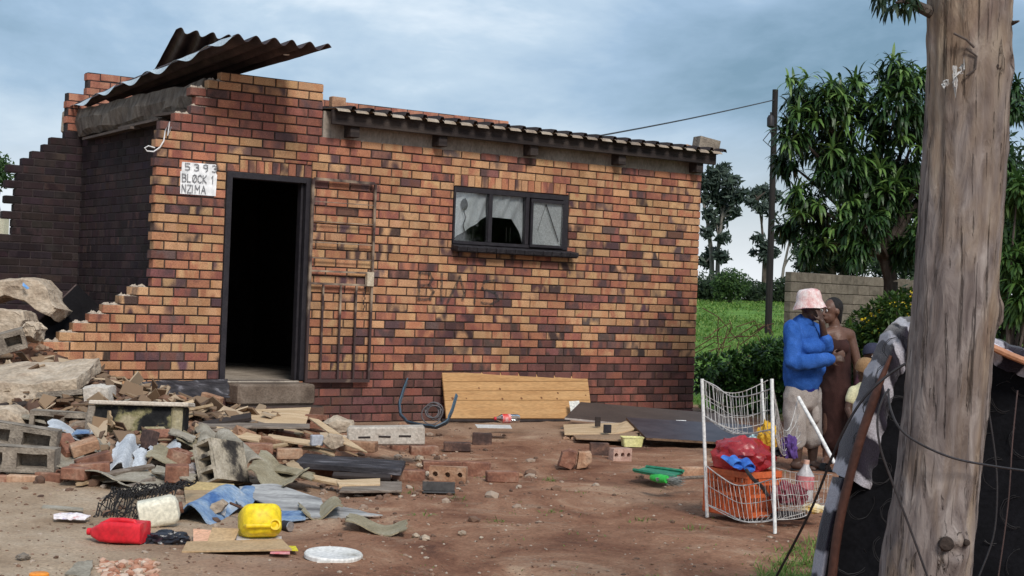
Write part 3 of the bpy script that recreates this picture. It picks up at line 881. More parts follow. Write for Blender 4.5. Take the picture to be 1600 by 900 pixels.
bark = mat('brown_bark', [(.035, .026, .022), (.075, .058, .048), (.12, .10, .085)], 8, .95, .8, stretch=(2, 2, .4), bdist=.02)
pale_bark = mat('pale_bark', [(.09, .08, .075), (.17, .15, .135), (.25, .23, .21)], 6, .95, .6, stretch=(2, 2, .3))
def limb(mb, a, b, r0, r1, bend=.1, n=8, seg=7):
    a, b = Vector(a), Vector(b); o = rv((b - a).length * bend)
    mb.tube([a.lerp(b, i / seg) + o * math.sin(math.pi * i / seg) for i in range(seg + 1)], [r0 + (r1 - r0) * i / seg for i in range(seg + 1)], n)

# peach tree on the right
peach_leaf = leaf_mat('peach_leaf', (.012, .032, .011), (.024, .058, .017), (.06, .12, .028), .42, .18)
lit_leaf = leaf_mat('lit_peach_leaf', (.05, .11, .024), (.10, .19, .045), (.20, .31, .09), .42, .3)  # paler leaves paint in sprays catching light over the darkened crown
TY = 15.0
base = at(1385, 500, TY); base.z = 0
tree = empty('peach_tree', base, 'leafy peach tree with long drooping leaves behind the bare trunk', 'tree')
blobs = [(x_, y_, r_ * .86) for x_, y_, r_ in [(1252, 152, 26), (1238, 205, 24), (1232, 255, 20), (1292, 165, 34), (1332, 150, 34), (1282, 220, 42), (1340, 222, 48), (1396, 118, 28), (1400, 172, 44), (1438, 185, 40), (1400, 250, 50), (1340, 285, 40), (1252, 312, 22), (1232, 352, 16), (1272, 332, 28), (1300, 372, 32), (1350, 350, 38), (1400, 350, 44), (1438, 300, 40), (1262, 385, 20), (1340, 392, 20), (1412, 390, 22), (1432, 135, 28), (1500, 190, 60), (1545, 245, 45), (1500, 320, 60), (1582, 140, 14), (1588, 172, 10), (1480, 130, 30), (1310, 265, 40), (1375, 300, 45), (1445, 370, 30)]]
pxm = F / TY
tr = MB(); fork = at(1380, 400, TY)
limb(tr, base, at(1392, 440, TY), .085, .07, .03); limb(tr, at(1392, 440, TY), fork, .07, .055, .03)
cr = MB(); ends = []
for (bx, by, br) in blobs:
    c = at(bx, by, TY + rnd.uniform(-.5, .6)); ends.append(c)
    limb(tr, fork + rv(.05), c, .035, .008, .12, 6)
    n = int(12 + br * br * .036)
    for _ in range(n):
        v = rv(); v = v.normalized() * (v.length ** .4)
        p = c + v * br / pxm * 1.05
        ax = (v.normalized() + Vector((0, 0, .55)) + rv(.4)).normalized()
        for q in range(rnd.randint(11, 17)):
            d = (ax * rnd.uniform(.1, .9) + rv(.9) + Vector((0, 0, .1))).normalized()
            leaf(cr, p + ax * rnd.uniform(-.07, .03), d, rnd.uniform(.08, .20), rnd.uniform(.016, .032), rnd.uniform(1.0, 2.8), 4)
tr.build('trunk', bark, tree); cr.build('crown', peach_leaf, tree)
for (bx, by) in ((1232, 128), (1262, 122), (1300, 132), (1318, 150), (1335, 130), (1395, 95), (1410, 112), (1430, 125), (1420, 190), (1408, 215), (1400, 285), (1385, 300), (1330, 315), (1355, 385), (1330, 365), (1300, 360), (1420, 300), (1375, 265), (1290, 150), (1360, 170), (1248, 175), (1275, 190), (1320, 200), (1350, 210), (1235, 225), (1300, 235), (1440, 230), (1345, 250), (1280, 320), (1250, 335), (1310, 335), (1385, 330), (1440, 340), (1425, 372), (1290, 385), (1325, 180), (1415, 145), (1440, 115), (1380, 140), (1245, 300)):
    yc = MB(); p = at(bx, by, TY - .42); ax = Vector((rnd.uniform(-.3, .3), -.4, 1)).normalized()
    for q in range(16):
        leaf(yc, p, (ax * rnd.uniform(.3, .9) + rv(.8)).normalized(), rnd.uniform(.15, .23), .030, rnd.uniform(1.2, 2.2), 4)
    yc.build('lit_sprig', lit_leaf, tree)

# shrub of the same kind at the right edge, behind the mattress
b2 = at(1600, 540, 13.0); b2.z = 0
sh = empty('leafy_shrub', b2, 'leafy green shrub at the right edge behind the bare trunk', 'shrub')
c2 = MB(); s2_ = MB()
for (bx, by, br) in ((1590, 300, 26), (1600, 350, 36), (1585, 400, 26), (1620, 300, 40), (1640, 400, 60), (1610, 450, 40), (1590, 480, 20)):
    c = at(bx, by, 13.0 + rnd.uniform(-.3, .3)); limb(s2_, b2, c, .03, .006, .1, 6)
    for _ in range(int(6 + br * br * .02)):
        v = rv(); p = c + v * br / 185; ax = (v.normalized() + Vector((0, 0, .7))).normalized()
        for q in range(13): leaf(c2, p, (ax * rnd.uniform(.1, .9) + rv(.9)).normalized(), rnd.uniform(.12, .19), .028, rnd.uniform(1, 2.2), 4)
c2.build('crown', leaf_mat('shrub_leaf', (.03, .07, .018), (.055, .12, .025), (.12, .21, .045)), sh); s2_.build('stem', bark, sh)
# dark hedge further back on the right
hd = MB()
for i in range(9): leaf_cloud(hd, at(1540 + i * 14, 330 + 25 * (i % 3), 19), (.9, .8, 1.0), 900, .06)
for i in range(8): leaf_cloud(hd, at(1540 + i * 16, 450, 19), (.9, .8, 1.0), 700, .06)
hs = MB()
hb = at(1590, 540, 19); hb.z = 0
hedge = empty('hedge', hb, 'dark dense hedge at the far right behind the leafy shrub', 'hedge')
for i in range(6): limb(hs, hb + Vector((i * .25 - .6, 0, 0)), at(1550 + i * 16, 400, 19), .05, .01)
hd.build('crown', leaf_mat('hedge_leaf', (.012, .026, .010), (.022, .045, .014), (.04, .075, .02)), hedge); hs.build('stem', bark, hedge)

# eucalyptus trees on the skyline
def gum(label, bx, Y, blobs_, stems, size, n, mat_, tm, group=None):
    b = at(bx, 470, Y); b.z = gh(b.x, b.y)
    e_ = empty('gum_tree', b, label, 'tree', group)
    t_ = MB(); c_ = MB()
    for pts, r0 in stems:
        P_ = [at(x, y, Y) for x, y in pts]; P_[0].z = gh(P_[0].x, Y) - .1
        t_.tube(P_, [r0 * (1 - .75 * i / (len(P_) - 1)) for i in range(len(P_))], 7)
    s = F / Y
    for (x, y, r) in blobs_:
        leaf_cloud(c_, at(x, y, Y + rnd.uniform(-.8, .8)), (r / s * 1.25, r / s, r / s), int(n * r * r / 300), size, surf=.75)
        k_ = min(stems, key=lambda st_: min((st_[0][i][0] - x) ** 2 for i in range(len(st_[0]))))[0]
        q = min(k_, key=lambda pp: abs(pp[1] - (y + 15)) + .3 * abs(pp[0] - x))
        limb(t_, at(q[0], q[1], Y), at(x, y, Y), .05 * Y / 60, .02, .08, 5, 4)
    t_.build('trunk', tm, e_); c_.build('crown', mat_, e_)
gum_leaf = leaf_mat('gum_leaf', (.020, .034, .026), (.036, .055, .042), (.07, .095, .07), .6, .2)
gum('tall gum tree right beside the house corner', 1112, 62, [(1108, 285, 18), (1122, 270, 14), (1140, 285, 16), (1103, 310, 12), (1126, 310, 18), (1148, 308, 13), (1136, 330, 15), (1110, 335, 12), (1150, 330, 8), (1120, 350, 12), (1105, 365, 10), (1130, 372, 11), (1112, 395, 12), (1128, 400, 12), (1102, 410, 12), (1160, 300, 8), (1132, 262, 8)],
    [([(1112, 470), (1112, 400), (1106, 350), (1098, 310), (1104, 280)], .12), ([(1120, 470), (1122, 390), (1128, 340), (1138, 290)], .11)], .16, 330, gum_leaf, pale_bark)
gum('slender gum tree on the skyline left of the pole', 1190, 75, [(1180, 305, 14), (1196, 300, 14), (1212, 308, 12), (1172, 315, 8), (1190, 325, 12), (1206, 335, 9), (1185, 372, 9), (1196, 385, 12), (1210, 395, 10), (1178, 395, 7), (1194, 402, 9), (1218, 375, 8)],
    [([(1192, 470), (1194, 400), (1190, 350), (1184, 310)], .11), ([(1192, 470), (1200, 380), (1206, 320)], .09)], .17, 300, gum_leaf, bark)
gum('thin leaning gum tree right of the pole', 1218, 70, [(1240, 330, 12), (1250, 345, 12), (1232, 315, 10), (1255, 370, 12), (1228, 350, 6), (1245, 390, 9)],
    [([(1218, 470), (1224, 420), (1234, 375), (1246, 335)], .09)], .14, 130, gum_leaf, pale_bark)
olive_leaf = leaf_mat('dark_shrub_leaf', (.016, .030, .014), (.028, .050, .022), (.05, .08, .03))
for lb, bx, Y, bl in (('broad dark tree behind the block wall', 1300, 40, [(1262, 400, 22), (1285, 395, 22), (1310, 398, 26), (1340, 400, 26), (1290, 415, 25), (1330, 418, 25), (1258, 420, 18)]),
                      ('dark tree behind the right end of the block wall', 1395, 41, [(1365, 402, 22), (1390, 395, 25), (1415, 400, 26), (1440, 395, 28), (1380, 420, 22), (1425, 420, 25)])):
    gum(lb, bx, Y, bl, [([(bx, 470), (bx + 2, 430), (bx, 400)], .14), ([(bx + 8, 470), (bx + 15, 430), (bx + 22, 400)], .1)], .075, 420, olive_leaf, bark)
def bush(name, label, x, y, Y, rx, rz, n, size, mt, cat='bush', group=None, stems=5):
    c = at(x, y, Y); b = Vector((c.x, c.y, gh(c.x, c.y)))
    e_ = empty(name, b, label, cat, group); m_ = MB(); s_ = MB()
    leaf_cloud(m_, c, (rx, rx * .8, rz), n, size, surf=.5)
    for i in range(stems): s_ = MB(); limb(s_, b + Vector((rnd.uniform(-.2, .2) * rx, 0, -.02)), c + rv(.6 * min(rx, rz)), .009 * Y / 20, .006, .1, 5, 4); s_.build('stem', bark, e_)
    m_.build('crown', mt, e_)
green_bush = leaf_mat('green_bush_leaf', (.022, .050, .014), (.042, .088, .022), (.085, .15, .035))
bush('round_bush', 'round green bush in the field left of the pole', 1142, 446, 57, .75, .62, 2800, .07, green_bush)
for i, (lb, x, y, rx, rz) in enumerate((('low dark scrub on the field edge beside the house corner', 1100, 456, .9, .55), ('low scrub between the round bush and the pole', 1182, 458, .85, .5), ('low scrub on the field edge right of the pole', 1224, 455, .75, .6), ('dark scrub under the tall gum tree', 1122, 446, 1.4, .6))):
    bush('scrub', lb, x, y, 60, rx, rz, 1800, .08, olive_leaf, group='scrub along the field edge')
hg = MB()
for i in range(80):                                   # far treeline that closes the horizon
    x = -160 + i * 9 + rnd.uniform(-3, 3); h = rnd.uniform(3, 7) if x > 20 else rnd.uniform(3, 5)
    leaf_cloud(hg, (x, 420 + rnd.uniform(-20, 20), h * .45 + 1.2), (8, 6, h * .6), 170, .7)
hg.build('far_wood', leaf_mat('far_leaf', (.035, .052, .045), (.05, .072, .058), (.07, .10, .08)), kind='stuff', label='distant wooded skyline beyond the field', cat='wood')

# leafy thicket beside the house corner
vine_leaf = leaf_mat('vine_leaf', (.022, .058, .015), (.055, .125, .028), (.13, .24, .055), .45, .3)
def thicket(name, label, spots, Y, n, size, mt, cat):
    b = at(spots[0][0], 600, Y); b.z = gh(b.x, b.y)
    e_ = empty(name, b, label, cat); m_ = MB(); s_ = MB(); s = F / Y
    for (x, y, r) in spots:
        c = at(x, y, Y + rnd.uniform(-.5, .5)); c.z = max(c.z, .12); s_ = MB(); limb(s_, (c.x, c.y, gh(c.x, c.y) - .02), c, .012, .004, .2, 5, 4); s_.build('stem', bark, e_)
        for _ in range(int(n * r * r / 900)):
            v = rv(); v = v.normalized() * v.length ** .5; p = c + v * r / s; p.z = max(p.z, .02)
            leaf(m_, p, (v + rv(.8) + Vector((0, 0, .3))), size * rnd.uniform(.7, 1.4), size * .55, rnd.uniform(.3, 1.2), 2)
    m_.build('crown', mt, e_)
thicket('thicket', 'tangled green thicket growing against the house corner', [(1106, 575, 20), (1140, 572, 22), (1175, 566, 24), (1205, 556, 24), (1120, 595, 24), (1150, 595, 28), (1185, 590, 28), (1215, 580, 28), (1226, 545, 16), (1130, 615, 22), (1170, 615, 26), (1210, 615, 26), (1240, 600, 30), (1235, 560, 26), (1100, 600, 14)], 18.4, 620, .075, vine_leaf, 'bushes')
thicket('thicket', 'dark green thicket behind the children and the standing women', [(1270, 560, 34), (1300, 560, 36), (1335, 550, 34), (1320, 600, 34), (1290, 610, 36), (1350, 590, 34), (1265, 620, 30), (1380, 560, 34), (1330, 640, 28)], 16.2, 460, .08, leaf_mat('thicket_leaf', (.012, .030, .010), (.026, .06, .016), (.05, .10, .024)), 'bushes')
thicket('flowering_bush', 'leafy bush with small yellow flowers before the block wall', [(1350, 510, 26), (1375, 495, 26), (1400, 485, 26), (1420, 475, 22), (1340, 535, 24), (1380, 525, 28), (1410, 515, 26), (1425, 500, 22), (1360, 548, 22), (1330, 520, 14)], 14.6, 620, .06, leaf_mat('flowering_bush_leaf', (.02, .05, .012), (.045, .095, .02), (.11, .18, .03)), 'bush')
fbush = [o for o in col.objects if o.name == 'flowering_bush'][0]
fw_ = MB()
for _ in range(110):
    x = rnd.uniform(1345, 1432); y = 452 + (1428 - x) * .55 + abs(rnd.gauss(0, 30)); p = at(x, y, 14.3 + rnd.uniform(-.1, .3))
    a_ = rv().normalized(); b_ = a_.orthogonal().normalized(); s_ = .014
    for q in range(2):
        b = len(fw_.v); fw_.v += [p - a_ * s_, p + b_ * s_, p + a_ * s_, p - b_ * s_]; fw_.f.append((b, b + 1, b + 2, b + 3)); fw_.m.append(0); a_, b_ = b_, a_.cross(b_)
tag(fw_.build('flowers', mat('yellow_petal', [(.55, .40, .02), (.70, .55, .04)], 5, .7, 0), fbush), kind='stuff')

# grass: field tufts, yard tufts and the clump near the bare trunk
def blades(mb, p, n, h, spread, wd):
    for _ in range(n):
        a_ = rnd.uniform(0, 6.283); d = Vector((math.cos(a_), math.sin(a_), rnd.uniform(.9, 2.6)))
        q = Vector(p) + Vector((rnd.gauss(0, spread), rnd.gauss(0, spread), 0)); q.z = gh(q.x, q.y) - .004
        leaf(mb, q, d, h * rnd.uniform(.5, 1.3), wd, rnd.uniform(.2, 1.4), 2)
grass_m = leaf_mat('grass_blade', (.075, .145, .024), (.13, .25, .040), (.27, .34, .09), .6, .4)
fg = MB()
for _ in range(5200):
    y = 18 + 45 * rnd.random() ** 1.2; x = y * rnd.uniform(.11, .34)
    if grassy(x, y) > .6 and fb((x * .3, y * .3, 4)) > -.35:
        k_ = 1 + .9 * max(fb((x * .25, y * .25, 8)), 0)
        blades(fg, (x, y, 0), 9, .10 * k_, .2, .016 * y / 20)
for (x, y) in ((1112, 505), (1118, 497), (1165, 485), (1172, 492)):
    p = gnd(x, y)
    for _ in range(60): blades(fg, (p.x + rnd.gauss(0, .9), p.y + rnd.gauss(0, 1.6), 0), 6, .4, .2, .05)
fg.build('field_grass', grass_m, kind='stuff', label='green rough grass covering the field behind the house', cat='grass')
yg = MB()
for _ in range(420):
    px, py = rnd.uniform(1185, 1300), rnd.uniform(845, 960)
    if py > 880 - (px - 1210) * .45 + rnd.gauss(0, 10): p = gnd(px, py); blades(yg, p, 7, .075, .02, .005)
yg.build('grass_clump', grass_m, kind='stuff', label='clump of short green grass at the foot of the mattress', cat='grass')
tg = MB()
for (px, py, n) in ((858, 752, 26), (775, 818, 22), (715, 781, 18), (548, 655, 30), (862, 798, 18), (665, 810, 14), (640, 770, 14), (1000, 815, 18), (1080, 830, 14), (905, 770, 12), (540, 652, 16), (1015, 905, 20), (760, 745, 10)):
    blades(tg, gnd(px, py), n, .05, .035, .006)
for _ in range(140):
    p = gnd(rnd.uniform(620, 1280), rnd.uniform(700, 930)); blades(tg, p, 3, .022, .02, .005)
tg.build('yard_weeds', grass_m, kind='stuff', label='tiny green weeds dotted over the bare yard', cat='weeds')
sw = MB()
for _ in range(2600):                                  # straw and litter lying flat
    px, py = rnd.uniform(560, 1300), rnd.uniform(690, 950)
    if fb((px * .01, py * .02, 3)) < -.1: continue
    p = gnd(px, py); p.z = gh(p.x, p.y) + .003; a_ = rnd.uniform(0, 6.3); d = Vector((math.cos(a_), math.sin(a_), rnd.uniform(-.05, .15)))
    leaf(sw, p, d, rnd.uniform(.02, .07), .004, .1, 1)
sw.build('straw_litter', leaf_mat('straw', (.16, .11, .06), (.30, .23, .14), (.45, .38, .26), .9, .1), kind='stuff', label='dry straw and litter strewn over the yard', cat='straw')

# pebbles and brick crumbs trodden into the yard
def pebbles(name, pts, mt, label, cat):
    m_ = MB()
    ico = [(0, 0, 1)] + [(.894 * math.cos(i * 1.2566), .894 * math.sin(i * 1.2566), .447) for i in range(5)] + [(.894 * math.cos(i * 1.2566 + .628), .894 * math.sin(i * 1.2566 + .628), -.447) for i in range(5)] + [(0, 0, -1)]
    fs = [(0, 1 + i, 1 + (i + 1) % 5) for i in range(5)] + [(1 + i, 6 + i, 1 + (i + 1) % 5) for i in range(5)] + [(1 + (i + 1) % 5, 6 + i, 6 + (i + 1) % 5) for i in range(5)] + [(11, 6 + (i + 1) % 5, 6 + i) for i in range(5)]
    for (x, y, s_) in pts:
        sc_ = Vector((s_ * rnd.uniform(.7, 1.4), s_ * rnd.uniform(.7, 1.4), s_ * rnd.uniform(.4, .8))); rm = rotm(rnd.uniform(0, 360), rnd.uniform(-20, 20), 0)
        c = Vector((x, y, gh(x, y) + sc_.z * .35))
        m_.add([c + rm @ Vector((p[0] * sc_.x * rnd.uniform(.75, 1.2), p[1] * sc_.y * rnd.uniform(.75, 1.2), p[2] * sc_.z)) for p in ico], fs)
    m_.build(name, mt, kind='stuff', label=label, cat=cat)
def island_mat(name, stops, rough=.95):
    mt = leaf_mat(name, *stops, rough, .0); return mt
pts = []
for _ in range(2600):
    px, py = rnd.uniform(-20, 1300), rnd.uniform(672, 930); p = gnd(px, py)
    if (p - HO).dot(HN) > -.05: continue
    pts.append((p.x, p.y, abs(rnd.gauss(0, .005)) + .002))
for _ in range(900):
    px, py = rnd.gauss(480, 200), rnd.gauss(735, 38); p = gnd(px, max(py, 670))
    if (p - HO).dot(HN) > -.05: continue
    pts.append((p.x, p.y, abs(rnd.gauss(0, .014)) + .005))
pebbles('pebbles', pts, island_mat('pebble', ((.10, .06, .042), (.20, .115, .075), (.42, .35, .28))), 'small pebbles and brick crumbs scattered over the yard', 'pebbles')
pts = []
for _ in range(2400):
    i = rnd.randrange(4); mx_, my, sx_, sy_, h = MOUND[i]; x, y = rnd.gauss(mx_, sx_ * .62), rnd.gauss(my, sy_ * .62)
    if (Vector((x, y, 0)) - HO).dot(HN) > -.1 and i != 2: continue
    pts.append((x, y, abs(rnd.gauss(0, .026)) + .008))
pebbles('rubble_fragments', pts, island_mat('rubble_bit', ((.06, .036, .027), (.17, .092, .06), (.36, .27, .19))), 'small broken brick and mortar pieces filling the rubble heap', 'rubble')
fk = MB()
for _ in range(330):                                   # thin shards of sheet, board and plaster lying every way
    i = rnd.randrange(5); i = 4 if i == 4 else rnd.randrange(3); mx_, my, sx_, sy_, h = MOUND[i]; x, y = rnd.gauss(mx_, sx_ * .6), rnd.gauss(my, sy_ * .55)
    if (Vector((x, y, 0)) - HO).dot(HN) > -.15: continue
    rm = rotm(rnd.uniform(0, 360), rnd.gauss(0, 28), rnd.gauss(0, 28)); a_, b_ = rnd.uniform(.03, .11), rnd.uniform(.03, .09); t_ = rnd.uniform(.003, .009); k_ = rnd.uniform(.2, .9)
    q = [Vector((-a_, -b_, 0)), Vector((a_, -b_ * k_, 0)), Vector((a_ * k_, b_, 0)), Vector((-a_ * .8, b_ * k_, 0))]; c = Vector((x, y, gh(x, y) + .03 + abs(rnd.gauss(0, .03))))
    p = [c + rm @ (v + Vector((0, 0, z))) for z in (-t_, t_) for v in q]
    fk.add(p, [(3, 2, 1, 0), (4, 5, 6, 7), (0, 1, 5, 4), (1, 2, 6, 5), (2, 3, 7, 6), (3, 0, 4, 7)])
fk.build('rubble_shards', island_mat('shard', ((.09, .055, .036), (.25, .165, .10), (.48, .38, .27))), kind='stuff', label='thin broken shards of sheet and board between the larger rubble', cat='rubble')
pts = []
for _ in range(150):
    p = gnd(rnd.uniform(150, 245), rnd.uniform(882, 912)); pts.append((p.x, p.y, rnd.uniform(.008, .026)))
pebbles('brick_chips', pts, island_mat('brick_chip', ((.30, .12, .07), (.45, .24, .16), (.55, .45, .36))), 'little heap of pinkish brick chips in the near left foreground', 'rubble')

# ------------------------------------------------------------------ block wall, pole, far fence
BY = 31.0
blk = mat('cement_block_face', [(.095, .075, .060), (.145, .115, .092), (.19, .155, .125)], 7, .95, .4, val=.18)
p0, p1 = at(1229, 500, 29.5), at(1470, 500, 33.5)
bw = empty('block_wall', Vector((p0.x, p0.y, 0)), 'brown cement block boundary wall behind the women', 'wall')
d_ = (p1 - p0); d_.z = 0; ln = d_.length; d_.normalize(); ang = math.atan2(d_.y, d_.x)
cw = MB(); cw.box(Vector((p0.x, p0.y, 0)) + d_ * ln / 2 + Vector((0, 0, .96)), (ln - .02, .12, 1.92), Matrix.Rotation(ang, 3, 'Z'))
wc = cw.build('mortar_core', mortar, bw)
bm_ = MB(); bm_.box((0, 0, 0), (.385, .15, .185)); bme = bm_.mesh('block', blk, bevel=.008); hm = MB(); hm.box((0, 0, 0), (.185, .15, .185)); hme = hm.mesh('block', blk, bevel=.008)
for k in range(10):
    u = 0
    if k % 2: link('block', hme, bw, Vector((p0.x, p0.y, 0)) + d_ * .0975 + Vector((0, 0, .1 + k * .195)), (0, 0, ang)); u = .195
    while u < ln - .2:
        link('block', bme, bw, Vector((p0.x, p0.y, 0)) + d_ * (u + .195) + Vector((0, 0, .1 + k * .195)), (rnd.gauss(0, .004), 0, ang)); u += .39
PY = 36.0
b = at(1200, 525, PY); b.z = gh(b.x, PY) - .1; tp = at(1211.5, 140, PY)
pole = empty('utility_pole', b, 'dark wooden utility pole standing in the field', 'pole')
pm = MB(); pm.tube([b + (tp - b) * (i / 6) for i in range(7)], [.085 - .018 * i / 6 for i in range(7)], 12); pm.build('post', mat('creosote', [(.012, .010, .011), (.028, .022, .021)], 6, .9, .5, stretch=(3, 3, .2)), pole)
ins = MB(); q = at(1204, 190, PY - .1); ins.lathe([(.02, -.15), (.085, -.11), (.09, .08), (.05, .15)], q, n=10); ins.lathe([(.0, .15), (.02, .15), (.02, .22), (0, .22)], q, n=8)
ins.build('insulator', black_steel, pole, smooth=True)
bkt = MB()
for s_ in (-1, 1): bkt.tube([q + Vector((.02 * s_, -.05, -.2)), q + Vector((-.12 * s_ - .05, -.08, -.45)), q + Vector((.02, -.05, -.6))], .012, 5)
bkt.build('loose_wires', black_steel, pole)
def cable(name, pts, r, label, mt=black_steel, n=5, sag=None):
    c_ = MB(); c_.tube(pts, r, n); return c_.build(name, mt, None, smooth=True, label=label, cat='wire')
a_, b_ = at(1211, 156, PY), at(740, 246, 20.15)
cable('overhead_wire', [a_.lerp(b_, i / 12) - Vector((0, 0, .05 * math.sin(math.pi * i / 12))) for i in range(13)], .014, 'thin overhead wire running from the pole down to the roof')
for i, (x, y0_, h) in enumerate(((1102, 462, 1.2), (1120, 461, 1.3), (1167, 464, 1.3), (1218, 466, 1.3), (1148, 463, 1.1), (1190, 465, 1.2))):
    b = at(x, y0_, 66); b.z = gh(b.x, 66); fp = MB(); fp.tube([b, b + Vector((.03, 0, h * .4)), b + Vector((.05, 0, h * .62))], .05, 6)
    fp.build('fence_post', mat('weathered_post', [(.16, .15, .14), (.30, .28, .26)], 5, .9, .2), None, label=['pale fence post nearest the house corner', 'second pale fence post from the house corner', 'pale fence post right of the round bush', 'pale fence post just right of the pole', 'pale fence post behind the round bush', 'pale fence post just left of the pole'][i], cat='post', group='posts of the field fence')
for z in (.6, 1.1, 1.5):
    a_, b_ = at(1090, 462, 66), at(1240, 466, 66); a_.z = b_.z = z * .5 + 1.5
    cable('fence_wire', [a_, b_], .01, ['', 'lowest strand', 'middle strand', 'top strand'][int(z / .5)] + ' of the wire fence along the field')
# neighbour's wall and tree at the left edge
nb = MB(); c = at(-8, 340, 24); nb.box((c.x - .6, c.y, .95 + .15), (1.9, .12, 2.2), rotm(-20)); nb.build('plastered_wall', mat('cream_plaster', [(.46, .41, .31), (.58, .53, .42)], 3, .9, .2), None, label='cream plastered wall at the left edge behind the broken wall', cat='wall')
bush('far_tree', 'green treetop at the left edge over the cream wall', -12, 268, 40, .55, .5, 1400, .07, green_bush, 'tree')
tgl = MB()
for i in range(26):
    x0, y0_ = rnd.uniform(1115, 1190), rnd.uniform(515, 575); a_ = at(x0, y0_, 19.2); v = rv(.5); tgl.tube([a_, a_ + v * .5 + Vector((.1, 0, .1)), a_ + v], .006, 4)
tgl.build('rusty_fencing', mat('rust', [(.06, .03, .02), (.14, .07, .045)], 9, .9, .2), None, kind='stuff', label='rusty tangle of wire fencing in the grass by the thicket', cat='wire')

# ------------------------------------------------------------------ demolition rubble: builders
brick_red = mat('loose_brick', [(.12, .055, .040), (.23, .105, .068), (.35, .225, .16)], 8, .95, .5, val=.15)
brick_tan = mat('loose_tan_brick', [(.22, .115, .070), (.34, .19, .115), (.45, .31, .215)], 8, .95, .5, val=.12)
brick_sooty = mat('loose_sooty_brick', [(.030, .022, .022), (.075, .045, .038), (.24, .13, .09)], 7, .95, .5)
block_grey = mat('cement_block', [(.13, .105, .085), (.24, .20, .16), (.33, .28, .225)], 10, .97, .7, fine=70, bdist=.015)
block_burnt = mat('scorched_block', [(.012, .011, .012), (.05, .042, .036), (.33, .28, .21), (.44, .38, .30)], 5, .97, .6, lo=.36, hi=.62, fine=60)
asb_grey = mat('fibre_cement', [(.19, .16, .12), (.31, .27, .21), (.42, .375, .31)], 5, .9, .35, stretch=(1, 1, 1), fine=80)
asb_white = mat('fibre_cement_white', [(.36, .38, .41), (.50, .52, .55), (.58, .59, .60)], 6, .85, .3, fine=80)
asb_dirty = mat('fibre_cement_dirty', [(.17, .14, .085), (.27, .225, .145), (.35, .31, .22)], 5, .9, .35, fine=80)
blue_paint = mat('blue_painted_sheet', [(.05, .12, .29), (.20, .29, .42), (.42, .45, .48)], 5, .6, .2, lo=.36, hi=.68)
ply = mat('plywood', [(.42, .28, .155), (.52, .37, .225), (.60, .45, .29)], 3, .8, .15, stretch=(1, 6, 6))
ply_dirty = mat('weathered_plywood', [(.26, .175, .10), (.37, .265, .16), (.46, .34, .215)], 3, .85, .2, stretch=(1, 6, 6))
plank_grey = mat('grey_plank', [(.10, .075, .06), (.19, .15, .12), (.29, .245, .205)], 5, .9, .4, stretch=(1, 8, 8))
charred = mat('charred_plank', [(.018, .016, .019), (.05, .045, .05), (.25, .24, .26)], 5, .7, .5, stretch=(1, 5, 5), lo=.4, hi=.75)
cardboard = mat('cardboard', [(.36, .235, .125), (.44, .30, .17), (.48, .34, .20)], 4, .9, .1)
dark_board = mat('dark_laminate', [(.030, .026, .034), (.048, .042, .052), (.066, .058, .068)], 5, .45, .05)
chip_edge = mat('chipboard_edge', [(.11, .065, .04), (.22, .14, .085)], 20, .95, .4)
RUB = 'rubble from the fallen room'

def lift(m_, k_):                                   # nothing lies buried in the soil
    a_ = max(gh(p.x, p.y) - p.z for p in m_.v)
    if 0 < a_ < .25:
        for p in m_.v: p.z += a_ * k_ + .004
def V3(c): return at(*c) if not isinstance(c, Vector) else c
def board(name, corners, thick, mt, label, cat, group=None, bevel=.003, sub=1, rag=0.0, sag=0.0, edge=None, parent=None):
    """flat piece through four points (clockwise from the near left), thickness away from the viewer's side"""
    p = [V3(c) for c in corners]
    n = (p[1] - p[0]).cross(p[3] - p[0]).normalized()
    if n.dot(EYE - p[0]) < 0: n = -n
    m_ = MB(); k_ = max(sub, 1)
    def f_(u, v):
        a_ = p[0].lerp(p[1], u); b_ = p[3].lerp(p[2], u); q = a_.lerp(b_, v)
        if rag:
            e_ = (p[1] - p[0]).normalized() * rag * fb((u * 5 + p[0].x * 9, v * 5, 1)) * (1 if (u < .01 or u > .99) else 0) + (p[3] - p[0]).normalized() * rag * fb((u * 7, v * 5 + p[0].y * 9, 4)) * (1 if (v < .01 or v > .99) else 0)
            q = q + e_
        if sag: q = q + n * sag * math.sin(math.pi * u) * math.sin(math.pi * min(v + .2, 1))
        return q
    m_.grid(f_, k_, k_)
    lift(m_, .9)
    nv = len(m_.v)
    m_.v += [q - n * thick for q in m_.v[:nv]]
    nf = len(m_.f); m_.f += [tuple(reversed([i + nv for i in f])) for f in m_.f[:nf]]; m_.m += [0] * nf
    w_ = k_ + 1; ring = [i for i in range(w_)] + [j * w_ + k_ for j in range(1, w_)] + [k_ * w_ + i for i in range(k_ - 1, -1, -1)] + [j * w_ for j in range(k_ - 1, 0, -1)]
    for a_, b_ in zip(ring, ring[1:] + ring[:1]): m_.f.append((b_, a_, a_ + nv, b_ + nv)); m_.m.append(1 if edge else 0)
    kw = dict(bevel=bevel) if (bevel and k_ == 1) else {}
    return m_.build(name, [mt, edge] if edge else mt, parent, label=label, cat=cat, group=group, **kw)

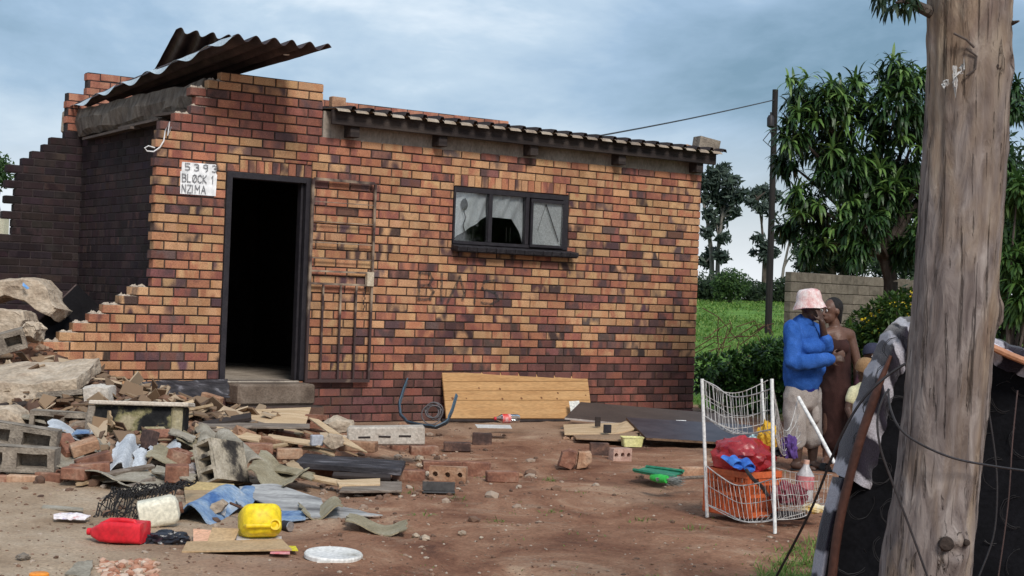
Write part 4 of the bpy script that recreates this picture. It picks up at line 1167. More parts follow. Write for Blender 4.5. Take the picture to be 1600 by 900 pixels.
def sheet(name, corners, waves, amp, mt, label, cat='roof sheet', thick=.007, rag=.03, bend=0.0, curl=0.0, group=RUB, nu=None, phase=0.0, parent=None, nv=10, mats2=None):
    """corrugated fragment: waves run across from corner 0 to 1; broken edges; optional lengthwise bend"""
    p = [V3(c) for c in corners]
    n = (p[1] - p[0]).cross(p[3] - p[0]).normalized()
    if n.z < 0: n = -n
    m_ = MB(); s_ = rnd.uniform(0, 90)
    dx, dy = (p[1] - p[0]).normalized(), (p[3] - p[0]).normalized()
    def f_(u, v):
        q = p[0].lerp(p[1], u).lerp(p[3].lerp(p[2], u), v)
        eu, ev = (abs(u - .5) * 2) ** 6, (abs(v - .5) * 2) ** 6
        q = q + dx * rag * fb((v * 4 + s_, u, 1)) * eu + dy * rag * 1.6 * fb((u * 5, v + s_, 2)) * ev
        return q + n * (amp * math.sin(2 * math.pi * (waves * u + phase)) + bend * math.sin(math.pi * v) + curl * (u - .5) ** 2 * 4 + amp * .25 * fb((u * 2 + s_, v * 2, 7)))
    m_.grid(f_, nu or max(8, int(waves * 10)), nv)
    lift(m_, .8)
    return m_.build(name, mt, parent, label=label, cat=cat, group=group, smooth=True, thick=thick)

def cored(L_, W_, H_, cells, hole, depth, oct_=False):
    """a block lying with its cored face up (+z): real holes in that face"""
    m_ = MB(); x0 = -L_ / 2; cw_ = L_ / cells
    for i in range(cells):
        cx_ = x0 + (i + .5) * cw_
        o_ = [(-1, -1), (0, -1), (1, -1), (1, 0), (1, 1), (0, 1), (-1, 1), (-1, 0)]
        outer = [Vector((cx_ + a_ * cw_ / 2, b_ * W_ / 2, H_ / 2)) for a_, b_ in o_]
        if oct_: inner = [Vector((cx_ + hole[0] * math.cos(math.atan2(b_, a_)), hole[1] * math.sin(math.atan2(b_, a_)), H_ / 2)) for a_, b_ in o_]
        else: inner = [Vector((cx_ + a_ * hole[0], b_ * hole[1], H_ / 2)) for a_, b_ in o_]
        low = [Vector((p.x, p.y, H_ / 2 - depth)) for p in inner]
        m_.add(outer + inner + low, [(j, (j + 1) % 8, 8 + (j + 1) % 8, 8 + j) for j in range(8)] + [(8 + j, 8 + (j + 1) % 8, 16 + (j + 1) % 8, 16 + j) for j in range(8)] + [tuple(16 + j for j in range(8))])
    a_, b_, c_ = L_ / 2, W_ / 2, H_ / 2
    c8 = [(-a_, -b_, -c_), (a_, -b_, -c_), (a_, b_, -c_), (-a_, b_, -c_), (-a_, -b_, c_), (a_, -b_, c_), (a_, b_, c_), (-a_, b_, c_)]
    m_.add(c8, [(3, 2, 1, 0), (0, 1, 5, 4), (1, 2, 6, 5), (2, 3, 7, 6), (3, 0, 4, 7)])
    return m_
def rough_up(m_, amt, seed=0):
    for i, p in enumerate(m_.v):
        p += Vector((fb(p * 9 + Vector((seed, 0, 0))), fb(p * 9 + Vector((0, seed, 5))), fb(p * 9 + Vector((5, 0, seed))))) * amt
    return m_
def place(m_, name, p, rot, mt, label, cat, group=None, **kw):
    me = m_.mesh(name, mt, **kw)
    o = link(name, me, None, p, rot.to_euler())
    return tag(o, label, cat, group)
UP = {'flat': (0, 0, 0), 'edge': (0, 0, 90), 'end': (0, 90, 0)}
def lbrick(x, y, label, yaw=0, pose='flat', mt=None, z=None, Y=None, lean=(0, 0), cut=1.0, holes=False, group='loose bricks lying about the yard'):
    """x, y: pixel of the brick's lowest middle"""
    p = at(x, y, Y) if Y else gnd(x, y, z or 0.0)
    if not Y: p = gnd(x, y, (z or 0) + gh(p.x, p.y))
    L_, W_, H_ = .222 * cut, .106, .073
    m_ = cored(L_, W_, H_, 3, (.019, .019), .055, True) if holes else MB().box((0, 0, 0), (L_, W_, H_))
    m_ = rough_up(m_, .004, rnd.uniform(0, 50))
    up = {'flat': H_, 'edge': W_, 'end': L_}[pose] / 2
    rot = rotm(yaw, lean[0], lean[1]) @ rotm(*UP[pose])
    return place(m_, 'brick', p + Vector((0, 0, up - .004)), rot, mt or brick_red, label, 'brick', group, **({} if holes else dict(bevel=.006)))
def block(x, y, Y, label, yaw=0, lean=(0, 0), pose='edge', dims=(.39, .19, .15), cells=2, mt=None, hole=None, sq=.84, name='cement_block', group='hollow cement blocks in the rubble'):
    dims = (dims[0], dims[1] * (sq if pose == 'edge' else 1), dims[2])
    m_ = cored(*dims, cells, hole or (dims[0] / cells * .34, dims[1] * .27), dims[2] * .8)
    m_ = rough_up(m_, .006, rnd.uniform(0, 50))
    return place(m_, name, at(x, y, Y), rotm(yaw, *lean) @ rotm(*UP[pose]), mt or block_grey, label, 'block', group)
def chunk(name, outline, Y, depth, mt, label, cat, tilt=0.0, rough=.02, back=1.0, sub=3, group=None, ysl=0.0, smooth=False):
    """rough lump: photo outline at distance Y, carried back by depth; tilt raises the far side"""
    m_ = MB(); f_ = [at(x, y, Y + ysl * (x - outline[0][0]) / 100) for x, y in outline]
    c = sum(f_, Vector()) / len(f_)
    dpt = Vector((0, depth, tilt))
    mid = [c + (p - c) * 1.06 + dpt * .45 for p in f_]
    bk_ = [c + (p - c) * back + dpt for p in f_]
    m_.loft([[c + (p - c) * .90 - Vector((0, .02, 0)) for p in f_], f_, mid, bk_])
    o_ = Vector((c.x, c.y + depth / 2, min(p.z for p in f_)))
    me = m_.mesh(name, mt, o_)
    bm = bmesh.new(); bm.from_mesh(me)
    bmesh.ops.triangulate(bm, faces=[f for f in bm.faces if len(f.verts) > 4])
    bmesh.ops.subdivide_edges(bm, edges=list(bm.edges), cuts=sub, use_grid_fill=True)
    bmesh.ops.recalc_face_normals(bm, faces=bm.faces); bm.normal_update()
    s_ = rnd.uniform(0, 60)
    for v in bm.verts: v.co += v.normal * rough * (fb(v.co * 4 + Vector((s_, 0, 0)), 1, 4) + .35 * fb(v.co * 26 + Vector((s_, 0, 0)), 1, 2))
    bm.to_mesh(me); bm.free()
    if smooth: me.polygons.foreach_set('use_smooth', [True] * len(me.polygons)); me.set_sharp_from_angle(angle=R(30))
    return tag(link(name, me, None, o_), label, cat, group)
def stone(x, y, w, label, mt=None, flat=.6, z=0.0, Y=None, name='stone', cat='stone', group='loose stones and mortar lumps'):
    p = at(x, y, Y) if Y else gnd(x, y, z + .0)
    s_ = w / 2 * p.y / F
    bm = bmesh.new(); bmesh.ops.create_icosphere(bm, subdivisions=3, radius=1)
    k_ = rnd.uniform(0, 99)
    for v in bm.verts:
        d = v.co.normalized(); q = Vector((round(d.x * 1.6) / 1.6, round(d.y * 1.6) / 1.6, round(d.z * 1.6) / 1.6))
        r_ = 1 + .30 * fb(d * 1.3 + Vector((k_, 0, 0)), 1, 3) + .07 * fb(d * 5 + Vector((0, k_, 0)))
        v.co = d.lerp(q, .35) * r_; v.co = Vector((v.co.x * s_, v.co.y * s_ * .8, v.co.z * s_ * flat))
    me = bpy.data.meshes.new(name); bm.to_mesh(me); bm.free(); me.materials.append(mt or pale_concrete)
    me.polygons.foreach_set('use_smooth', [True] * len(me.polygons)); me.set_sharp_from_angle(angle=R(28))
    return tag(link(name, me, None, p + Vector((0, 0, s_ * flat * .7)), (0, 0, rnd.uniform(0, 6))), label, cat, group)

# ------------------------------------------------------------------ loose roof sheets on the house
rust_sheet = mat('rusted_sheet', [(.026, .018, .022), (.05, .034, .036), (.085, .058, .056)], 4, .75, .2, stretch=(1, 1, 1))
lit_edge_m = mat('lit_edge', [(.38, .46, .52), (.50, .58, .63)], 7, .5, .1)  # pale blue stands in for the sheet's lit top surface
def hp(u, y, z): return HO + HD * u + HN * y + Vector((0, 0, z))
big = sheet('roof_sheet', [hp(-3.62, -.80, 3.45), hp(-2.79, -1.06, 3.43), hp(-2.62, 1.9, 3.42), hp(-3.54, 3.60, 3.20)], 5.5, .032, rust_sheet, 'loose corrugated roof sheet tipped up over the parapet above the doorway', thick=.004, rag=.015, nv=30, nu=66, group='loose sheets on the roof')
eg = MB()
eg.grid(lambda u, v: hp(-3.625 + .08 * u - .035 * v, -.80 + 4.40 * u, 3.455 - .245 * u + .03 * fb((u * 5, 0, 3)) - .07 * v * (.55 + .45 * math.sin(u * 38))), 120, 2)
eg.build('folded_edge', lit_edge_m, big, smooth=True, thick=.002)
hl = MB(); hl.lathe([(0, 0), (.028, 0), (.028, .004), (0, .004)], hp(-2.98, -.55, 3.395), n=12); hl.build('patch', mat('light_patch', [(.7, .72, .74), (.8, .8, .8)], 5, .6, 0), big)
sheet('roof_sheet', [(275, 46, 14.9), (362, 60, 14.5), (345, 118, 16.4), (236, 118, 16.6)], 3.5, .03, mat('dusty_sheet', [(.05, .038, .036), (.085, .066, .062), (.12, .095, .09)], 4, .8, .2), 'dusty corrugated sheet standing behind the tipped roof sheet', thick=.004, rag=.01, group='loose sheets on the roof')
block(1103, 228, 17.62, 'hollow cement block resting on the right end of the roof', 20, (10, 0), 'flat', (.26, .19, .16), 1, block_grey, (.085, .062), group='blocks on the roof')
for i, (x, y, lb) in enumerate(((527, 168, 'tan brick standing at the left end of the roof sheeting'), (1072, 236, 'tan brick weighing down the roof sheeting near its right end'))):
    lbrick(x, y, lb, 35 + 20 * i, 'edge' if i == 0 else 'flat', brick_tan, Y=[15.2, 17.6][i], cut=.7, group='bricks on the roof')
wire = mat('white_string', [(.62, .60, .60), (.75, .74, .74)], 9, .8, 0)
st_ = MB(); pts = [hw(*q, -.03) for q in ((268, 198), (262, 212), (265, 190), (258, 205), (256, 220), (250, 230), (240, 237), (230, 236), (226, 231), (232, 228), (242, 231))]
st_.tube([hp(p.x, p.y, p.z) for p in pts], .006, 5); st_.build('plastic_string', wire, None, smooth=True, label='white plastic string dangling from the broken left end of the front wall', cat='string')

crust = mat('mortar_crust', [(.34, .27, .21), (.50, .42, .34)], 14, .95, .6)
for i, q in enumerate(steps[:8] + tops[1:6]):                    # crumbled mortar left on the broken courses
    zt = -0.01 + (math.floor((q.z + .01) / RH) + 1) * RH
    for k_ in range(2):
        m_ = MB(); m_.grid(lambda u, v: (q.x + .01 + k_ * .07 + .09 * u, .006 + .09 * v, zt - .004 + .02 * math.sin(math.pi * u) * math.sin(math.pi * v) * (1 + 1.2 * fb((u * 5 + i * 3, v * 5, k_)))), 8, 6)
        m_.build('mortar_crust', crust, front, thick=.006)
# ------------------------------------------------------------------ rubble, back to front
chunk('concrete_lump', [(-30, 440), (10, 437), (60, 438), (74, 452), (80, 470), (93, 482), (78, 497), (40, 468), (5, 463), (-30, 470)], 13.3, .45, pale_concrete, 'big rough concrete lump on top of the heap with a blue scrap on it', 'concrete', tilt=-.03, rough=.03, group=RUB)
board('blue_scrap', [(36, 441, 13.22), (46, 450, 13.2), (42, 452, 13.2), (35, 446, 13.2)], .003, mat('blue_plastic', [(.10, .24, .50), (.16, .33, .60)], 5, .5, 0), 'small blue plastic scrap on the top concrete lump', 'scrap', bevel=0)
chunk('concrete_lump', [(-30, 486), (15, 483), (36, 486), (40, 500), (30, 520), (22, 540), (-30, 545)], 12.9, .4, pale_concrete, 'pale concrete lump at the left edge below the topmost lump', 'concrete', tilt=-.04, rough=.025, group=RUB)
chunk('mortar_lump', [(28, 512), (40, 502), (56, 504), (64, 515), (52, 530), (32, 531)], 12.7, .2, pale_concrete, 'crumbly mortar lump leaning against the black panel', 'mortar', rough=.045, sub=4, group=RUB)
block(4, 536, 12.5, 'broken cement block end at the left edge under the pale lump', 15, (-18, 8), 'edge', (.36, .19, .14))
board('burnt_board', [(30, 546, 13.2), (104, 566, 13.75), (154, 490, 14.2), (120, 458, 13.9)], .022, mat('black_panel', [(.010, .009, .011), (.02, .018, .02)], 4, .7, .1), 'black burnt panel leaning in the fallen room', 'panel', edge=mat('brown_edge', [(.05, .03, .026), (.10, .065, .055)], 6, .8, .2), bevel=0, group=RUB)
chunk('concrete_slab', [(-60, 603), (0, 596), (60, 600), (119, 592), (121, 612), (70, 622), (20, 634), (-60, 645)], 11.5, .62, pale_concrete, 'large pale concrete slab jutting from the left edge of the heap', 'slab', tilt=.13, rough=.022, sub=4, group=RUB)
block(108, 626, 11.5, 'grey hollow block beneath the large pale slab', -6, (-6, 0), 'edge', (.44, .19, .15))
chunk('mortar_piece', [(128, 606), (150, 602), (168, 606), (169, 628), (150, 632), (130, 632)], 11.4, .22, mat('white_mortar', [(.45, .39, .33), (.58, .53, .47)], 8, .95, .5), 'whitish mortar lump on the end of the block under the slab', 'mortar', rough=.012, group=RUB)
board('black_gap_panel', [(-20, 655, 11.3), (92, 640, 11.5), (96, 616, 11.9), (-20, 640, 11.8)], .02, dark_wood, 'dark panel standing in for the black gap under the large pale slab', 'board', bevel=.004, group=RUB)  # dark panel takes the place of the black gap below the slab
sheet('dark_roof_sheet', [(210, 628, 13.2), (210, 599, 13.4), (357, 595, 13.8), (357, 629, 13.55)], 1.7, .022, charred, 'scorched dark corrugated strip leaning on the wall left of the doorstep', thick=.006, rag=.012, phase=.2, nu=40)
chunk('stone_lump', [(190, 632), (205, 618), (225, 612), (242, 616), (246, 632)], 12.2, .2, mat('beige_stone', [(.36, .27, .19), (.46, .37, .27)], 6, .95, .5), 'beige stone lying behind the scorched cement block', 'stone', rough=.02, group=RUB)
lbrick(278, 631, 'brick standing on end before the scorched corrugated strip', 20, 'flat', brick_tan, Y=12.4, cut=.55)
chunk('mortar_lump', [(-30, 640), (10, 636), (28, 645), (38, 662), (20, 668), (-30, 668)], 10.9, .25, pale_concrete, 'pinkish concrete lump at the left edge above the stacked blocks', 'concrete', rough=.02, group=RUB)
block(96, 660, 10.9, 'cement block lying behind the stacked pair of blocks', 4, (2, 0), 'edge', (.42, .19, .13))
chunk('brick_lump', [(98, 672), (115, 660), (142, 655), (142, 672), (125, 680)], 10.75, .15, mat('grey_lump', [(.20, .15, .115), (.32, .25, .19)], 7, .95, .5), 'grey broken lump beside the scorched cement block', 'stone', rough=.015, group=RUB)
block(28, 682, 10.0, 'upper tilted hollow block of the stacked pair at the left edge', 4, (7, 0), 'edge', (.52, .19, .13))
block(20, 716, 9.65, 'lower hollow block of the stacked pair at the left edge', 1, (1, 0), 'edge', (.56, .19, .15))
# scorched block with a mossy rim
burnt_face = mat('mossy_scorch', [(.010, .010, .011), (.02, .02, .02), (.20, .18, .09), (.34, .29, .19)], 4.5, .95, .4, lo=.42, hi=.60)
p = at(214, 662, 10.75)
m_ = MB(); m_.box((0, 0, 0), (.62, .30, .235), None, 0)
o = place(rough_up(m_, .004), 'burnt_block', p + Vector((0, .12, 0)), rotm(3, 0, -5), burnt_face, 'large scorched block with a mossy rim in the middle of the heap', 'block', RUB, bevel=.012)
cp = MB(); cp.box((.01, -.02, .130), (.68, .36, .03)); cp = rough_up(cp, .008, 3)
me = cp.mesh('pale_top', mat('pale_mortar', [(.48, .40, .32), (.60, .53, .45)], 8, .95, .5), bevel=.006); c_ = bpy.data.objects.new('pale_top', me); col.objects.link(c_); c_.parent = o; ORG[c_] = Vector()
rim_m = mat('mossy_rim', [(.14, .12, .06), (.30, .255, .155), (.42, .37, .27)], 7, .95, .5)
for nm_, c_b, d_b in (('lower_rim', (0, -.148, -.088), (.60, .03, .055)), ('side_rim', (.272, -.148, .01), (.075, .03, .20)), ('lower_rim', (-.17, -.148, -.045), (.10, .026, .06)), ('lower_rim', (.12, -.148, -.05), (.16, .026, .05))):
    cp = rough_up(MB().box(c_b, d_b), .014, c_b[0] * 40 + 3); me = cp.mesh(nm_, rim_m, bevel=.012); c_ = bpy.data.objects.new(nm_, me); col.objects.link(c_); c_.parent = o; ORG[c_] = Vector()
cp = MB(); cp.box((-.325, -.03, -.01), (.05, .30, .24), rotm(0, 6, 0)); me = cp.mesh('broken_flange', block_grey, bevel=.006); c_ = bpy.data.objects.new('broken_flange', me); col.objects.link(c_); c_.parent = o; ORG[c_] = Vector()
# fibre cement fragments in the middle of the heap
sheet('fibre_sheet', [(80, 686, 10.2), (148, 682, 10.45), (146, 668, 10.8), (72, 668, 10.6)], .9, .04, asb_white, 'pale blue sheet fragment left of the scorched block', phase=.1)
board('blue_sheet_bit', [(112, 678, 10.3), (140, 676, 10.35), (140, 671, 10.5), (120, 671, 10.5)], .006, blue_paint, 'small blue painted bit beside the pale blue fragment', 'scrap', bevel=0)
sheet('fibre_sheet', [(165, 733, 9.7), (205, 736, 9.8), (222, 690, 10.35), (186, 685, 10.25)], 1.0, .035, asb_white, 'white curved sheet fragment under the scorched block', phase=.75, bend=.02)
sheet('fibre_sheet', [(206, 737, 9.75), (232, 738, 9.85), (230, 706, 10.1), (210, 705, 10.05)], .5, .03, asb_white, 'narrow white sheet fragment right of the white curved one', phase=.0)
sheet('fibre_sheet', [(148, 712, 9.9), (168, 712, 10.0), (172, 686, 10.35), (150, 690, 10.3)], .6, .03, asb_grey, 'curled grey sheet fragment above the tan brick', phase=.3)
sheet('fibre_sheet', [(88, 722, 9.7), (126, 730, 9.65), (128, 712, 10.0), (90, 702, 10.05)], .6, .03, asb_grey, 'grey curled fragment touching the lower stacked block', phase=.5)
sheet('fibre_sheet', [(92, 734, 9.55), (205, 764, 9.15), (208, 768, 9.35), (120, 736, 9.9)], 1.2, .02, asb_grey, 'long bent grey strip sliding off the front of the heap', phase=.6, rag=.05)
sheet('fibre_sheet', [(165, 756, 9.45), (262, 764, 9.3), (264, 742, 9.75), (166, 736, 9.9)], .55, .025, asb_grey, 'grey gutter-like fragment at the front of the heap', phase=.05)
sheet('fibre_sheet', [(228, 718, 9.95), (318, 742, 9.6), (322, 726, 10.0), (246, 700, 10.3)], .7, .03, asb_dirty, 'dirty sheet fragment slanting under the scorched block', phase=.2)
sheet('fibre_sheet', [(230, 710, 10.1), (284, 706, 10.2), (276, 688, 10.5), (240, 690, 10.5)], .7, .03, asb_white, 'bluish white fragment beneath the right side of the scorched block', phase=.4)
board('fibre_board', [(276, 684, 10.4), (312, 702, 10.3), (326, 696, 10.5), (288, 672, 10.8)], .008, asb_dirty, 'flat grey-green fragment right of the scorched block', 'roof sheet', RUB, bevel=0, sub=6, rag=.03)
sheet('fibre_sheet', [(310, 694, 10.4), (352, 692, 10.5), (350, 672, 10.9), (306, 668, 10.9)], .9, .035, asb_grey, 'arched grey fragment left of the ridge piece', phase=.0)
# ridge piece: half pipe
def half_pipe(name, a_, b_, r_, mt, label, arc=3.4, up=Vector((0, 0, 1))):
    a_, b_ = V3(a_), V3(b_); t = (b_ - a_).normalized(); x_ = t.cross(up).normalized(); y_ = x_.cross(t)
    m_ = MB(); m_.grid(lambda u, v: a_.lerp(b_, v) + (x_ * math.cos(arc * (u - .5) + math.pi / 2) + y_ * math.sin(arc * (u - .5) + math.pi / 2)) * r_ * (1 + .04 * fb((u * 3, v * 6, 2))), 18, 8)
    return m_.build(name, mt, None, label=label, cat='roof sheet', group=RUB, smooth=True, thick=.008)
half_pipe('ridge_tile', (350, 684, 10.75), (400, 730, 9.8), .058, asb_grey, 'grey rounded ridge piece lying across the heap')
sheet('fibre_sheet', [(386, 742, 9.5), (446, 764, 9.15), (480, 738, 9.75), (408, 712, 10.15)], .95, .045, asb_dirty, 'wide dirty corrugated fragment right of the burnt hollow block', phase=.15)
m_ = cored(.27, .15, .30, 3, (.031, .048), .2); rough_up(m_, .006, 8)
zx = Vector((-.52, -.84, .16)).normalized(); xx = Vector((.34, -.20, -.92)); xx = (xx - zx * xx.dot(zx)).normalized()
place(m_, 'cement_block', at(346, 725, 9.62), Matrix((xx, zx.cross(xx), zx)).transposed(), block_burnt, 'burnt hollow cement block with three holes facing left', 'block', 'hollow cement blocks in the rubble')
# bricks in the heap
for (x, y, Y, yaw, lean, pose, cut, mt_, hol, lb) in (
    (35, 768, 9.5, 2, (0, 0), 'edge', .85, brick_tan, False, 'tan brick standing under the lower stacked block'),
    (76, 764, 9.55, -4, (0, 0), 'edge', .75, brick_red, False, 'red brick under the right end of the lower stacked block'),
    (99, 760, 9.65, -12, (0, 0), 'edge', .7, brick_red, False, 'reddish brick peeping out right of the lower stacked block'),
    (2, 768, 9.5, 5, (0, 0), 'edge', .8, brick_red, False, 'brick cut by the left edge under the lower stacked block'),
    (105, 706, 10.1, -50, (30, 0), 'flat', 1, brick_red, False, 'red brick sliding down beside the upper stacked block'),
    (132, 706, 10.0, 22, (-18, 10), 'flat', .8, brick_tan, False, 'tan brick beneath the pale blue fragment'),
    (146, 728, 9.8, 24, (-16, 0), 'flat', 1, brick_red, False, 'orange brick lying below the tan one in the heap'),
    (140, 741, 9.6, 14, (-5, 0), 'flat', 1.1, brick_red, False, 'orange brick lowest on the left of the white fragment'),
    (118, 748, 9.45, -10, (0, 0), 'flat', .7, brick_red, False, 'half brick on the ground below the long bent strip'),
    (232, 703, 10.35, 60, (20, 0), 'end', .6, brick_sooty, False, 'sooty broken brick under the scorched block'),
    (286, 722, 10.0, -20, (12, 0), 'flat', .8, brick_red, True, 'brick with holes wedged among the grey fragments'),
    (276, 752, 9.45, 15, (0, 8), 'edge', .65, brick_red, False, 'red brick wrapped in a plastic scrap at the front of the heap'),
    (382, 690, 11.0, 35, (20, 35), 'flat', .75, brick_tan, True, 'tan brick with two holes behind the ridge piece'),
    (400, 708, 10.6, 10, (0, 0), 'flat', 1, brick_red, False, 'red brick behind the wide dirty fragment'),
    (430, 700, 11.0, -25, (5, 0), 'flat', 1, brick_tan, False, 'tan brick behind the charred plank'),
    (452, 716, 10.6, 12, (0, 0), 'flat', .8, brick_tan, False, 'pale brick at the left end of the charred plank'),
    (500, 742, 10.4, 4, (0, 0), 'flat', .8, brick_red, False, 'brick propping the left end of the charred plank'),
    (300, 650, 12.2, 30, (0, 0), 'flat', .9, brick_red, False, 'red brick by the lower doorstep at the back of the heap'),
    (330, 636, 12.6, -15, (12, 0), 'edge', .8, brick_tan, False, 'tan brick leaning at the back of the heap by the step'),
    (494, 668, 12.2, 3, (0, 0), 'edge', .8, brick_red, True, 'brick with holes standing by the wall right of the step'),
    (520, 700, 11.0, 20, (0, 0), 'flat', 1, brick_red, False, 'brick under the leaning plywood panel'),
    (560, 704, 11.0, -10, (0, 0), 'flat', 1.2, brick_tan, False, 'long tan brick behind the charred plank'),
    (250, 690, 10.6, 15, (0, 25), 'flat', .8, brick_red, False, 'brick jammed under the right corner of the scorched block'),
    (455, 690, 11.4, 40, (8, 10), 'flat', 1, brick_red, False, 'brick behind the small pale plywood strip')):
    lbrick(x, y, lb, yaw, pose, mt_, Y=Y, lean=lean, cut=cut, holes=hol, group='bricks in the rubble heap')
# boards right of the heap
board('plywood_sheet', [(382, 668, 11.5), (478, 662, 11.9), (486, 636, 12.5), (392, 640, 12.3)], .012, ply, 'pale plywood sheet leaning below the doorstep', 'plywood', bevel=.002)
board('dark_plank', [(318, 664, 11.3), (392, 652, 11.4), (392, 644, 11.5), (316, 658, 11.4)], .03, dark_wood, 'short dark plank lying before the pale plywood sheet', 'plank', bevel=.003)
board('plank', [(305, 666, 11.2), (484, 668, 11.2), (484, 662, 11.35), (306, 659, 11.4)], .014, plank_grey, 'thin brown board under the pale plywood sheet', 'plank', bevel=.002)
board('plywood_offcut', [(278, 668, 11.3), (320, 652, 11.6), (330, 646, 11.9), (288, 652, 11.8)], .012, ply_dirty, 'plywood offcut at the right end of the scorched block', 'plywood', bevel=.002)
board('plywood_sheet', [(482, 652, 11.55), (498, 655, 11.5), (574, 706, 10.55), (536, 692, 10.7)], .011, ply, 'pale plywood panel slanting down right of the step', 'plywood', bevel=.002)
board('plywood_strip', [(418, 684, 11.0), (500, 697, 10.7), (502, 690, 10.85), (420, 678, 11.2)], .012, ply, 'narrow pale plywood strip left of the slanting panel', 'plywood', bevel=.002, sub=5, rag=.02)
bxm = MB(); bxm.box(at(495, 688, 10.75), (.085, .06, .075), rotm(20, 0, 0)); bx_ = bxm.build('plastic_box', mat('grey_plastic', [(.30, .31, .35), (.42, .43, .47)], 5, .4, .05), None, label='small grey plastic box between the plywood pieces', cat='box', bevel=.006)
chunk('mortar_lump', [(508, 690), (516, 682), (532, 684), (536, 696), (520, 700)], 10.7, .12, pale_concrete, 'white mortar lump under the slanting plywood panel', 'mortar', rough=.03, group=RUB)
chunk('mortar_lump', [(508, 662), (525, 656), (548, 660), (552, 674), (530, 676)], 11.6, .16, pale_concrete, 'pale mortar lump at the left end of the long lintel', 'mortar', rough=.03, group=RUB)
p = at(603, 680, 11.5); m_ = MB(); m_.box((0, 0, 0), (.57, .20, .135))
o = place(rough_up(m_, .006, 4), 'cement_lintel', p, rotm(5, -2, 0), mat('lintel_cement', [(.30, .255, .21), (.42, .365, .31), (.50, .45, .39)], 8, .95, .5), 'long pale cement lintel lying on the ground by the wall', 'lintel', bevel=.012)
for i in range(3):
    s_ = MB(); s_.box((-.16 + i * .15, -.1015, -.005 + i * .004), (.09, .006, .012)); me = rough_up(s_, .004, i).mesh('dark_slot', dark_wood); c_ = bpy.data.objects.new('dark_slot', me); col.objects.link(c_); c_.parent = o  # slots are dark slabs on the face, their shade painted in
board('charred_plank', [(460, 722, 10.2), (627, 734, 10.15), (634, 720, 10.55), (476, 708, 10.75)], .042, charred, 'thick charred plank propped on bricks', 'plank', bevel=.005, edge=None)
board('pine_plank', [(470, 744, 9.85), (534, 757, 9.65), (534, 750, 9.75), (474, 738, 9.95)], .018, ply, 'short new pine strip under the charred plank', 'plank', bevel=.002)
board('pine_plank', [(530, 758, 9.6), (594, 756, 9.7), (594, 747, 9.85), (524, 750, 9.75)], .02, ply, 'pale pine plank lying in front of the charred plank', 'plank', bevel=.002)
board('grey_plank', [(530, 767, 9.45), (628, 766, 9.6), (628, 752, 9.9), (540, 752, 9.8)], .016, plank_grey, 'weathered grey plank lying beneath the pine planks', 'plank', bevel=.003)
# more broken pieces tangled into the heap
for (cs, mt_, lb) in (
    ([(62, 640, 11.7), (128, 650, 11.4), (132, 642, 11.6), (70, 632, 11.9)], ply_dirty, 'splintered board behind the block under the slab'),
    ([(330, 676, 11.0), (402, 690, 10.7), (408, 680, 10.9), (338, 666, 11.2)], ply, 'pale splintered board behind the ridge piece'),
    ([(240, 648, 11.6), (300, 636, 11.9), (304, 644, 11.8), (246, 656, 11.5)], ply, 'pale splintered board behind the right end of the scorched block'),
    ([(420, 668, 11.6), (470, 680, 11.3), (474, 674, 11.5), (424, 660, 11.8)], ply_dirty, 'splintered board left of the slanting plywood sheet'),
    ([(120, 756, 9.35), (168, 748, 9.5), (166, 741, 9.6), (118, 748, 9.5)], ply_dirty, 'splintered board on the ground right of the propping bricks'),
    ([(446, 724, 10.1), (470, 742, 9.75), (480, 738, 9.85), (458, 718, 10.2)], ply_dirty, 'short splintered board at the left end of the charred plank'),
    ([(176, 664, 10.62), (170, 640, 10.7), (150, 636, 10.9), (154, 662, 10.8)], ply_dirty, 'upright splintered board left of the scorched block')):
    board('splintered_board', cs, .014, mt_, lb, 'board', RUB, bevel=0, sub=6, rag=.045)
for (cs, mt_, lb) in (
    ([(60, 690, 10.4), (120, 694, 10.3), (124, 684, 10.5), (66, 680, 10.6)], asb_white, 'pale broken strip beside the upper stacked block'),
    ([(236, 736, 9.6), (300, 752, 9.35), (306, 742, 9.5), (246, 726, 9.75)], asb_grey, 'grey broken strip before the white curved fragment'),
    ([(300, 716, 9.9), (338, 704, 10.1), (330, 694, 10.3), (296, 704, 10.1)], asb_dirty, 'tan broken piece left of the burnt hollow block'),
    ([(420, 735, 9.8), (486, 748, 9.55), (492, 738, 9.75), (430, 724, 10.0)], asb_dirty, 'tan broken piece right of the wide dirty fragment'),
    ([(150, 650, 11.2), (205, 640, 11.4), (205, 632, 11.6), (152, 640, 11.5)], asb_grey, 'grey broken piece behind the scorched block'),
    ([(262, 676, 10.5), (300, 690, 10.3), (306, 682, 10.5), (270, 668, 10.7)], asb_grey, 'grey broken piece leaning on the scorched block'),
    ([(340, 690, 10.7), (362, 712, 10.3), (372, 706, 10.4), (352, 684, 10.8)], asb_grey, 'narrow grey broken piece beside the ridge piece'),
    ([(470, 700, 10.9), (520, 712, 10.6), (524, 704, 10.8), (478, 692, 11.1)], ply_dirty, 'broken board behind the charred plank'),
    ([(8, 650, 11.0), (70, 660, 10.8), (72, 652, 11.0), (14, 642, 11.2)], asb_grey, 'grey broken strip over the tilted block at the left edge'),
    ([(196, 772, 9.0), (246, 764, 9.2), (240, 756, 9.35), (194, 763, 9.2)], asb_grey, 'grey broken strip on the ground behind the black netting')):
    board('broken_sheet', cs, .012, mt_, lb, 'roof sheet', RUB, bevel=0, sub=7, rag=.035, sag=.02)
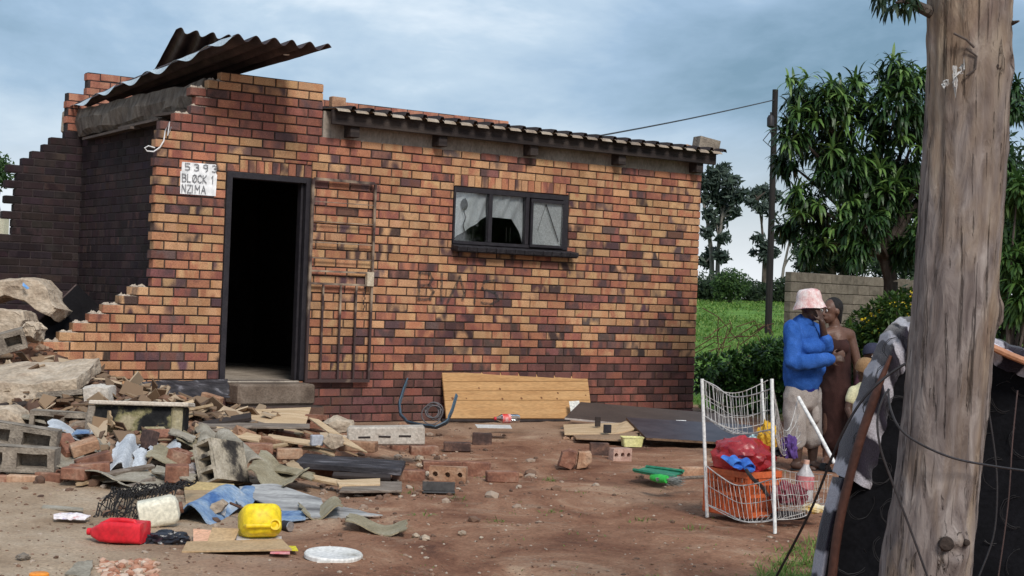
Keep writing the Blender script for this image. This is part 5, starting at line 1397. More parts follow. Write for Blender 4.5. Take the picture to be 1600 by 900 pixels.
for (a_, b_, w_, mt_, lb) in (
    ((300, 676, 10.9), (392, 668, 11.2), .05, plank_grey, 'grey batten across the heap behind the ridge piece'),
    ((352, 648, 11.8), (440, 672, 11.3), .045, plank_grey, 'brown batten under the pale plywood sheet'),
    ((405, 702, 10.7), (470, 690, 11.0), .04, ply_dirty, 'light batten behind the wide dirty fragment'),
    ((160, 742, 9.55), (240, 728, 9.8), .04, plank_grey, 'grey batten before the white curved fragment'),
    ((255, 655, 11.3), (330, 640, 11.7), .05, ply_dirty, 'light batten right of the scorched block'),
    ((520, 742, 9.95), (610, 746, 9.95), .06, dark_wood, 'charred batten beneath the charred plank'),
    ((585, 668, 12.2), (640, 676, 12.0), .04, plank_grey, 'grey batten behind the long lintel')):
    m_ = MB(); p0_, p1_ = at(*a_), at(*b_); d_v = p1_ - p0_; m_.box(p0_.lerp(p1_, .5), (d_v.length, w_, .022), d_v.to_track_quat('X', 'Z').to_matrix() @ rotm(0, 0, rnd.uniform(-25, 25))); lift(m_, .8)
    m_.build('batten', mt_, None, label=lb, cat='batten', group='battens in the rubble', bevel=.003)
# lone bricks across the yard
for (x, y, yaw, pose, cut, mt_, hol, lb) in (
    (626, 704, 24, 'edge', .8, brick_red, False, 'broken brick with a black end behind the charred plank'),
    (662, 710, 14, 'flat', 1, brick_red, False, 'red brick beside the broken one near the lintel'),
    (714, 704, 3, 'flat', 1, brick_sooty, False, 'black sooty brick lying flat in the yard'),
    (753, 695, 4, 'edge', .75, brick_sooty, False, 'brown half brick standing in the yard below the bottle'),
    (639, 750, 0, 'flat', 1, brick_red, False, 'dark red brick at the right end of the charred plank'),
    (700, 752, -6, 'edge', 1.15, brick_tan, True, 'orange brick with three holes at the front of the yard group'),
    (744, 744, -14, 'edge', .9, brick_red, False, 'orange brick standing on edge behind the three-hole brick'),
    (784, 752, 8, 'flat', 1.0, brick_red, False, 'split brick lying right of the three-hole brick'),
    (690, 735, 10, 'flat', 1.3, brick_red, False, 'red brick lying behind the three-hole brick'),
    (936, 711, 3, 'edge', .7, brick_sooty, False, 'dark brick standing beside the pale pink one'),
    (969, 720, 30, 'edge', .8, mat('pink_brick', [(.34, .20, .155), (.45, .29, .23), (.54, .38, .31)], 9, .95, .5), True, 'pale pink brick with two holes beside the yellow tub'),
    (1086, 744, 4, 'flat', 1.0, brick_tan, False, 'tan brick lying left of the white wire rack'),
    (638, 672, 0, 'flat', .8, brick_tan, False, 'tan brick lying on the foot of the bent blue trim')):
    lbrick(x, y, lb, yaw, pose, mt_, holes=hol, cut=cut)
chunk('broken_brick', [(872, 728), (878, 706), (890, 702), (903, 706), (900, 726), (892, 735)], 11.6, .10, brick_red, 'cracked brick lump in the middle of the yard, left piece', 'brick', rough=.014, group='loose bricks lying about the yard')
chunk('broken_brick', [(900, 733), (905, 707), (922, 707), (925, 722), (915, 731)], 11.65, .10, brick_tan, 'cracked brick lump in the middle of the yard, right piece', 'brick', rough=.014, group='loose bricks lying about the yard')
for (x, y, w_, lb, mt_) in ((664, 845, 18, 'pale flint stone alone in the yard foreground', None), (650, 840, 14, 'small pale stone behind the flint stone', None), (722, 836, 14, 'flat pale stone right of the flint stone', None), (752, 842, 8, 'white pebble in the near yard', None), (810, 746, 14, 'round yellowish stone beside the split brick', brick_tan), (606, 776, 16, 'tan stone at the end of the grey plank', brick_tan), (884, 688, 12, 'pink brick chip by the stacked boards', brick_tan), (898, 689, 14, 'second pink chip by the stacked boards, the right one', brick_tan), (36, 876, 24, 'grey pointed stone in the left foreground', block_grey), (655, 720, 16, 'white mortar crumb by the yard bricks', None), (668, 745, 16, 'pale mortar lump left of the three-hole brick', None), (580, 700, 20, 'pale mortar lump before the lintel', None), (655, 730, 12, 'small mortar crumb behind the three-hole brick', None), (420, 706, 26, 'brown lump among the bricks behind the wide fragment', brick_tan), (485, 712, 20, 'brown lump behind the charred plank', brick_tan), (340, 655, 26, 'reddish lump below the doorstep', brick_tan), (430, 668, 22, 'grey lump under the pale plywood sheet', block_grey)):
    stone(x, y, w_, lb, mt_)

# ------------------------------------------------------------------ front of the heap: mesh, blue sheets, containers
wm = MB(); tw = mat('black_wire', [(.010, .009, .009), (.025, .02, .018)], 9, .8, 0)
A0, A1, A2, A3 = at(146, 808, 8.35), at(240, 810, 8.35), at(308, 756, 9.1), at(190, 772, 9.0)
def net(u, v): return A0.lerp(A1, u).lerp(A3.lerp(A2, u), v) + Vector((0, 0, .06 * math.sin(3.1 * v) + .05 * fb((u * 4, v * 4, 1)) + .035 * fb((u * 9, v * 9, 5))))
for i in range(24):
    wm.tube([net((i + .25 * math.sin(j * 1.57 + i)) / 23, j / 16) for j in range(17)], .0035, 4)
for i in range(15):
    wm.tube([net(j / 22, (i + .3 * math.sin(j * 1.9 + i)) / 14) for j in range(23)], .0035, 4)
wm.build('wire_netting', tw, None, label='crumpled black wire netting at the front of the heap', cat='netting')
board('timber_offcut', [(150, 800, 8.95), (192, 780, 9.2), (242, 760, 9.5), (190, 776, 9.4)], .03, plank_grey, 'weathered timber offcut under the black netting', 'plank', bevel=.004)
board('plywood_board', [(290, 785, 8.95), (366, 786, 8.95), (366, 756, 9.45), (286, 752, 9.55)], .01, ply_dirty, 'dull yellow plywood board behind the blue sheets', 'plywood', bevel=.002)
board('plywood_strip', [(288, 764, 9.3), (366, 768, 9.25), (366, 756, 9.35), (288, 751, 9.45)], .012, mat('yellow_ply', [(.40, .29, .13), (.48, .36, .18)], 3, .8, .1), 'yellowish batten on the dull plywood board', 'plank', bevel=.002)
sheet('blue_sheet', [(258, 812, 8.4), (330, 822, 8.25), (395, 782, 8.95), (300, 786, 8.9)], .95, .055, blue_paint, 'blue and grey corrugated sheet lying behind the white container', 'roof sheet', phase=.72, rag=.02)
sheet('blue_sheet', [(362, 792, 8.75), (385, 800, 8.6), (408, 768, 9.2), (372, 770, 9.2)], .4, .04, blue_paint, 'bright blue curved scrap under the grey bent sheet', 'roof sheet', phase=.1)
board('blue_sheet', [(392, 820, 8.25), (478, 812, 8.4), (476, 799, 8.65), (396, 800, 8.65)], .008, blue_paint, 'flat blue strip right of the yellow can', 'roof sheet', bevel=0, sub=4, rag=.01)
sheet('grey_sheet', [(366, 759, 9.2), (470, 801, 8.45), (594, 797, 8.65), (430, 757, 9.25)], .35, .04, mat('scorched_fibre', [(.07, .065, .062), (.27, .26, .255), (.40, .39, .375)], 4, .85, .3, lo=.28, hi=.6, stretch=(.5, 2, 1)), 'long scorched grey sheet tapering to a point on the right', 'roof sheet', phase=.5, rag=.04)
sheet('fibre_sheet', [(474, 812, 8.45), (536, 808, 8.5), (530, 794, 8.9), (466, 796, 8.85)], .9, .035, asb_dirty, 'dirty arched fragment beneath the long scorched sheet', phase=.45, rag=.015)
sheet('fibre_sheet', [(540, 824, 8.15), (634, 832, 8.0), (636, 816, 8.35), (545, 812, 8.4)], .85, .03, asb_dirty, 'dirty sheet fragment lying alone right of the blue strip', phase=.2, rag=.02)
board('clear_plastic', [(340, 800, 8.5), (352, 806, 8.45), (356, 780, 8.7), (346, 780, 8.7)], .003, mat('cloudy_plastic', [(.36, .36, .37), (.48, .47, .47)], 6, .3, 0), 'cloudy plastic scrap standing on the blue sheet', 'scrap', bevel=0)
chunk('cement_bit', [(322, 803), (330, 788), (346, 780), (355, 788), (346, 800), (332, 806)], 8.45, .05, pale_concrete, 'pale cement flake on the blue sheet', 'cement', rough=.008)
cable('iron_rod', [at(360, 786, 8.5), at(394, 800, 8.35)], .008, 'rusty iron rod lying over the blue sheet', mat('rust', [(.06, .03, .02), (.14, .07, .045)], 9, .9, .2))

def rrect(w_, h_, r_, n=4):
    o_ = []
    for cx_, cy_, a0 in ((w_ / 2 - r_, h_ / 2 - r_, 0), (-w_ / 2 + r_, h_ / 2 - r_, 90), (-w_ / 2 + r_, -h_ / 2 + r_, 180), (w_ / 2 - r_, -h_ / 2 + r_, 270)):
        for i in range(n + 1): a_ = R(a0 + 90 * i / n); o_.append((cx_ + r_ * math.cos(a_), cy_ + r_ * math.sin(a_)))
    return o_
def can(secs, c, rot):                              # sections: (height, w, h, radius, dx)
    m_ = MB(); c = Vector(c)
    m_.loft([[c + rot @ Vector((x + dx, y, z)) for x, y in rrect(w_, h_, min(r_, w_ / 2 - .001, h_ / 2 - .001))] for (z, w_, h_, r_, dx) in secs])
    return m_
plast = lambda n, a, b: mat(n, [tuple(.55 * x + .05 * y for x, y in zip(a, (1, .7, .5))), a, b, tuple(.75 * x + .12 * y for x, y in zip(b, (1, .8, .6)))], 6, .5, .1, spec=.35, fine=40, lo=.22, hi=.78)
# red canister on its side, neck to the left
red_p = plast('red_plastic', (.55, .012, .022), (.66, .022, .035))
g0 = gnd(180, 852)
rot = rotm(-8, -90, 0)
c0 = g0 + Vector((.125, .08, .055))
rcan = empty('fuel_canister', g0, 'red plastic canister lying on its side in the near left yard', 'canister')
can([(-.002, .08, .12, .02, 0), (.0, .100, .145, .02, 0), (.165, .104, .15, .02, 0), (.215, .090, .125, .02, -.006), (.268, .045, .06, .015, -.012), (.278, .03, .035, .012, -.012)], c0, rot).build('body', red_p, rcan, smooth=True)
hm_ = MB(); hm_.tube([c0 + rot @ Vector(q) for q in ((.035, -.035, .03), (.056, -.035, .045), (.060, -.035, .10), (.056, -.035, .165), (.03, -.035, .215))], .012, 10); hm_.build('handle', red_p, rcan, smooth=True)
cm_ = MB(); cm_.lathe([(0, 0), (.018, 0), (.018, .02), (0, .02)], c0 + rot @ Vector((-.012, 0, .276)), rot @ Vector((0, 0, 1)), 12); cm_.build('cap', red_p, rcan, smooth=True)
# yellow jerry can lying back on the cardboard, mouth towards the viewer
yel_p = plast('yellow_plastic', (.72, .50, .010), (.80, .60, .016))
g1 = gnd(404, 850); rot = rotm(18, 0, 0) @ rotm(0, 0, 72)
c1 = g1 + Vector((-.035, .15, .072))
ycan = empty('jerry_can', g1, 'yellow plastic jerry can lying on flattened cardboard', 'canister')
can([(-.005, .14, .11, .03, 0), (0, .185, .145, .04, 0), (.02, .20, .165, .045, 0), (.15, .20, .165, .045, 0), (.19, .175, .15, .045, 0), (.212, .12, .11, .04, 0), (.218, .05, .05, .02, 0)], c1, rot).build('body', yel_p, ycan, smooth=True)
hm_ = MB(); hm_.tube([c1 + rot @ Vector(q) for q in ((-.085, -.035, .17), (-.08, -.04, .215), (-.03, -.04, .225), (.025, -.04, .222), (.045, -.04, .19))], .0125, 10); hm_.build('handle', yel_p, ycan, smooth=True)
cm_ = MB(); cm_.lathe([(.028, 0), (.028, .03), (.020, .03), (.018, .012), (0, .012)], c1 + rot @ Vector((.055, -.035, .195)), rot @ Vector((0, 0, 1)), 16); cm_.build('spout', yel_p, ycan, smooth=True)
lb_ = MB(); lb_.add([c1 + rot @ Vector(q) for q in ((-.045, .0835, .05), (.06, .0835, .05), (.06, .0835, .10), (-.045, .0835, .10))], [(0, 1, 2, 3)]); lb_.build('paper_label', mat('pale_label', [(.62, .60, .42), (.72, .70, .58)], 30, .7, 0), ycan)
# dirty white container
wc_ = empty('plastic_container', gnd(240, 826), 'dirty white plastic container lying before the black netting', 'container')
g2 = gnd(240, 826); rot = rotm(12, 0, 0) @ rotm(0, 78, 0)
can([(-.10, .13, .13, .03, 0), (-.095, .145, .145, .035, 0), (.075, .15, .15, .035, 0), (.10, .12, .13, .03, 0), (.112, .06, .06, .025, 0)], g2 + Vector((0, .09, .075)), rot).build('body', mat('dirty_white_plastic', [(.16, .10, .06), (.55, .50, .38), (.66, .62, .50)], 7, .45, .15, lo=.28, hi=.5), wc_, smooth=True)
cm_ = MB(); cm_.lathe([(.0, 0), (.03, 0), (.03, .02), (0, .02)], g2 + Vector((0, .09, .075)) + rot @ Vector((0, 0, .11)), rot @ Vector((0, 0, 1)), 12); cm_.build('cap', mat('brown_cap', [(.12, .05, .03), (.18, .08, .05)], 5, .5, 0), wc_)
def bag(name, x, y, Y, size, mt, label, cat, seed, crumple=.35, z=0.0, sub=4, soft=True):
    p = at(x, y, Y); bm = bmesh.new(); bmesh.ops.create_icosphere(bm, subdivisions=sub, radius=1)
    for v in bm.verts:
        d = v.co.normalized(); q = d * 2.2 + Vector((seed, 0, 0))
        k_ = 1 + crumple * .55 * fb(q, 1, 2) - crumple * .45 * abs(mnoise.noise(Vector((d.x * 2.6 + seed, d.y * 2.6, d.z * 1.5)))) + crumple * .10 * mnoise.noise(d * 9 + Vector((0, seed, 0)))
        v.co = Vector((d.x * size[0], d.y * size[1], d.z * size[2])) * k_
    lo = min(v.co.z for v in bm.verts)
    for v in bm.verts:
        if v.co.z < lo * .75: v.co.z = lo * .75
    me = bpy.data.meshes.new(name); bm.to_mesh(me); bm.free(); me.materials.append(mt)
    if soft: me.polygons.foreach_set('use_smooth', [True] * len(me.polygons)); me.set_sharp_from_angle(angle=R(35))
    return tag(link(name, me, None, p), label, cat)
black_bag = mat('black_bag_plastic', [(.010, .010, .014), (.022, .022, .03)], 8, .32, .3, spec=.5)
bag('plastic_bag', 262, 844, 7.62, (.11, .075, .05), black_bag, 'crumpled black plastic bag, the right bulging one by the cardboard', 'bag', 3, .6)
bag('plastic_bag', 222, 848, 7.6, (.085, .06, .045), black_bag, 'black plastic bag touching the red canister', 'bag', 9, .7)
bag('plastic_scrap', 300, 738, 9.6, (.07, .04, .05), mat('grey_film', [(.18, .14, .13), (.48, .44, .42)], 30, .4, .3), 'crinkled grey plastic scrap at the front of the heap', 'scrap', 5, .9)
cb = empty('cardboard_box', gnd(350, 862), 'flattened cardboard box with raised flap under the yellow can', 'cardboard')
board('base_flap', [(284, 861, 7.3), (456, 858, 7.34), (440, 842, 7.62), (292, 846, 7.55)], .008, cardboard, None, None, bevel=0, parent=cb)
board('raised_flap', [(322, 852, 7.5), (364, 850, 7.55), (374, 826, 7.7), (332, 824, 7.68)], .006, cardboard, None, None, bevel=0, parent=cb)
board('paper_flap', [(302, 848, 7.6), (328, 850, 7.58), (330, 828, 7.75), (302, 826, 7.78)], .003, mat('peach_paper', [(.62, .33, .20), (.68, .40, .27)], 4, .8, 0), None, None, bevel=0, parent=cb)
board('magazine', [(368, 853, 7.45), (440, 848, 7.52), (440, 838, 7.75), (370, 838, 7.7)], .006, mat('printed_paper', [(.55, .20, .12), (.62, .60, .58), (.30, .25, .42)], 14, .5, 0), 'colourful magazine under the yellow can', 'magazine', bevel=0)
board('paper_scrap', [(432, 858, 7.4), (466, 860, 7.38), (462, 853, 7.5), (430, 852, 7.52)], .004, mat('yellow_paper', [(.62, .52, .02), (.70, .60, .05)], 5, .6, 0), 'yellow paper scrap right of the cardboard', 'paper', bevel=0)
board('paper_scrap', [(422, 864, 7.3), (453, 865, 7.3), (453, 860, 7.36), (424, 859, 7.38)], .004, mat('pink_paper', [(.62, .10, .12), (.72, .50, .48)], 12, .6, 0), 'pink and white paper scrap right of the cardboard', 'paper', bevel=0)
tin = MB(); c = gnd(442, 829); tin.lathe([(0, 0), (.027, 0), (.027, .05), (.024, .052), (0, .052)], c + Vector((0, 0, .028)), Vector((.8, -.6, 0)), 18)
tn = tin.build('small_tin', black_steel, None, smooth=True, label='small black tin with silver rim by the yellow can', cat='tin')
rm_ = MB(); rm_.lathe([(.020, 0), (.026, 0), (.026, .006), (.020, .006)], c + Vector((0, 0, .028)) + Vector((.8, -.6, 0)) * .05, Vector((.8, -.6, 0)), 18); rm_.build('rim', mat('tin_rim', [(.5, .5, .5), (.6, .6, .6)], 5, .3, 0, metal=.8), tn)
# white lid, packet and foreground scraps
ld = MB(); c = gnd(521, 872)
ld.lathe([(.0, .018), (.118, .018), (.125, .021), (.134, .021), (.14, .014), (.140, -.002), (.132, -.002), (.13, .010), (0, .012)], c + Vector((0, 0, .006)), (.03, -.05, 1), 40)
lid = ld.build('bucket_lid', mat('dirty_white_lid', [(.40, .37, .32), (.60, .58, .54), (.70, .68, .65)], 6, .5, .1, lo=.25, hi=.55), None, smooth=True, label='round white bucket lid lying in the near yard', cat='lid')
tb_ = MB(); tb_.box(c + Vector((-.03, -.142, .004)), (.06, .012, .012)); tb_.build('tab', MATS['dirty_white_lid'], lid)
pk = MB(); c = gnd(108, 815)
pk.grid(lambda u, v: c + Vector(((u - .5) * .20 * (1 - .35 * abs(v - .5)), .10 * v, .012 + .028 * math.sin(math.pi * v) * (.6 + .4 * math.sin(3.1 * u)) + .006 * fb((u * 5, v * 5, 2)))), 16, 10)
pk.build('printed_packet', mat('packet_print', [(.62, .10, .07), (.70, .62, .62), (.72, .66, .66), (.25, .18, .40)], 14, .4, .1, lo=.3, hi=.66), None, smooth=True, thick=.004, label='printed red and white packet lying on the ground at left', cat='packet')
board('slate_strip', [(64, 795, 8.6), (130, 799, 8.5), (130, 795, 8.6), (68, 790, 8.75)], .008, asb_grey, 'thin grey strip lying behind the printed packet', 'scrap', bevel=0)
board('fibre_shard', [(100, 900, 6.6), (140, 903, 6.55), (146, 877, 6.95), (122, 880, 6.9)], .010, asb_grey, 'pointed grey sheet shard at the bottom left edge', 'roof sheet', bevel=0, sub=5, rag=.02)
board('timber_strip', [(160, 886, 6.85), (244, 878, 7.0), (244, 875, 7.05), (164, 880, 6.95)], .012, ply_dirty, 'thin timber strip behind the brick chips', 'plank', bevel=0)
ol = MB(); c = gnd(61, 902); ol.lathe([(0, 0), (.038, 0), (.042, .004), (.042, .016), (.036, .02), (0, .02)], c, (0, 0, 1), 20); ol.build('orange_lid', plast('orange_plastic', (.72, .22, .02), (.80, .28, .03)), None, smooth=True, label='orange screw lid at the bottom left edge', cat='lid')
pp = MB(); pp.box(at(174, 626, 11.9), (.045, .02, .03)); pp.build('pink_scrap', plast('pink_plastic', (.5, .02, .12), (.6, .03, .16)), None, label='tiny bright pink scrap behind the scorched block', cat='scrap', bevel=.003)

# ------------------------------------------------------------------ along the house wall
pine = mat('varnished_pine', [(.36, .19, .075), (.43, .24, .10), (.49, .29, .13)], 2.2, .6, .1, stretch=(.25, 1, 7), fine=25)
hb_ = empty('wooden_panel', gnd(808, 655), 'wide varnished pine bed panel leaning on the brick wall', 'panel')
C4 = [at(698, 655, 15.35), at(926, 655, 16.45), at(917, 581, 16.75), at(691, 582, 15.62)]
for i in range(5):
    a0, a1 = i / 5 + .003, (i + 1) / 5 - .003
    q = [C4[0].lerp(C4[3], a0), C4[1].lerp(C4[2], a0), C4[1].lerp(C4[2], a1), C4[0].lerp(C4[3], a1)]
    board('plank', q, .02, pine, None, None, bevel=.002, parent=hb_)
kn = mat('knot', [(.13, .05, .02), (.20, .09, .04)], 30, .7, 0)
nrm = (C4[1] - C4[0]).cross(C4[3] - C4[0]).normalized()
if nrm.y > 0: nrm = -nrm
for (u, v) in ((.23, .66), (.05, .44), (.14, .44), (.38, .43), (.51, .44), (.65, .45), (.76, .43), (.77, .55), (.37, .64), (.9, .91), (.97, .5)):
    k_ = MB(); c = C4[0].lerp(C4[1], u).lerp(C4[3].lerp(C4[2], u), v) + nrm * .0008
    k_.lathe([(0, 0), (rnd.uniform(.008, .016), 0), (.0, .001)], c, nrm, 9); k_.build('knot', kn, hb_)
board('paper_notice', [(892, 645, 16.15), (908, 645, 16.2), (905, 626, 16.3), (889, 627, 16.25)], .001, mat('old_notice', [(.45, .44, .40), (.66, .65, .60), (.30, .30, .30)], 40, .8, 0), None, None, bevel=0, parent=hb_)
# bent blue plastic trim
bt = MB(); path = [(636, 594, 14.6), (630, 610, 14.5), (624, 630, 14.35), (626, 648, 14.2), (638, 660, 14.0), (660, 665, 13.8), (682, 668, 13.7), (698, 660, 13.75), (706, 642, 13.9), (713, 618, 14.1)]
P_ = [at(*q) for q in path]; P2 = []
for i in range(len(P_) - 1):
    for j in range(4): P2.append(P_[i].lerp(P_[i + 1], j / 4))
P2.append(P_[-1])
secs = []
for i, q in enumerate(P2):
    t = (P2[min(i + 1, len(P2) - 1)] - P2[max(i - 1, 0)]).normalized(); s_ = Vector((0, -1, .3)); s_ = (s_ - t * s_.dot(t)).normalized(); n_ = t.cross(s_)
    w_ = .034 + .012 * math.sin(i * .3); secs.append([q + s_ * a_ * w_ + n_ * b_ * .010 + s_ * 0 for a_, b_ in ((-1, -1), (0, .4), (1, -1), (1, .2), (0, 1.6), (-1, .2))])
bt.loft(secs); bt.build('bent_trim', mat('blue_grey_plastic', [(.035, .065, .095), (.07, .115, .155)], 4, .5, .1), None, smooth=True, label='bent blue-grey plastic strip in a U shape by the wall', cat='strip')
cw_ = MB()
for i in range(5):
    c = at(676 + rnd.uniform(-4, 4), 645 + rnd.uniform(-6, 6), 14.9); r_ = rnd.uniform(.06, .11); tl = rv(.5); ax = Vector((tl.x, -1, tl.z)).normalized(); x_ = ax.orthogonal().normalized(); y_ = ax.cross(x_)
    cw_.tube([c + (x_ * math.cos(g) + y_ * math.sin(g)) * r_ for g in [q * .3927 for q in range(16)]], .006, 5, closed=True)
cw_.build('wire_coil', mat('grey_wire', [(.09, .085, .09), (.16, .15, .16)], 6, .6, 0), None, label='small coil of grey wire against the wall beside the pine panel', cat='wire')
cable('dark_pipe', [at(690, 657, 15.2), at(790, 658, 15.6), at(890, 657, 16.0)], .018, 'dark pipe lying along the foot of the pine panel', dark_wood, 8)
bo = empty('plastic_bottle', gnd(790, 662), 'clear plastic bottle with red label lying near the pine panel', 'bottle')
c = at(772, 654, 14.2); ax = Vector((1, .25, .02)).normalized()
pet = bpy.data.materials.new('clear_plastic_wall'); pet.use_nodes = True; glass_material(pet, (.80, .84, .86), .16)
m_ = MB(); m_.lathe([(0, .24), (.035, .24), (.042, .22), (.042, .07), (.018, .03), (.014, .02)], c, ax, 18); m_.build('bottle_body', pet, bo, smooth=True)
m_ = MB(); m_.lathe([(.0425, .075), (.0432, .08), (.0432, .15), (.0425, .155)], c, ax, 18); m_.build('paper_label', mat('red_label', [(.55, .03, .03), (.62, .05, .04), (.7, .6, .58)], 12, .5, 0), bo, smooth=True)
m_ = MB(); m_.lathe([(0, 0), (.016, 0), (.016, .02), (0, .02)], c, ax, 12); m_.build('cap', plast('red_cap', (.5, .02, .03), (.6, .03, .04)), bo, smooth=True)
board('paper_sheet', [(746, 668, 13.75), (800, 669, 13.7), (797, 664, 13.95), (742, 663, 14.0)], .004, mat('white_paper', [(.52, .50, .47), (.66, .64, .62)], 9, .8, 0), 'folded white paper lying in front of the plastic bottle', 'paper', bevel=0)
# wardrobe boards stacked right of the pine panel
board('wardrobe_board', [(882, 662, 14.9), (1170, 690, 15.1), (1140, 656, 16.3), (907, 637, 15.6)], .018, mat('brown_laminate', [(.055, .040, .034), (.085, .062, .052)], 3, .6, .1), 'large brown wardrobe board tilted over the stack of boards', 'board', bevel=0, edge=mat('pale_edge', [(.36, .31, .28), (.48, .43, .40)], 8, .8, .1))
board('wardrobe_board', [(882, 677, 13.9), (960, 678, 13.9), (985, 660, 14.5), (880, 663, 14.6)], .018, ply, 'yellow bare wardrobe board under the tilted brown board', 'board', bevel=.002)
board('wardrobe_board', [(958, 678, 13.9), (996, 668, 14.1), (984, 655, 14.5), (950, 668, 14.4)], .018, ply, 'bent end of the yellow bare board', 'board', bevel=.002)
board('wardrobe_board', [(900, 684, 13.6), (990, 688, 13.55), (1000, 676, 14.0), (892, 676, 14.1)], .016, mat('tan_laminate', [(.25, .16, .10), (.33, .22, .14)], 4, .7, .1), 'lowest tan wardrobe board of the stack', 'board', bevel=.002)
board('wardrobe_board', [(1010, 684, 13.55), (1180, 694, 13.6), (1175, 664, 14.8), (978, 652, 14.5)], .02, dark_board, 'dark purplish wardrobe door lying face up beside the yellow tub', 'door', bevel=0, edge=chip_edge)
bkt = MB(); bkt.box(at(949, 670, 13.85), (.07, .03, .075), rotm(5)); bkt.build('hinge_block', black_steel, None, label='small black bracket on the yellow bare board', cat='bracket', bevel=.003)
bkt = MB(); bkt.box(at(934, 659, 14.2), (.05, .03, .09), rotm(5)); bkt.build('hinge_block', dark_wood, None, label='dark block propping up the tilted brown board', cat='bracket', bevel=.003)
hn = MB(); hn.box(at(1064, 658.5, 14.95), (.115, .03, .025), rotm(6)); hn.build('white_handle', mat('white_plastic', [(.70, .70, .70), (.78, .78, .78)], 5, .4, 0), None, label='white plastic handle lying on the dark wardrobe door', cat='handle', bevel=.01)
tbm = MB(); c = gnd(988, 699); rr_ = rotm(12)
def tray(w_, d_, h_, th_, c, rot, mt, parent, name):
    m_ = MB(); o_ = rrect(w_, d_, .02); q = lambda s_, z: [c + rot @ Vector((x * s_, y * s_, z)) for x, y in o_]
    m_.loft([q(.86, 0), q(1, h_), q(1.05, h_), q(1.05, h_ - .008), q(1.0, h_ - .008)], caps=False); m_.loft([q(.85, .006), q(.96, h_)], caps=False)
    n = len(o_); m_.add(q(.86, 0), [tuple(range(n))]); m_.add(q(.85, .006), [tuple(range(n))]); m_.loft([q(.96, h_), q(1.0, h_)], caps=False)
    return m_.build(name, mt, parent, smooth=True)
tub = tray(.19, .13, .085, .004, c + Vector((0, .07, .002)), rotm(8), plast('pale_yellow_plastic', (.66, .62, .26), (.72, .68, .33)), None, 'plastic_tub')
tag(tub, 'pale yellow plastic tub in front of the dark wardrobe door', 'tub')
# green dustpan and hand broom
grn = plast('green_plastic', (.02, .16, .09), (.03, .22, .12)); lg = plast('lime_plastic', (.03, .42, .06), (.05, .52, .08))
dp = empty('dustpan', gnd(1025, 744), 'dark green plastic dustpan lying face down left of the rack', 'dustpan')
board('pan', [(990, 735, 10.75), (1040, 745, 10.5), (1068, 738, 10.75), (1010, 729, 11.05)], .012, grn, None, None, bevel=.003, parent=dp)
m_ = MB()
for s_ in ((990, 734, 10.7, 1040, 743, 10.45), (1010, 729, 11.0, 1068, 736, 10.72)): m_.tube([at(s_[0], s_[1], s_[2]), at(s_[3], s_[4], s_[5])], .012, 6)
m_.build('side_wall', grn, dp)
m_ = MB(); m_.tube([at(1042, 744, 10.5), at(1056, 746, 10.42)], .014, 8); m_.build('handle', grn, dp)
br = empty('hand_broom', gnd(1040, 758), 'hand broom with lime green head lying before the dustpan', 'broom')
m_ = MB(); m_.tube([at(1018, 746, 10.2), at(1030, 747.5, 10.15), at(1042, 749, 10.1)], [.02, .03, .026], 10); m_.build('head', lg, br, smooth=True)
m_ = MB()
for _ in range(160):
    a_ = at(1024 + rnd.uniform(0, 18), 749 + rnd.uniform(-3, 3), 10.12); m_.tube([a_, a_ + Vector((.10 + rnd.uniform(-.02, .03), rnd.gauss(0, .02), rnd.gauss(-.012, .012)))], .0016, 3, caps=False)
m_.build('bristles', mat('bristle', [(.10, .11, .10), (.36, .36, .33)], 20, .9, 0), br)
m_ = MB(); m_.tube([at(1046, 748.5, 10.15), at(1075, 746.5, 10.25), at(1104, 745, 10.35)], .011, 8); m_.build('handle', plank_grey, br, smooth=True)
pz = MB(); pz.span(0, .21, -.045, .045, 0, .006); pz.span(0, .21, .035, .045, .006, .065); c = gnd(660, 769)
pz.v = [c + rotm(6, 0, 0) @ (Vector((p.x, -p.y * .2 + p.z * .35 * 0 + p.y, p.z)) ) for p in pz.v]; pz.build('metal_channel', mat('dark_metal', [(.04, .037, .037), (.085, .08, .078)], 8, .5, .1), None, label='short dark metal channel lying before the three-hole brick', cat='channel', bevel=.002)

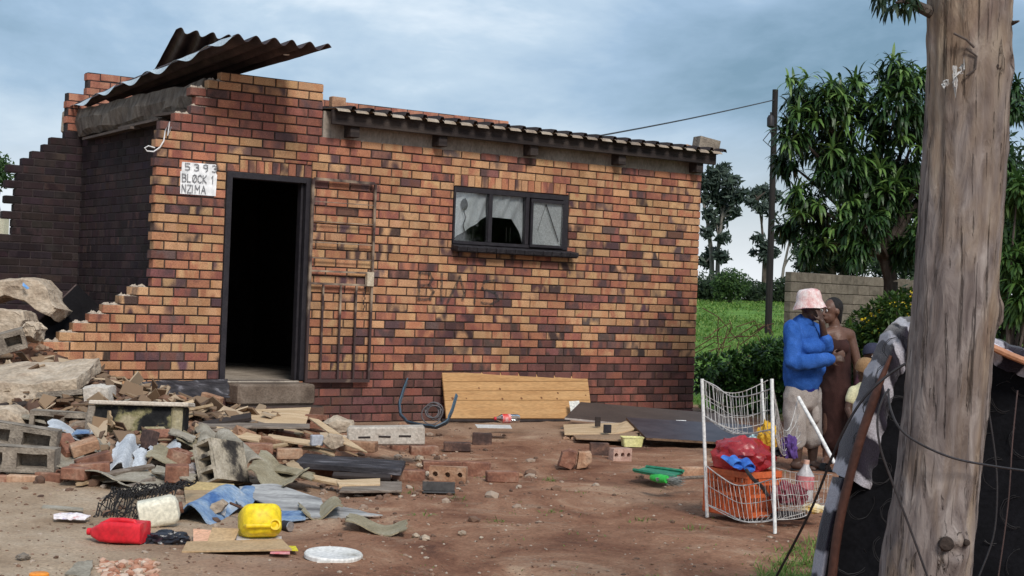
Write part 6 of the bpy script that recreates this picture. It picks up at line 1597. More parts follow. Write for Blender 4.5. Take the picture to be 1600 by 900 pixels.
# ------------------------------------------------------------------ bare tree trunk in the foreground
def trunk_material():
    mt = bpy.data.materials.new('weathered_trunk'); mt.use_nodes = True
    t = mt.node_tree; b = t.nodes['Principled BSDF']; b.inputs['Roughness'].default_value = .9; b.inputs['Specular IOR Level'].default_value = .2
    tcn = N(t, 'ShaderNodeTexCoord')
    def nz_(s, st_, d=6, dist=0.0, ro=.6):
        mp_ = N(t, 'ShaderNodeMapping'); mp_.inputs['Scale'].default_value = st_; L(t, tcn.outputs['Object'], mp_.inputs[0])
        n_ = N(t, 'ShaderNodeTexNoise'); n_.inputs['Scale'].default_value = s; n_.inputs['Detail'].default_value = d; n_.inputs['Distortion'].default_value = dist; n_.inputs['Roughness'].default_value = ro
        L(t, mp_.outputs[0], n_.inputs['Vector']); return n_.outputs['Fac']
    def ramp(src, stops):
        r = N(t, 'ShaderNodeValToRGB'); el = r.color_ramp.elements
        for i, (p, c) in enumerate(stops):
            if i > 1: el.new(p)
        for i, (p, c) in enumerate(stops): el[i].position = p; el[i].color = (*c, 1)
        L(t, src, r.inputs[0]); return r.outputs[0]
    def mix(f, a, c, mode='MIX'):
        m_ = N(t, 'ShaderNodeMix', data_type='RGBA', blend_type=mode)
        if isinstance(f, float): m_.inputs['Factor'].default_value = f
        else: L(t, f, m_.inputs['Factor'])
        L(t, a, m_.inputs['A']); L(t, c, m_.inputs['B']); return m_.outputs['Result']
    grain = nz_(9, (2.4, 2.4, .6), 9, .8)
    grey = ramp(grain, [(.30, (.085, .066, .062)), (.46, (.160, .130, .120)), (.58, (.225, .188, .172)), (.72, (.34, .295, .27))])
    tan = ramp(nz_(6, (2.2, 2.2, .5), 8, 1.2), [(.32, (.10, .065, .045)), (.5, (.225, .160, .110)), (.68, (.36, .285, .21))])
    red_ = ramp(nz_(7, (2.5, 2.5, .4), 7, 1.0), [(.35, (.062, .036, .034)), (.65, (.16, .090, .075))])
    c = mix(ramp(nz_(2.2, (1.6, 1.6, .45), 4, .8), [(.45, (0, 0, 0)), (.60, (1, 1, 1))]), grey, tan)
    c = mix(ramp(nz_(1.7, (1.4, 1.4, .6), 5, .8), [(.55, (0, 0, 0)), (.66, (.8, .8, .8))]), c, red_)
    worm = ramp(nz_(16, (1, 1, .55), 3, 4.5), [(.475, (1, 1, 1)), (.497, (.30, .26, .24)), (.52, (1, 1, 1))])
    c = mix(ramp(nz_(2.6, (1, 1, .6), 3), [(.54, (0, 0, 0)), (.66, (.55, .55, .55))]), c, mix(1.0, c, worm, 'MULTIPLY'))
    crack = ramp(nz_(22, (2.5, 2.5, .12), 4, .6), [(.34, (.25, .22, .2)), (.42, (1, 1, 1))])
    c = mix(.5, c, crack, 'MULTIPLY')
    L(t, c, b.inputs['Base Color'])
    bn = N(t, 'ShaderNodeBump'); bn.inputs['Strength'].default_value = 1.0; bn.inputs['Distance'].default_value = .014
    ad = N(t, 'ShaderNodeMath', operation='ADD'); L(t, grain, ad.inputs[0])
    bw_ = N(t, 'ShaderNodeRGBToBW'); L(t, crack, bw_.inputs[0]); L(t, bw_.outputs[0], ad.inputs[1])
    L(t, ad.outputs[0], bn.inputs['Height']); L(t, bn.outputs[0], b.inputs['Normal'])
    return mt
TRY = 5.0
line = [(-260, 1529, 124), (0, 1516, 128), (200, 1511, 127), (450, 1493, 128), (600, 1481, 128), (700, 1471, 128), (800, 1459, 133), (900, 1447, 139), (1000, 1434, 146), (1100, 1420, 158)]
def tl(y):
    for (y0_, c0_, w0_), (y1_, c1_, w1_) in zip(line, line[1:]):
        if y <= y1_: f_ = (y - y0_) / (y1_ - y0_); return c0_ + (c1_ - c0_) * f_, w0_ + (w1_ - w0_) * f_
    return line[-1][1:]
knots = [(1577, 488, -.05, .040, .045), (1478, 850, -1.30, .034, .055), (1560, 105, -.72, .022, .05)]   # pixel, bearing round the trunk, height, spread
kp = [(at(x, y, TRY).z, a_, h, s_) for (x, y, a_, h, s_) in knots]
secs = []; NS, NR_ = 260, 84
for i in range(NS + 1):
    y = 1100 - (1100 + 260) * i / NS
    cx_, w_ = tl(y); c = at(cx_, y, TRY); r0 = w_ / 2 * TRY / F; ring = []
    for j in range(NR_):
        a_ = 2 * math.pi * j / NR_; d = Vector((math.cos(a_), math.sin(a_), 0))
        q = Vector((d.x * 1.2, d.y * 1.2, c.z * .55))
        r_ = r0 * (1 + .04 * fb(q * 1.4, 1, 3) + .022 * fb(Vector((d.x * 7, d.y * 7, c.z * 1.1)), 1, 3)) + .004 * fb(Vector((d.x * 9, d.y * 9, c.z * 14)), 1, 2) + .006 * fb(Vector((d.x * 14, d.y * 14, c.z * 2.5)), 1, 3)
        for (kz, ka, kh, ks) in kp:
            da = (a_ - ka + math.pi) % (2 * math.pi) - math.pi
            e2 = (da * r0 / ks) ** 2 + ((c.z - kz) / ks) ** 2
            if e2 < 9: r_ += kh * (math.exp(-e2) - (1.25 * math.exp(-e2 * 7) if ka < 0 else 0))
        ring.append(c + d * r_)
    secs.append(ring)
bt_base = Vector((secs[0][0].x - .15, TRY, 0))
bare = empty('bare_trunk', bt_base, 'thick weathered tree trunk with knots standing in the right foreground', 'tree')
m_ = MB(); m_.loft(secs); m_.build('trunk', trunk_material(), bare, smooth=True, sharp=False)
m_ = MB(); limb(m_, at(1460, 22, 5.0), at(1392, -14, 4.9), .022, .012, .05, 8); limb(m_, at(1425, 6, 4.95), at(1400, 4, 4.9), .008, .004, .1, 6)
m_.build('branch', bark, bare, smooth=True)
m_ = MB(); m_.tube([at(1572, 34, 4.97), at(1582, 36, 4.94), at(1592, 33, 4.9)], [.012, .008, .003], 7); m_.build('twig_stub', bark, bare)
m_ = MB(); m_.tube([at(1490, 52, 4.86), at(1510, 62, 4.855), at(1522, 74, 4.86)], .004, 6); m_.tube([at(1535, 72, 4.87), at(1556, 66, 4.9)], .003, 6); m_.tube([at(1510, 75, 4.862), at(1526, 88, 4.862), at(1524, 108, 4.86), at(1510, 118, 4.86)], .0035, 6)
m_.build('bark_strands', mat('bark_strand', [(.05, .036, .032), (.10, .08, .07)], 6, .9, .3), bare)
pk_ = mat('peeled_bark', [(.34, .33, .32), (.50, .48, .46)], 20, .9, .5)
for (x, y, w_, h_) in ((1492, 120, 7, 34), (1478, 130, 9, 9), (1503, 108, 5, 14)):
    m_ = MB(); m_.grid(lambda u, v: at(x + w_ * (u - .5) * (1 - .5 * abs(v - .4)) + 3 * fb((v * 4, u, x)), y + h_ * (v - .5), 4.853 + .006 * fb((u * 4, v * 4, x)) - .004 * math.sin(math.pi * v)), 6, 12); m_.build('peeling_flake', pk_, bare, smooth=True, thick=.003)
for (x, y, Y, r_) in ((1479, 850, 4.825, .020), (1511, 848, 4.845, .010), (1561, 105, 4.88, .014)):
    m_ = MB(); m_.lathe([(r_ * 1.2, -.012), (r_ * 1.0, .002), (r_ * .6, .004), (0, .003)], at(x, y, Y), at(x, y, Y) - at(1470, y, 5.05), 16); m_.build('knot', mat('dark_knot', [(.018, .013, .011), (.06, .042, .034)], 40, .95, .6), bare, smooth=True)
lv = MB()
for (x, y) in ((1378, 4), (1390, 12), (1400, 6), (1412, 10), (1424, 8), (1384, -8), (1404, -6), (1430, -2), (1372, -6)):
    p = at(x, y, 4.9 + rnd.uniform(-.06, .08))
    for q in range(11): leaf(lv, p, (rv(1) + Vector((0, 0, .1))).normalized(), rnd.uniform(.045, .07), .011, rnd.uniform(1.4, 2.8), 4)
lv.build('leaves', leaf_mat('branch_leaf', (.012, .026, .014), (.02, .045, .02), (.04, .07, .03)), bare)

# ------------------------------------------------------------------ upright mattress, blankets and cables
MO = [(1292, 1015), (1300, 900), (1312, 810), (1336, 710), (1362, 630), (1384, 572), (1402, 530), (1422, 508), (1450, 504), (1500, 512), (1560, 536), (1620, 560), (1690, 592), (1760, 640), (1790, 760), (1800, 1015)]
def smooth_path(p, k_=6):
    o_ = []
    for i in range(len(p) - 1):
        a_, b_, c_, d_2 = p[max(i - 1, 0)], p[i], p[i + 1], p[min(i + 2, len(p) - 1)]
        for j in range(k_):
            t = j / k_
            o_.append(tuple(.5 * (2 * b_[q] + (c_[q] - a_[q]) * t + (2 * a_[q] - 5 * b_[q] + 4 * c_[q] - d_2[q]) * t * t + (3 * b_[q] - a_[q] - 3 * c_[q] + d_2[q]) * t ** 3) for q in range(len(b_))))
    o_.append(tuple(p[-1])); return o_
MP = smooth_path(MO, 5)
def mY(x): return 6.05 - (x - 1290) / 510 * .35
F0 = [at(x, y, mY(x)) for x, y in MP]
for q in F0: q.z = max(q.z, .01)
cen = Vector((sum(p.x for p in F0) / len(F0), sum(p.y for p in F0) / len(F0), .45))
ins_ = lambda k_, dy: [Vector((cen.x + (p.x - cen.x) * k_, p.y + dy, cen.z + (p.z - cen.z) * k_ if p.z > .02 else .01)) for p in F0]
fabric_black = mat('black_ticking', [(.004, .004, .005), (.008, .008, .010)], 9, .95, .3, spec=.1)
mat_ = empty('mattress', Vector((cen.x, cen.y, 0)), 'worn black spring mattress standing on edge behind the bare trunk', 'mattress')
m_ = MB(); m_.loft([ins_(.90, .005), ins_(.97, 0), ins_(1.0, .03), ins_(1.0, .17), ins_(.96, .20)]); m_.build('padding', fabric_black, mat_, smooth=True)
spr = mat('dull_spring_wire', [(.014, .013, .014), (.030, .027, .028)], 5, .6, 0)
for (x, y, r_) in ((1345, 788, 24), (1330, 872, 27), (1385, 590, 20), (1398, 545, 18), (1372, 735, 22), (1405, 640, 22), (1352, 690, 18), (1388, 860, 24), (1570, 620, 26), (1598, 690, 26), (1560, 740, 25), (1590, 800, 26), (1552, 830, 22), (1592, 880, 26), (1600, 600, 20), (1545, 660, 20), (1400, 800, 22), (1360, 640, 14)):
    Y = mY(x) - .006; c = at(x, y, Y); rr_ = r_ * Y / F
    ring = MB(); ex_, g0_, tl_ = rnd.uniform(.75, 1.1), rnd.uniform(0, 6.3), rnd.uniform(-.2, .2)
    for k_ in (1, .9): ring.tube([c + Vector((math.cos(g) * rr_ * k_ * ex_ + tl_ * math.sin(g) * rr_, .004 * math.sin(2 * g + k_ * 9) + .002, math.sin(g) * rr_ * k_)) + rv(.003) for g in [g0_ + q * .30 for q in range(rnd.randint(11, 20))]], .0012, 4)
    tag(ring.build('spring', spr, mat_))
leather = mat('brown_piping', [(.045, .018, .013), (.10, .040, .026)], 6, .55, .15)
idx = [i for i, (x, y) in enumerate(MP) if x < 1392 and y < 1016]
idx2 = [i for i in idx if MP[i][1] > 735]
m_ = MB(); m_.tube([F0[i] + Vector((-.006, -.03, -.005)) for i in idx], [.018 if MP[i][1] > 620 else .018 * max(.35, (MP[i][1] - 520) / 100) for i in idx], 10); m_.build('edge_roll', leather, mat_, smooth=True)
m_ = MB(); m_.tube([at(x, y, 5.72) for x, y in ((1530, 534), (1556, 545), (1580, 556), (1610, 568), (1660, 590))], .014, 8); m_.build('edge_roll', mat('tan_piping', [(.36, .16, .08), (.44, .21, .12)], 6, .55, .1), mat_, smooth=True)
def zebra(name):
    mt = bpy.data.materials.new(name); mt.use_nodes = True; t = mt.node_tree; b = t.nodes['Principled BSDF']; b.inputs['Roughness'].default_value = 1.0; b.inputs['Specular IOR Level'].default_value = .1
    b.inputs['Sheen Weight'].default_value = .3
    at2 = N(t, 'ShaderNodeAttribute', attribute_name='along')
    n_ = N(t, 'ShaderNodeTexNoise'); n_.inputs['Scale'].default_value = 9; n_.inputs['Detail'].default_value = 3; tcn = N(t, 'ShaderNodeTexCoord'); L(t, tcn.outputs['Object'], n_.inputs['Vector'])
    wv = N(t, 'ShaderNodeMath', operation='SINE'); ml = N(t, 'ShaderNodeMath', operation='MULTIPLY_ADD'); ml.inputs[1].default_value = 44; L(t, at2.outputs['Fac'], ml.inputs[0])
    sc2 = N(t, 'ShaderNodeMath', operation='MULTIPLY'); sc2.inputs[1].default_value = 3; L(t, n_.outputs['Fac'], sc2.inputs[0]); L(t, sc2.outputs[0], ml.inputs[2]); L(t, ml.outputs[0], wv.inputs[0])
    r = N(t, 'ShaderNodeValToRGB'); el = r.color_ramp.elements; el[0].position, el[0].color = .64, (.018, .014, .022, 1); el[1].position, el[1].color = .82, (.36, .34, .37, 1)
    mr = N(t, 'ShaderNodeMapRange'); mr.inputs['From Min'].default_value = -1; L(t, wv.outputs[0], mr.inputs['Value']); L(t, mr.outputs[0], r.inputs[0])
    f2 = N(t, 'ShaderNodeTexNoise'); f2.inputs['Scale'].default_value = 160; L(t, tcn.outputs['Object'], f2.inputs['Vector'])
    g = N(t, 'ShaderNodeMapRange'); g.inputs['To Min'].default_value = .5; g.inputs['To Max'].default_value = 1.5; L(t, f2.outputs['Fac'], g.inputs['Value'])
    mx = N(t, 'ShaderNodeMix', data_type='RGBA', blend_type='MULTIPLY'); mx.inputs['Factor'].default_value = 1; L(t, r.outputs[0], mx.inputs['A']); L(t, g.outputs[0], mx.inputs['B']); L(t, mx.outputs['Result'], b.inputs['Base Color'])
    bn = N(t, 'ShaderNodeBump'); bn.inputs['Strength'].default_value = .6; bn.inputs['Distance'].default_value = .006; L(t, f2.outputs['Fac'], bn.inputs['Height']); L(t, bn.outputs[0], b.inputs['Normal'])
    return mt
zeb = zebra('zebra_fleece')
def drape(name, i0, i1, k_in, dy0, dy1, label, bulge=.02, lift=.012):
    pts = [i for i in range(i0, i1 + 1)]; m_ = MB(); al = []
    nv = 10; n = len(pts) - 1
    def f_(u, v):
        x = u * n; i = min(int(x), n - 1); t = x - i
        p = F0[pts[i]].lerp(F0[pts[i + 1]], t); o_ = (p - cen); o_.y = 0; o_ = o_.normalized()
        # v = 0 inner hem on the front face, v = .5 over the rim, v = 1 down the back
        if v < .55: s_ = v / .55; q = p - o_ * (k_in * (1 - s_) * (1 + .25 * fb((u * 6, 1, i0)))) + Vector((0, dy0 - bulge * math.sin(math.pi * s_), 0)) + o_ * lift * s_
        else: s_ = (v - .55) / .45; q = p + o_ * (lift + .01 * math.sin(math.pi * s_)) + Vector((0, dy0 + (dy1 - dy0) * s_, 0))
        return q + Vector((.010 * fb((u * 9, v * 5, 12)), .022 * fb((u * 11, v * 2.5, 2)), .012 * fb((u * 9, v * 4, 8))))
    m_.grid(f_, n * 3, nv)
    al = [i / (n * 3) for j in range(nv + 1) for i in range(n * 3 + 1)]
    ln_ = sum((F0[pts[i]] - F0[pts[i + 1]]).length for i in range(n))
    o = m_.build(name, zeb, None, smooth=True, label=label, cat='blanket', sharp=False)
    a_ = o.data.attributes.new('along', 'FLOAT', 'POINT'); a_.data.foreach_set('value', [q * ln_ / 1.0 for q in al])
    return o
ia = min(range(len(MP)), key=lambda i: abs(MP[i][1] - 740) + (0 if MP[i][0] < 1400 else 999))
ib = min(range(len(MP)), key=lambda i: abs(MP[i][0] - 1455) + (0 if MP[i][1] < 600 else 999))
ic = min(range(len(MP)), key=lambda i: abs(MP[i][0] - 1500) + (0 if MP[i][1] < 700 else 999)); id_ = min(range(len(MP)), key=lambda i: abs(MP[i][0] - 1700) + (0 if MP[i][1] < 700 else 999))
drape('blanket', ia, ib, .10, -.012, .24, 'black and white fleece blanket over the rounded left corner of the mattress')
drape('blanket', ic, id_, .085, -.02, .24, 'black and white fleece blanket over the mattress right of the trunk', .03)
m_ = MB(); nn = len(idx2); idx0 = idx; idx = idx2
m_.grid(lambda u, v: F0[idx[min(int(u * (nn - 1)), nn - 1)]] + Vector((-.018 - .022 * v - .02 * max(0, MP[idx[min(int(u * (nn - 1)), nn - 1)]][1] - 740) / 160, .0 + .10 * v, .012 * fb((u * 8, v * 3, 1)))), nn - 1, 6)
o = m_.build('folded_blanket', zeb, None, smooth=True, sharp=False, thick=.012, label='folded purple and white blanket edge behind the brown mattress piping', cat='blanket')
a_ = o.data.attributes.new('along', 'FLOAT', 'POINT'); a_.data.foreach_set('value', [v.co.z * .55 for v in o.data.vertices])
m_ = MB(); m_.grid(lambda u, v: at(1525 + 150 * u, 526 + 62 * u - 3 + 13 * v, 5.74 + .20 * (1 - v)) + Vector((0, 0, .004 * math.sin(9 * u))), 20, 5)
m_.build('lilac_sheet', mat('lilac_stripe', [(.50, .45, .52), (.62, .58, .63), (.20, .14, .24)], 5, .95, .2, stretch=(.3, 1, 9)), None, smooth=True, thick=.01, label='lilac striped sheet lying along the top of the mattress', cat='sheet')
cab = mat('black_cable', [(.018, .016, .018), (.04, .036, .038)], 5, .45, 0)
cable('cable', [at(x, y, 4.80) for x, y in smooth_path([(1470, 960), (1447, 895), (1420, 820), (1395, 755), (1376, 700), (1371, 655), (1380, 622), (1390, 608)])], .0038, 'black cable looping down across the left side of the bare trunk', cab)
cable('cable', [at(x, y, Y) for x, y, Y in smooth_path([(1388, 608, 4.9), (1392, 640, 4.86), (1408, 672, 4.82), (1440, 695, 4.80), (1490, 716, 4.80), (1550, 728, 4.84), (1620, 738, 4.9)])], .0038, 'black cable slung across the front of the bare trunk to the right', cab)
cable('cable', [at(x, y, Y) for x, y, Y in smooth_path([(1205, 915, 6.4), (1240, 850, 6.2), (1272, 785, 6.0), (1310, 690, 5.85), (1345, 628, 5.8), (1385, 588, 5.8), (1428, 560, 5.78)])], .0055, 'thick black cable rising from the grass clump along the mattress edge', cab)
cable('cable', [at(x, y, 5.5) for x, y in smooth_path([(1530, 900), (1552, 840), (1558, 780), (1556, 720), (1545, 640)])], .0035, 'black cable hanging down the mattress right of the trunk', cab)
cable('cable', [at(x, y, 5.5) for x, y in smooth_path([(1560, 900), (1575, 790), (1582, 690), (1590, 610)])], .003, 'brownish wire hanging at the far right of the mattress', mat('brown_wire', [(.05, .03, .028), (.09, .055, .05)], 5, .5, 0))

# ------------------------------------------------------------------ collapsed white wire rack with its load
wht = mat('chipped_white_paint', [(.30, .22, .17), (.60, .58, .55), (.68, .67, .65)], 18, .5, .1, lo=.25, hi=.42)
wrw = mat('worn_white_wire', [(.12, .08, .06), (.34, .31, .29), (.46, .44, .42)], 25, .6, 0, lo=.3, hi=.52)
rk = empty('wire_rack', gnd(1160, 815), 'buckled white wire rack with two baskets standing in the yard', 'rack')
def post(a_, b_, r_=.0105): m_ = MB(); m_.tube([at(*a_), at(*a_).lerp(at(*b_), .5) + rv(.006), at(*b_)], r_, 10); m_.build('upright', wht, rk, smooth=True)
post((1105, 808, 9.2), (1097, 592, 9.2)); post((1211, 834, 8.62), (1206, 592, 8.75)); post((1247, 620, 9.5), (1304, 724, 9.3), .012)
post((1195, 680, 10.0), (1190, 592, 10.05), .008)
def pl3(pts, k_=5): return [at(*q) for q in smooth_path(pts, k_)]
def sample(pl, f_):
    x = f_ * (len(pl) - 1); i = min(int(x), len(pl) - 2); return pl[i].lerp(pl[i + 1], x - i)
def panel(name, top, bot, n, rails=(.5,), r_=.0022, rr_=.004, mess=.0):
    r_ *= .75; rr_ *= .9
    T, B = pl3(top), pl3(bot); m_ = MB()
    m_.tube(T, rr_, 6); m_.tube(B, rr_, 6)
    for i in range(1, n):
        f_ = i / n; a_, b_ = sample(T, f_), sample(B, f_); k_ = rv(mess)
        m_.tube([a_, a_.lerp(b_, .5) + k_, b_], r_, 5, caps=False)
    for g in rails: m_.tube([sample(T, f_ / 12).lerp(sample(B, f_ / 12), g) + rv(mess * .6) for f_ in range(13)], r_ * 1.3, 5, caps=False)
    m_.build(name, wrw, rk)
panel('basket_front', [(1097, 593, 9.2), (1118, 603, 9.15), (1142, 619, 9.05), (1172, 618, 8.9), (1206, 607, 8.75)], [(1101, 650, 9.2), (1122, 662, 9.1), (1146, 676, 9.0), (1172, 677, 8.9), (1207, 670, 8.75)], 14, (.52,))
panel('basket_back', [(1100, 594, 9.9), (1130, 612, 9.95), (1160, 612, 9.95), (1200, 594, 9.95)], [(1104, 652, 9.8), (1135, 668, 9.8), (1165, 668, 9.8), (1200, 660, 9.85)], 18, (.4, .7), .002, .003, .01)
panel('basket_side', [(1206, 594, 8.78), (1213, 630, 8.95), (1222, 668, 9.2), (1234, 668, 9.4), (1247, 622, 9.55)], [(1207, 668, 8.78), (1214, 690, 8.95), (1224, 712, 9.2), (1238, 700, 9.4), (1252, 690, 9.55)], 20, (.3, .6, .8), .002, .0035, .03)
panel('basket_floor', [(1103, 652, 9.2), (1146, 678, 9.0), (1207, 672, 8.78)], [(1106, 655, 9.85), (1150, 672, 9.85), (1225, 690, 9.6)], 18, (.5,), .002, .003, .008)
panel('lower_basket_front', [(1104, 728, 9.18), (1125, 744, 9.05), (1150, 758, 8.9), (1180, 756, 8.8), (1208, 748, 8.7)], [(1107, 789, 9.15), (1132, 800, 9.0), (1160, 814, 8.8), (1185, 815, 8.75), (1215, 811, 8.7)], 15, (.5,))
panel('lower_basket_side', [(1208, 750, 8.68), (1228, 748, 8.75), (1250, 752, 8.9), (1280, 752, 9.2)], [(1215, 812, 8.7), (1238, 811, 8.72), (1258, 806, 8.85), (1285, 790, 9.2)], 18, (.4, .7), .002, .003, .01)
panel('lower_basket_back', [(1110, 722, 9.75), (1180, 724, 9.7), (1240, 738, 9.6), (1300, 742, 9.4)], [(1112, 780, 9.7), (1180, 785, 9.65), (1240, 788, 9.5), (1298, 786, 9.3)], 22, (.5,), .002, .003, .006)
panel('lower_basket_floor', [(1107, 790, 9.15), (1160, 815, 8.8), (1215, 812, 8.7), (1285, 792, 9.2)], [(1112, 781, 9.7), (1180, 786, 9.65), (1240, 789, 9.5), (1298, 787, 9.3)], 20, (.35, .7), .002, .003)
# orange crate
org = plast('orange_crate_plastic', (.48, .095, .028), (.56, .125, .042))
ck = at(1168, 806, 8.98); ck.z = .035
crate = empty('plastic_crate', ck, 'orange plastic crate sitting in the lower basket of the rack', 'crate')
ex = (at(1232, 797, 9.20) - at(1168, 806, 8.98)); ex.z = 0; ex = ex.normalized() * .275; ey = Vector((-ex.y, ex.x, 0)).normalized() * .36
CZ = .265
def crate_wall(a_, d_v, name, nslat):
    m_ = MB(); n_ = Vector((-d_v.y, d_v.x, 0)).normalized() * .006
    def bx(s0, s1, z0_, z1_, k_=1.0):
        p_ = [a_ + d_v * s0, a_ + d_v * s1]; m_.hexa([p_[0] - n_ * k_ + Vector((0, 0, z0_)), p_[1] - n_ * k_ + Vector((0, 0, z0_)), p_[0] + n_ * k_ + Vector((0, 0, z0_)), p_[1] + n_ * k_ + Vector((0, 0, z0_)), p_[0] - n_ * k_ + Vector((0, 0, z1_)), p_[1] - n_ * k_ + Vector((0, 0, z1_)), p_[0] + n_ * k_ + Vector((0, 0, z1_)), p_[1] + n_ * k_ + Vector((0, 0, z1_))])
    bx(0, 1, CZ - .035, CZ, 1.8); bx(0, 1, 0, .03, 1.4); bx(0.0, .07, .03, CZ - .035); bx(.93, 1, .03, CZ - .035); bx(.07, .93, .115, .135); bx(.07, .93, .185, .20)
    for i in range(nslat): f_ = .07 + .86 * (i + .5) / nslat; bx(f_ - .011, f_ + .011, .03, CZ - .035, .8)
    bx(.3, .7, .205, .228, .7)
    m_.build(name, org, crate)
crate_wall(ck, ex, 'end_wall', 9); crate_wall(ck, ey, 'side_wall', 12); crate_wall(ck + ey, ex, 'end_wall', 9); crate_wall(ck + ex, ey, 'side_wall', 12)
m_ = MB(); m_.add([ck, ck + ex, ck + ex + ey, ck + ey], [(0, 1, 2, 3)]); m_.build('floor', org, crate, thick=.006)
redbag = mat('red_bag_plastic', [(.24, .014, .020), (.36, .022, .030), (.46, .05, .055)], 3, .28, .08, spec=.5)
bag('plastic_bag', 1160, 712, 9.22, (.19, .15, .12), redbag, 'red plastic bag bulging out of the orange crate', 'bag', 14, .38)
slip = plast('blue_rubber', (.03, .12, .48), (.06, .20, .58))
for i, (x, y, yaw, lb) in enumerate(((1143, 722, -62, 'blue rubber slipper on the crate, the left one'), (1163, 726, -68, 'blue rubber slipper on the crate, the right one'))):
    c = at(x, y, 9.02); rt = rotm(yaw, 18, 0); e_ = empty('slipper', c, lb, 'slipper', 'blue slippers')
    m_ = MB(); m_.loft([[c + rt @ Vector((x_, w_ * math.cos(g), .008 * math.sin(g))) for g in [q * .5236 for q in range(12)]] for x_, w_ in ((-.085, .015), (-.07, .032), (-.02, .03), (.04, .038), (.075, .034), (.09, .016))]); m_.build('sole', slip, e_, smooth=True)
    m_ = MB(); m_.grid(lambda u, v: c + rt @ Vector((.005 + .06 * v, .038 * math.cos(math.pi * u), .004 + .045 * math.sin(math.pi * u) * (1 - .3 * v))), 12, 5); m_.build('strap', slip, e_, smooth=True, thick=.005)
bag('cloth_bundle', 1199, 683, 9.25, (.06, .05, .095), mat('yellow_cloth', [(.50, .27, .02), (.62, .38, .04)], 6, .8, .2), 'yellow cloth bundle in the upper basket of the rack', 'cloth', 21, .7)
bag('cloth_bundle', 1184, 690, 9.3, (.07, .05, .045), mat('teal_print', [(.08, .28, .34), (.45, .58, .60), (.62, .66, .66)], 18, .8, .2), 'teal and white cloth bundle left of the yellow one', 'cloth', 27, .6)
bag('cloth_bundle', 1233, 700, 9.3, (.055, .05, .075), mat('purple_cloth', [(.05, .025, .12), (.12, .06, .24)], 8, .8, .2), 'purple cloth bundle hanging in the side of the rack', 'cloth', 33, .7)
bag('cloth_bundle', 1195, 706, 9.4, (.12, .10, .04), mat('dark_cloth', [(.012, .011, .013), (.03, .026, .028)], 8, .9, .2), 'dark cloth heap under the yellow bundle', 'cloth', 38, .6)
bag('cloth_bundle', 1232, 772, 9.0, (.11, .08, .07), mat('maroon_print', [(.06, .015, .02), (.20, .03, .045), (.10, .04, .05)], 12, .8, .2), 'maroon cloth heap in the lower basket right of the crate', 'cloth', 44, .6)
bag('food_packet', 1270, 795, 9.0, (.075, .05, .032), mat('yellow_packet', [(.60, .36, .03), (.62, .56, .42), (.66, .44, .05)], 12, .5, .1), 'yellow and cream packet on the right of the lower basket', 'packet', 51, .4)
bag('black_bundle', 1232, 806, 8.95, (.11, .05, .028), mat('dark_cloth', [(.012, .011, .013), (.03, .026, .028)], 8, .9, .2), 'black cloth lying on the floor of the lower basket', 'cloth', 57, .5)
e_ = empty('drink_bottle', at(1255, 785, 9.25), 'clear plastic bottle with pink label standing in the lower basket', 'bottle'); c = at(1255, 782, 9.25)
m_ = MB(); m_.lathe([(0, 0), (.05, 0), (.055, .02), (.055, .15), (.02, .205), (.016, .225), (0, .225)], c, (.05, 0, 1), 18); m_.build('bottle_body', mat('cloudy_bottle', [(.42, .40, .40), (.52, .50, .50)], 5, .25, 0), e_, smooth=True)
m_ = MB(); m_.lathe([(.0555, .07), (.0558, .075), (.0558, .145), (.0555, .15)], c, (.05, 0, 1), 18); m_.build('paper_label', mat('pink_label', [(.42, .10, .11), (.52, .22, .22)], 15, .5, 0), e_, smooth=True)
m_ = MB(); m_.lathe([(0, .22), (.018, .22), (.018, .245), (0, .245)], c, (.05, 0, 1), 12); m_.build('cap', mat('peach_cap', [(.55, .32, .24), (.6, .38, .3)], 4, .4, 0), e_, smooth=True)
cable('dark_strap', [at(x, y, Y) for x, y, Y in smooth_path([(1166, 734, 8.93), (1176, 748, 8.85), (1190, 760, 8.8), (1200, 775, 8.8)])], .011, 'black strap hanging over the front of the orange crate', dark_wood, 6)

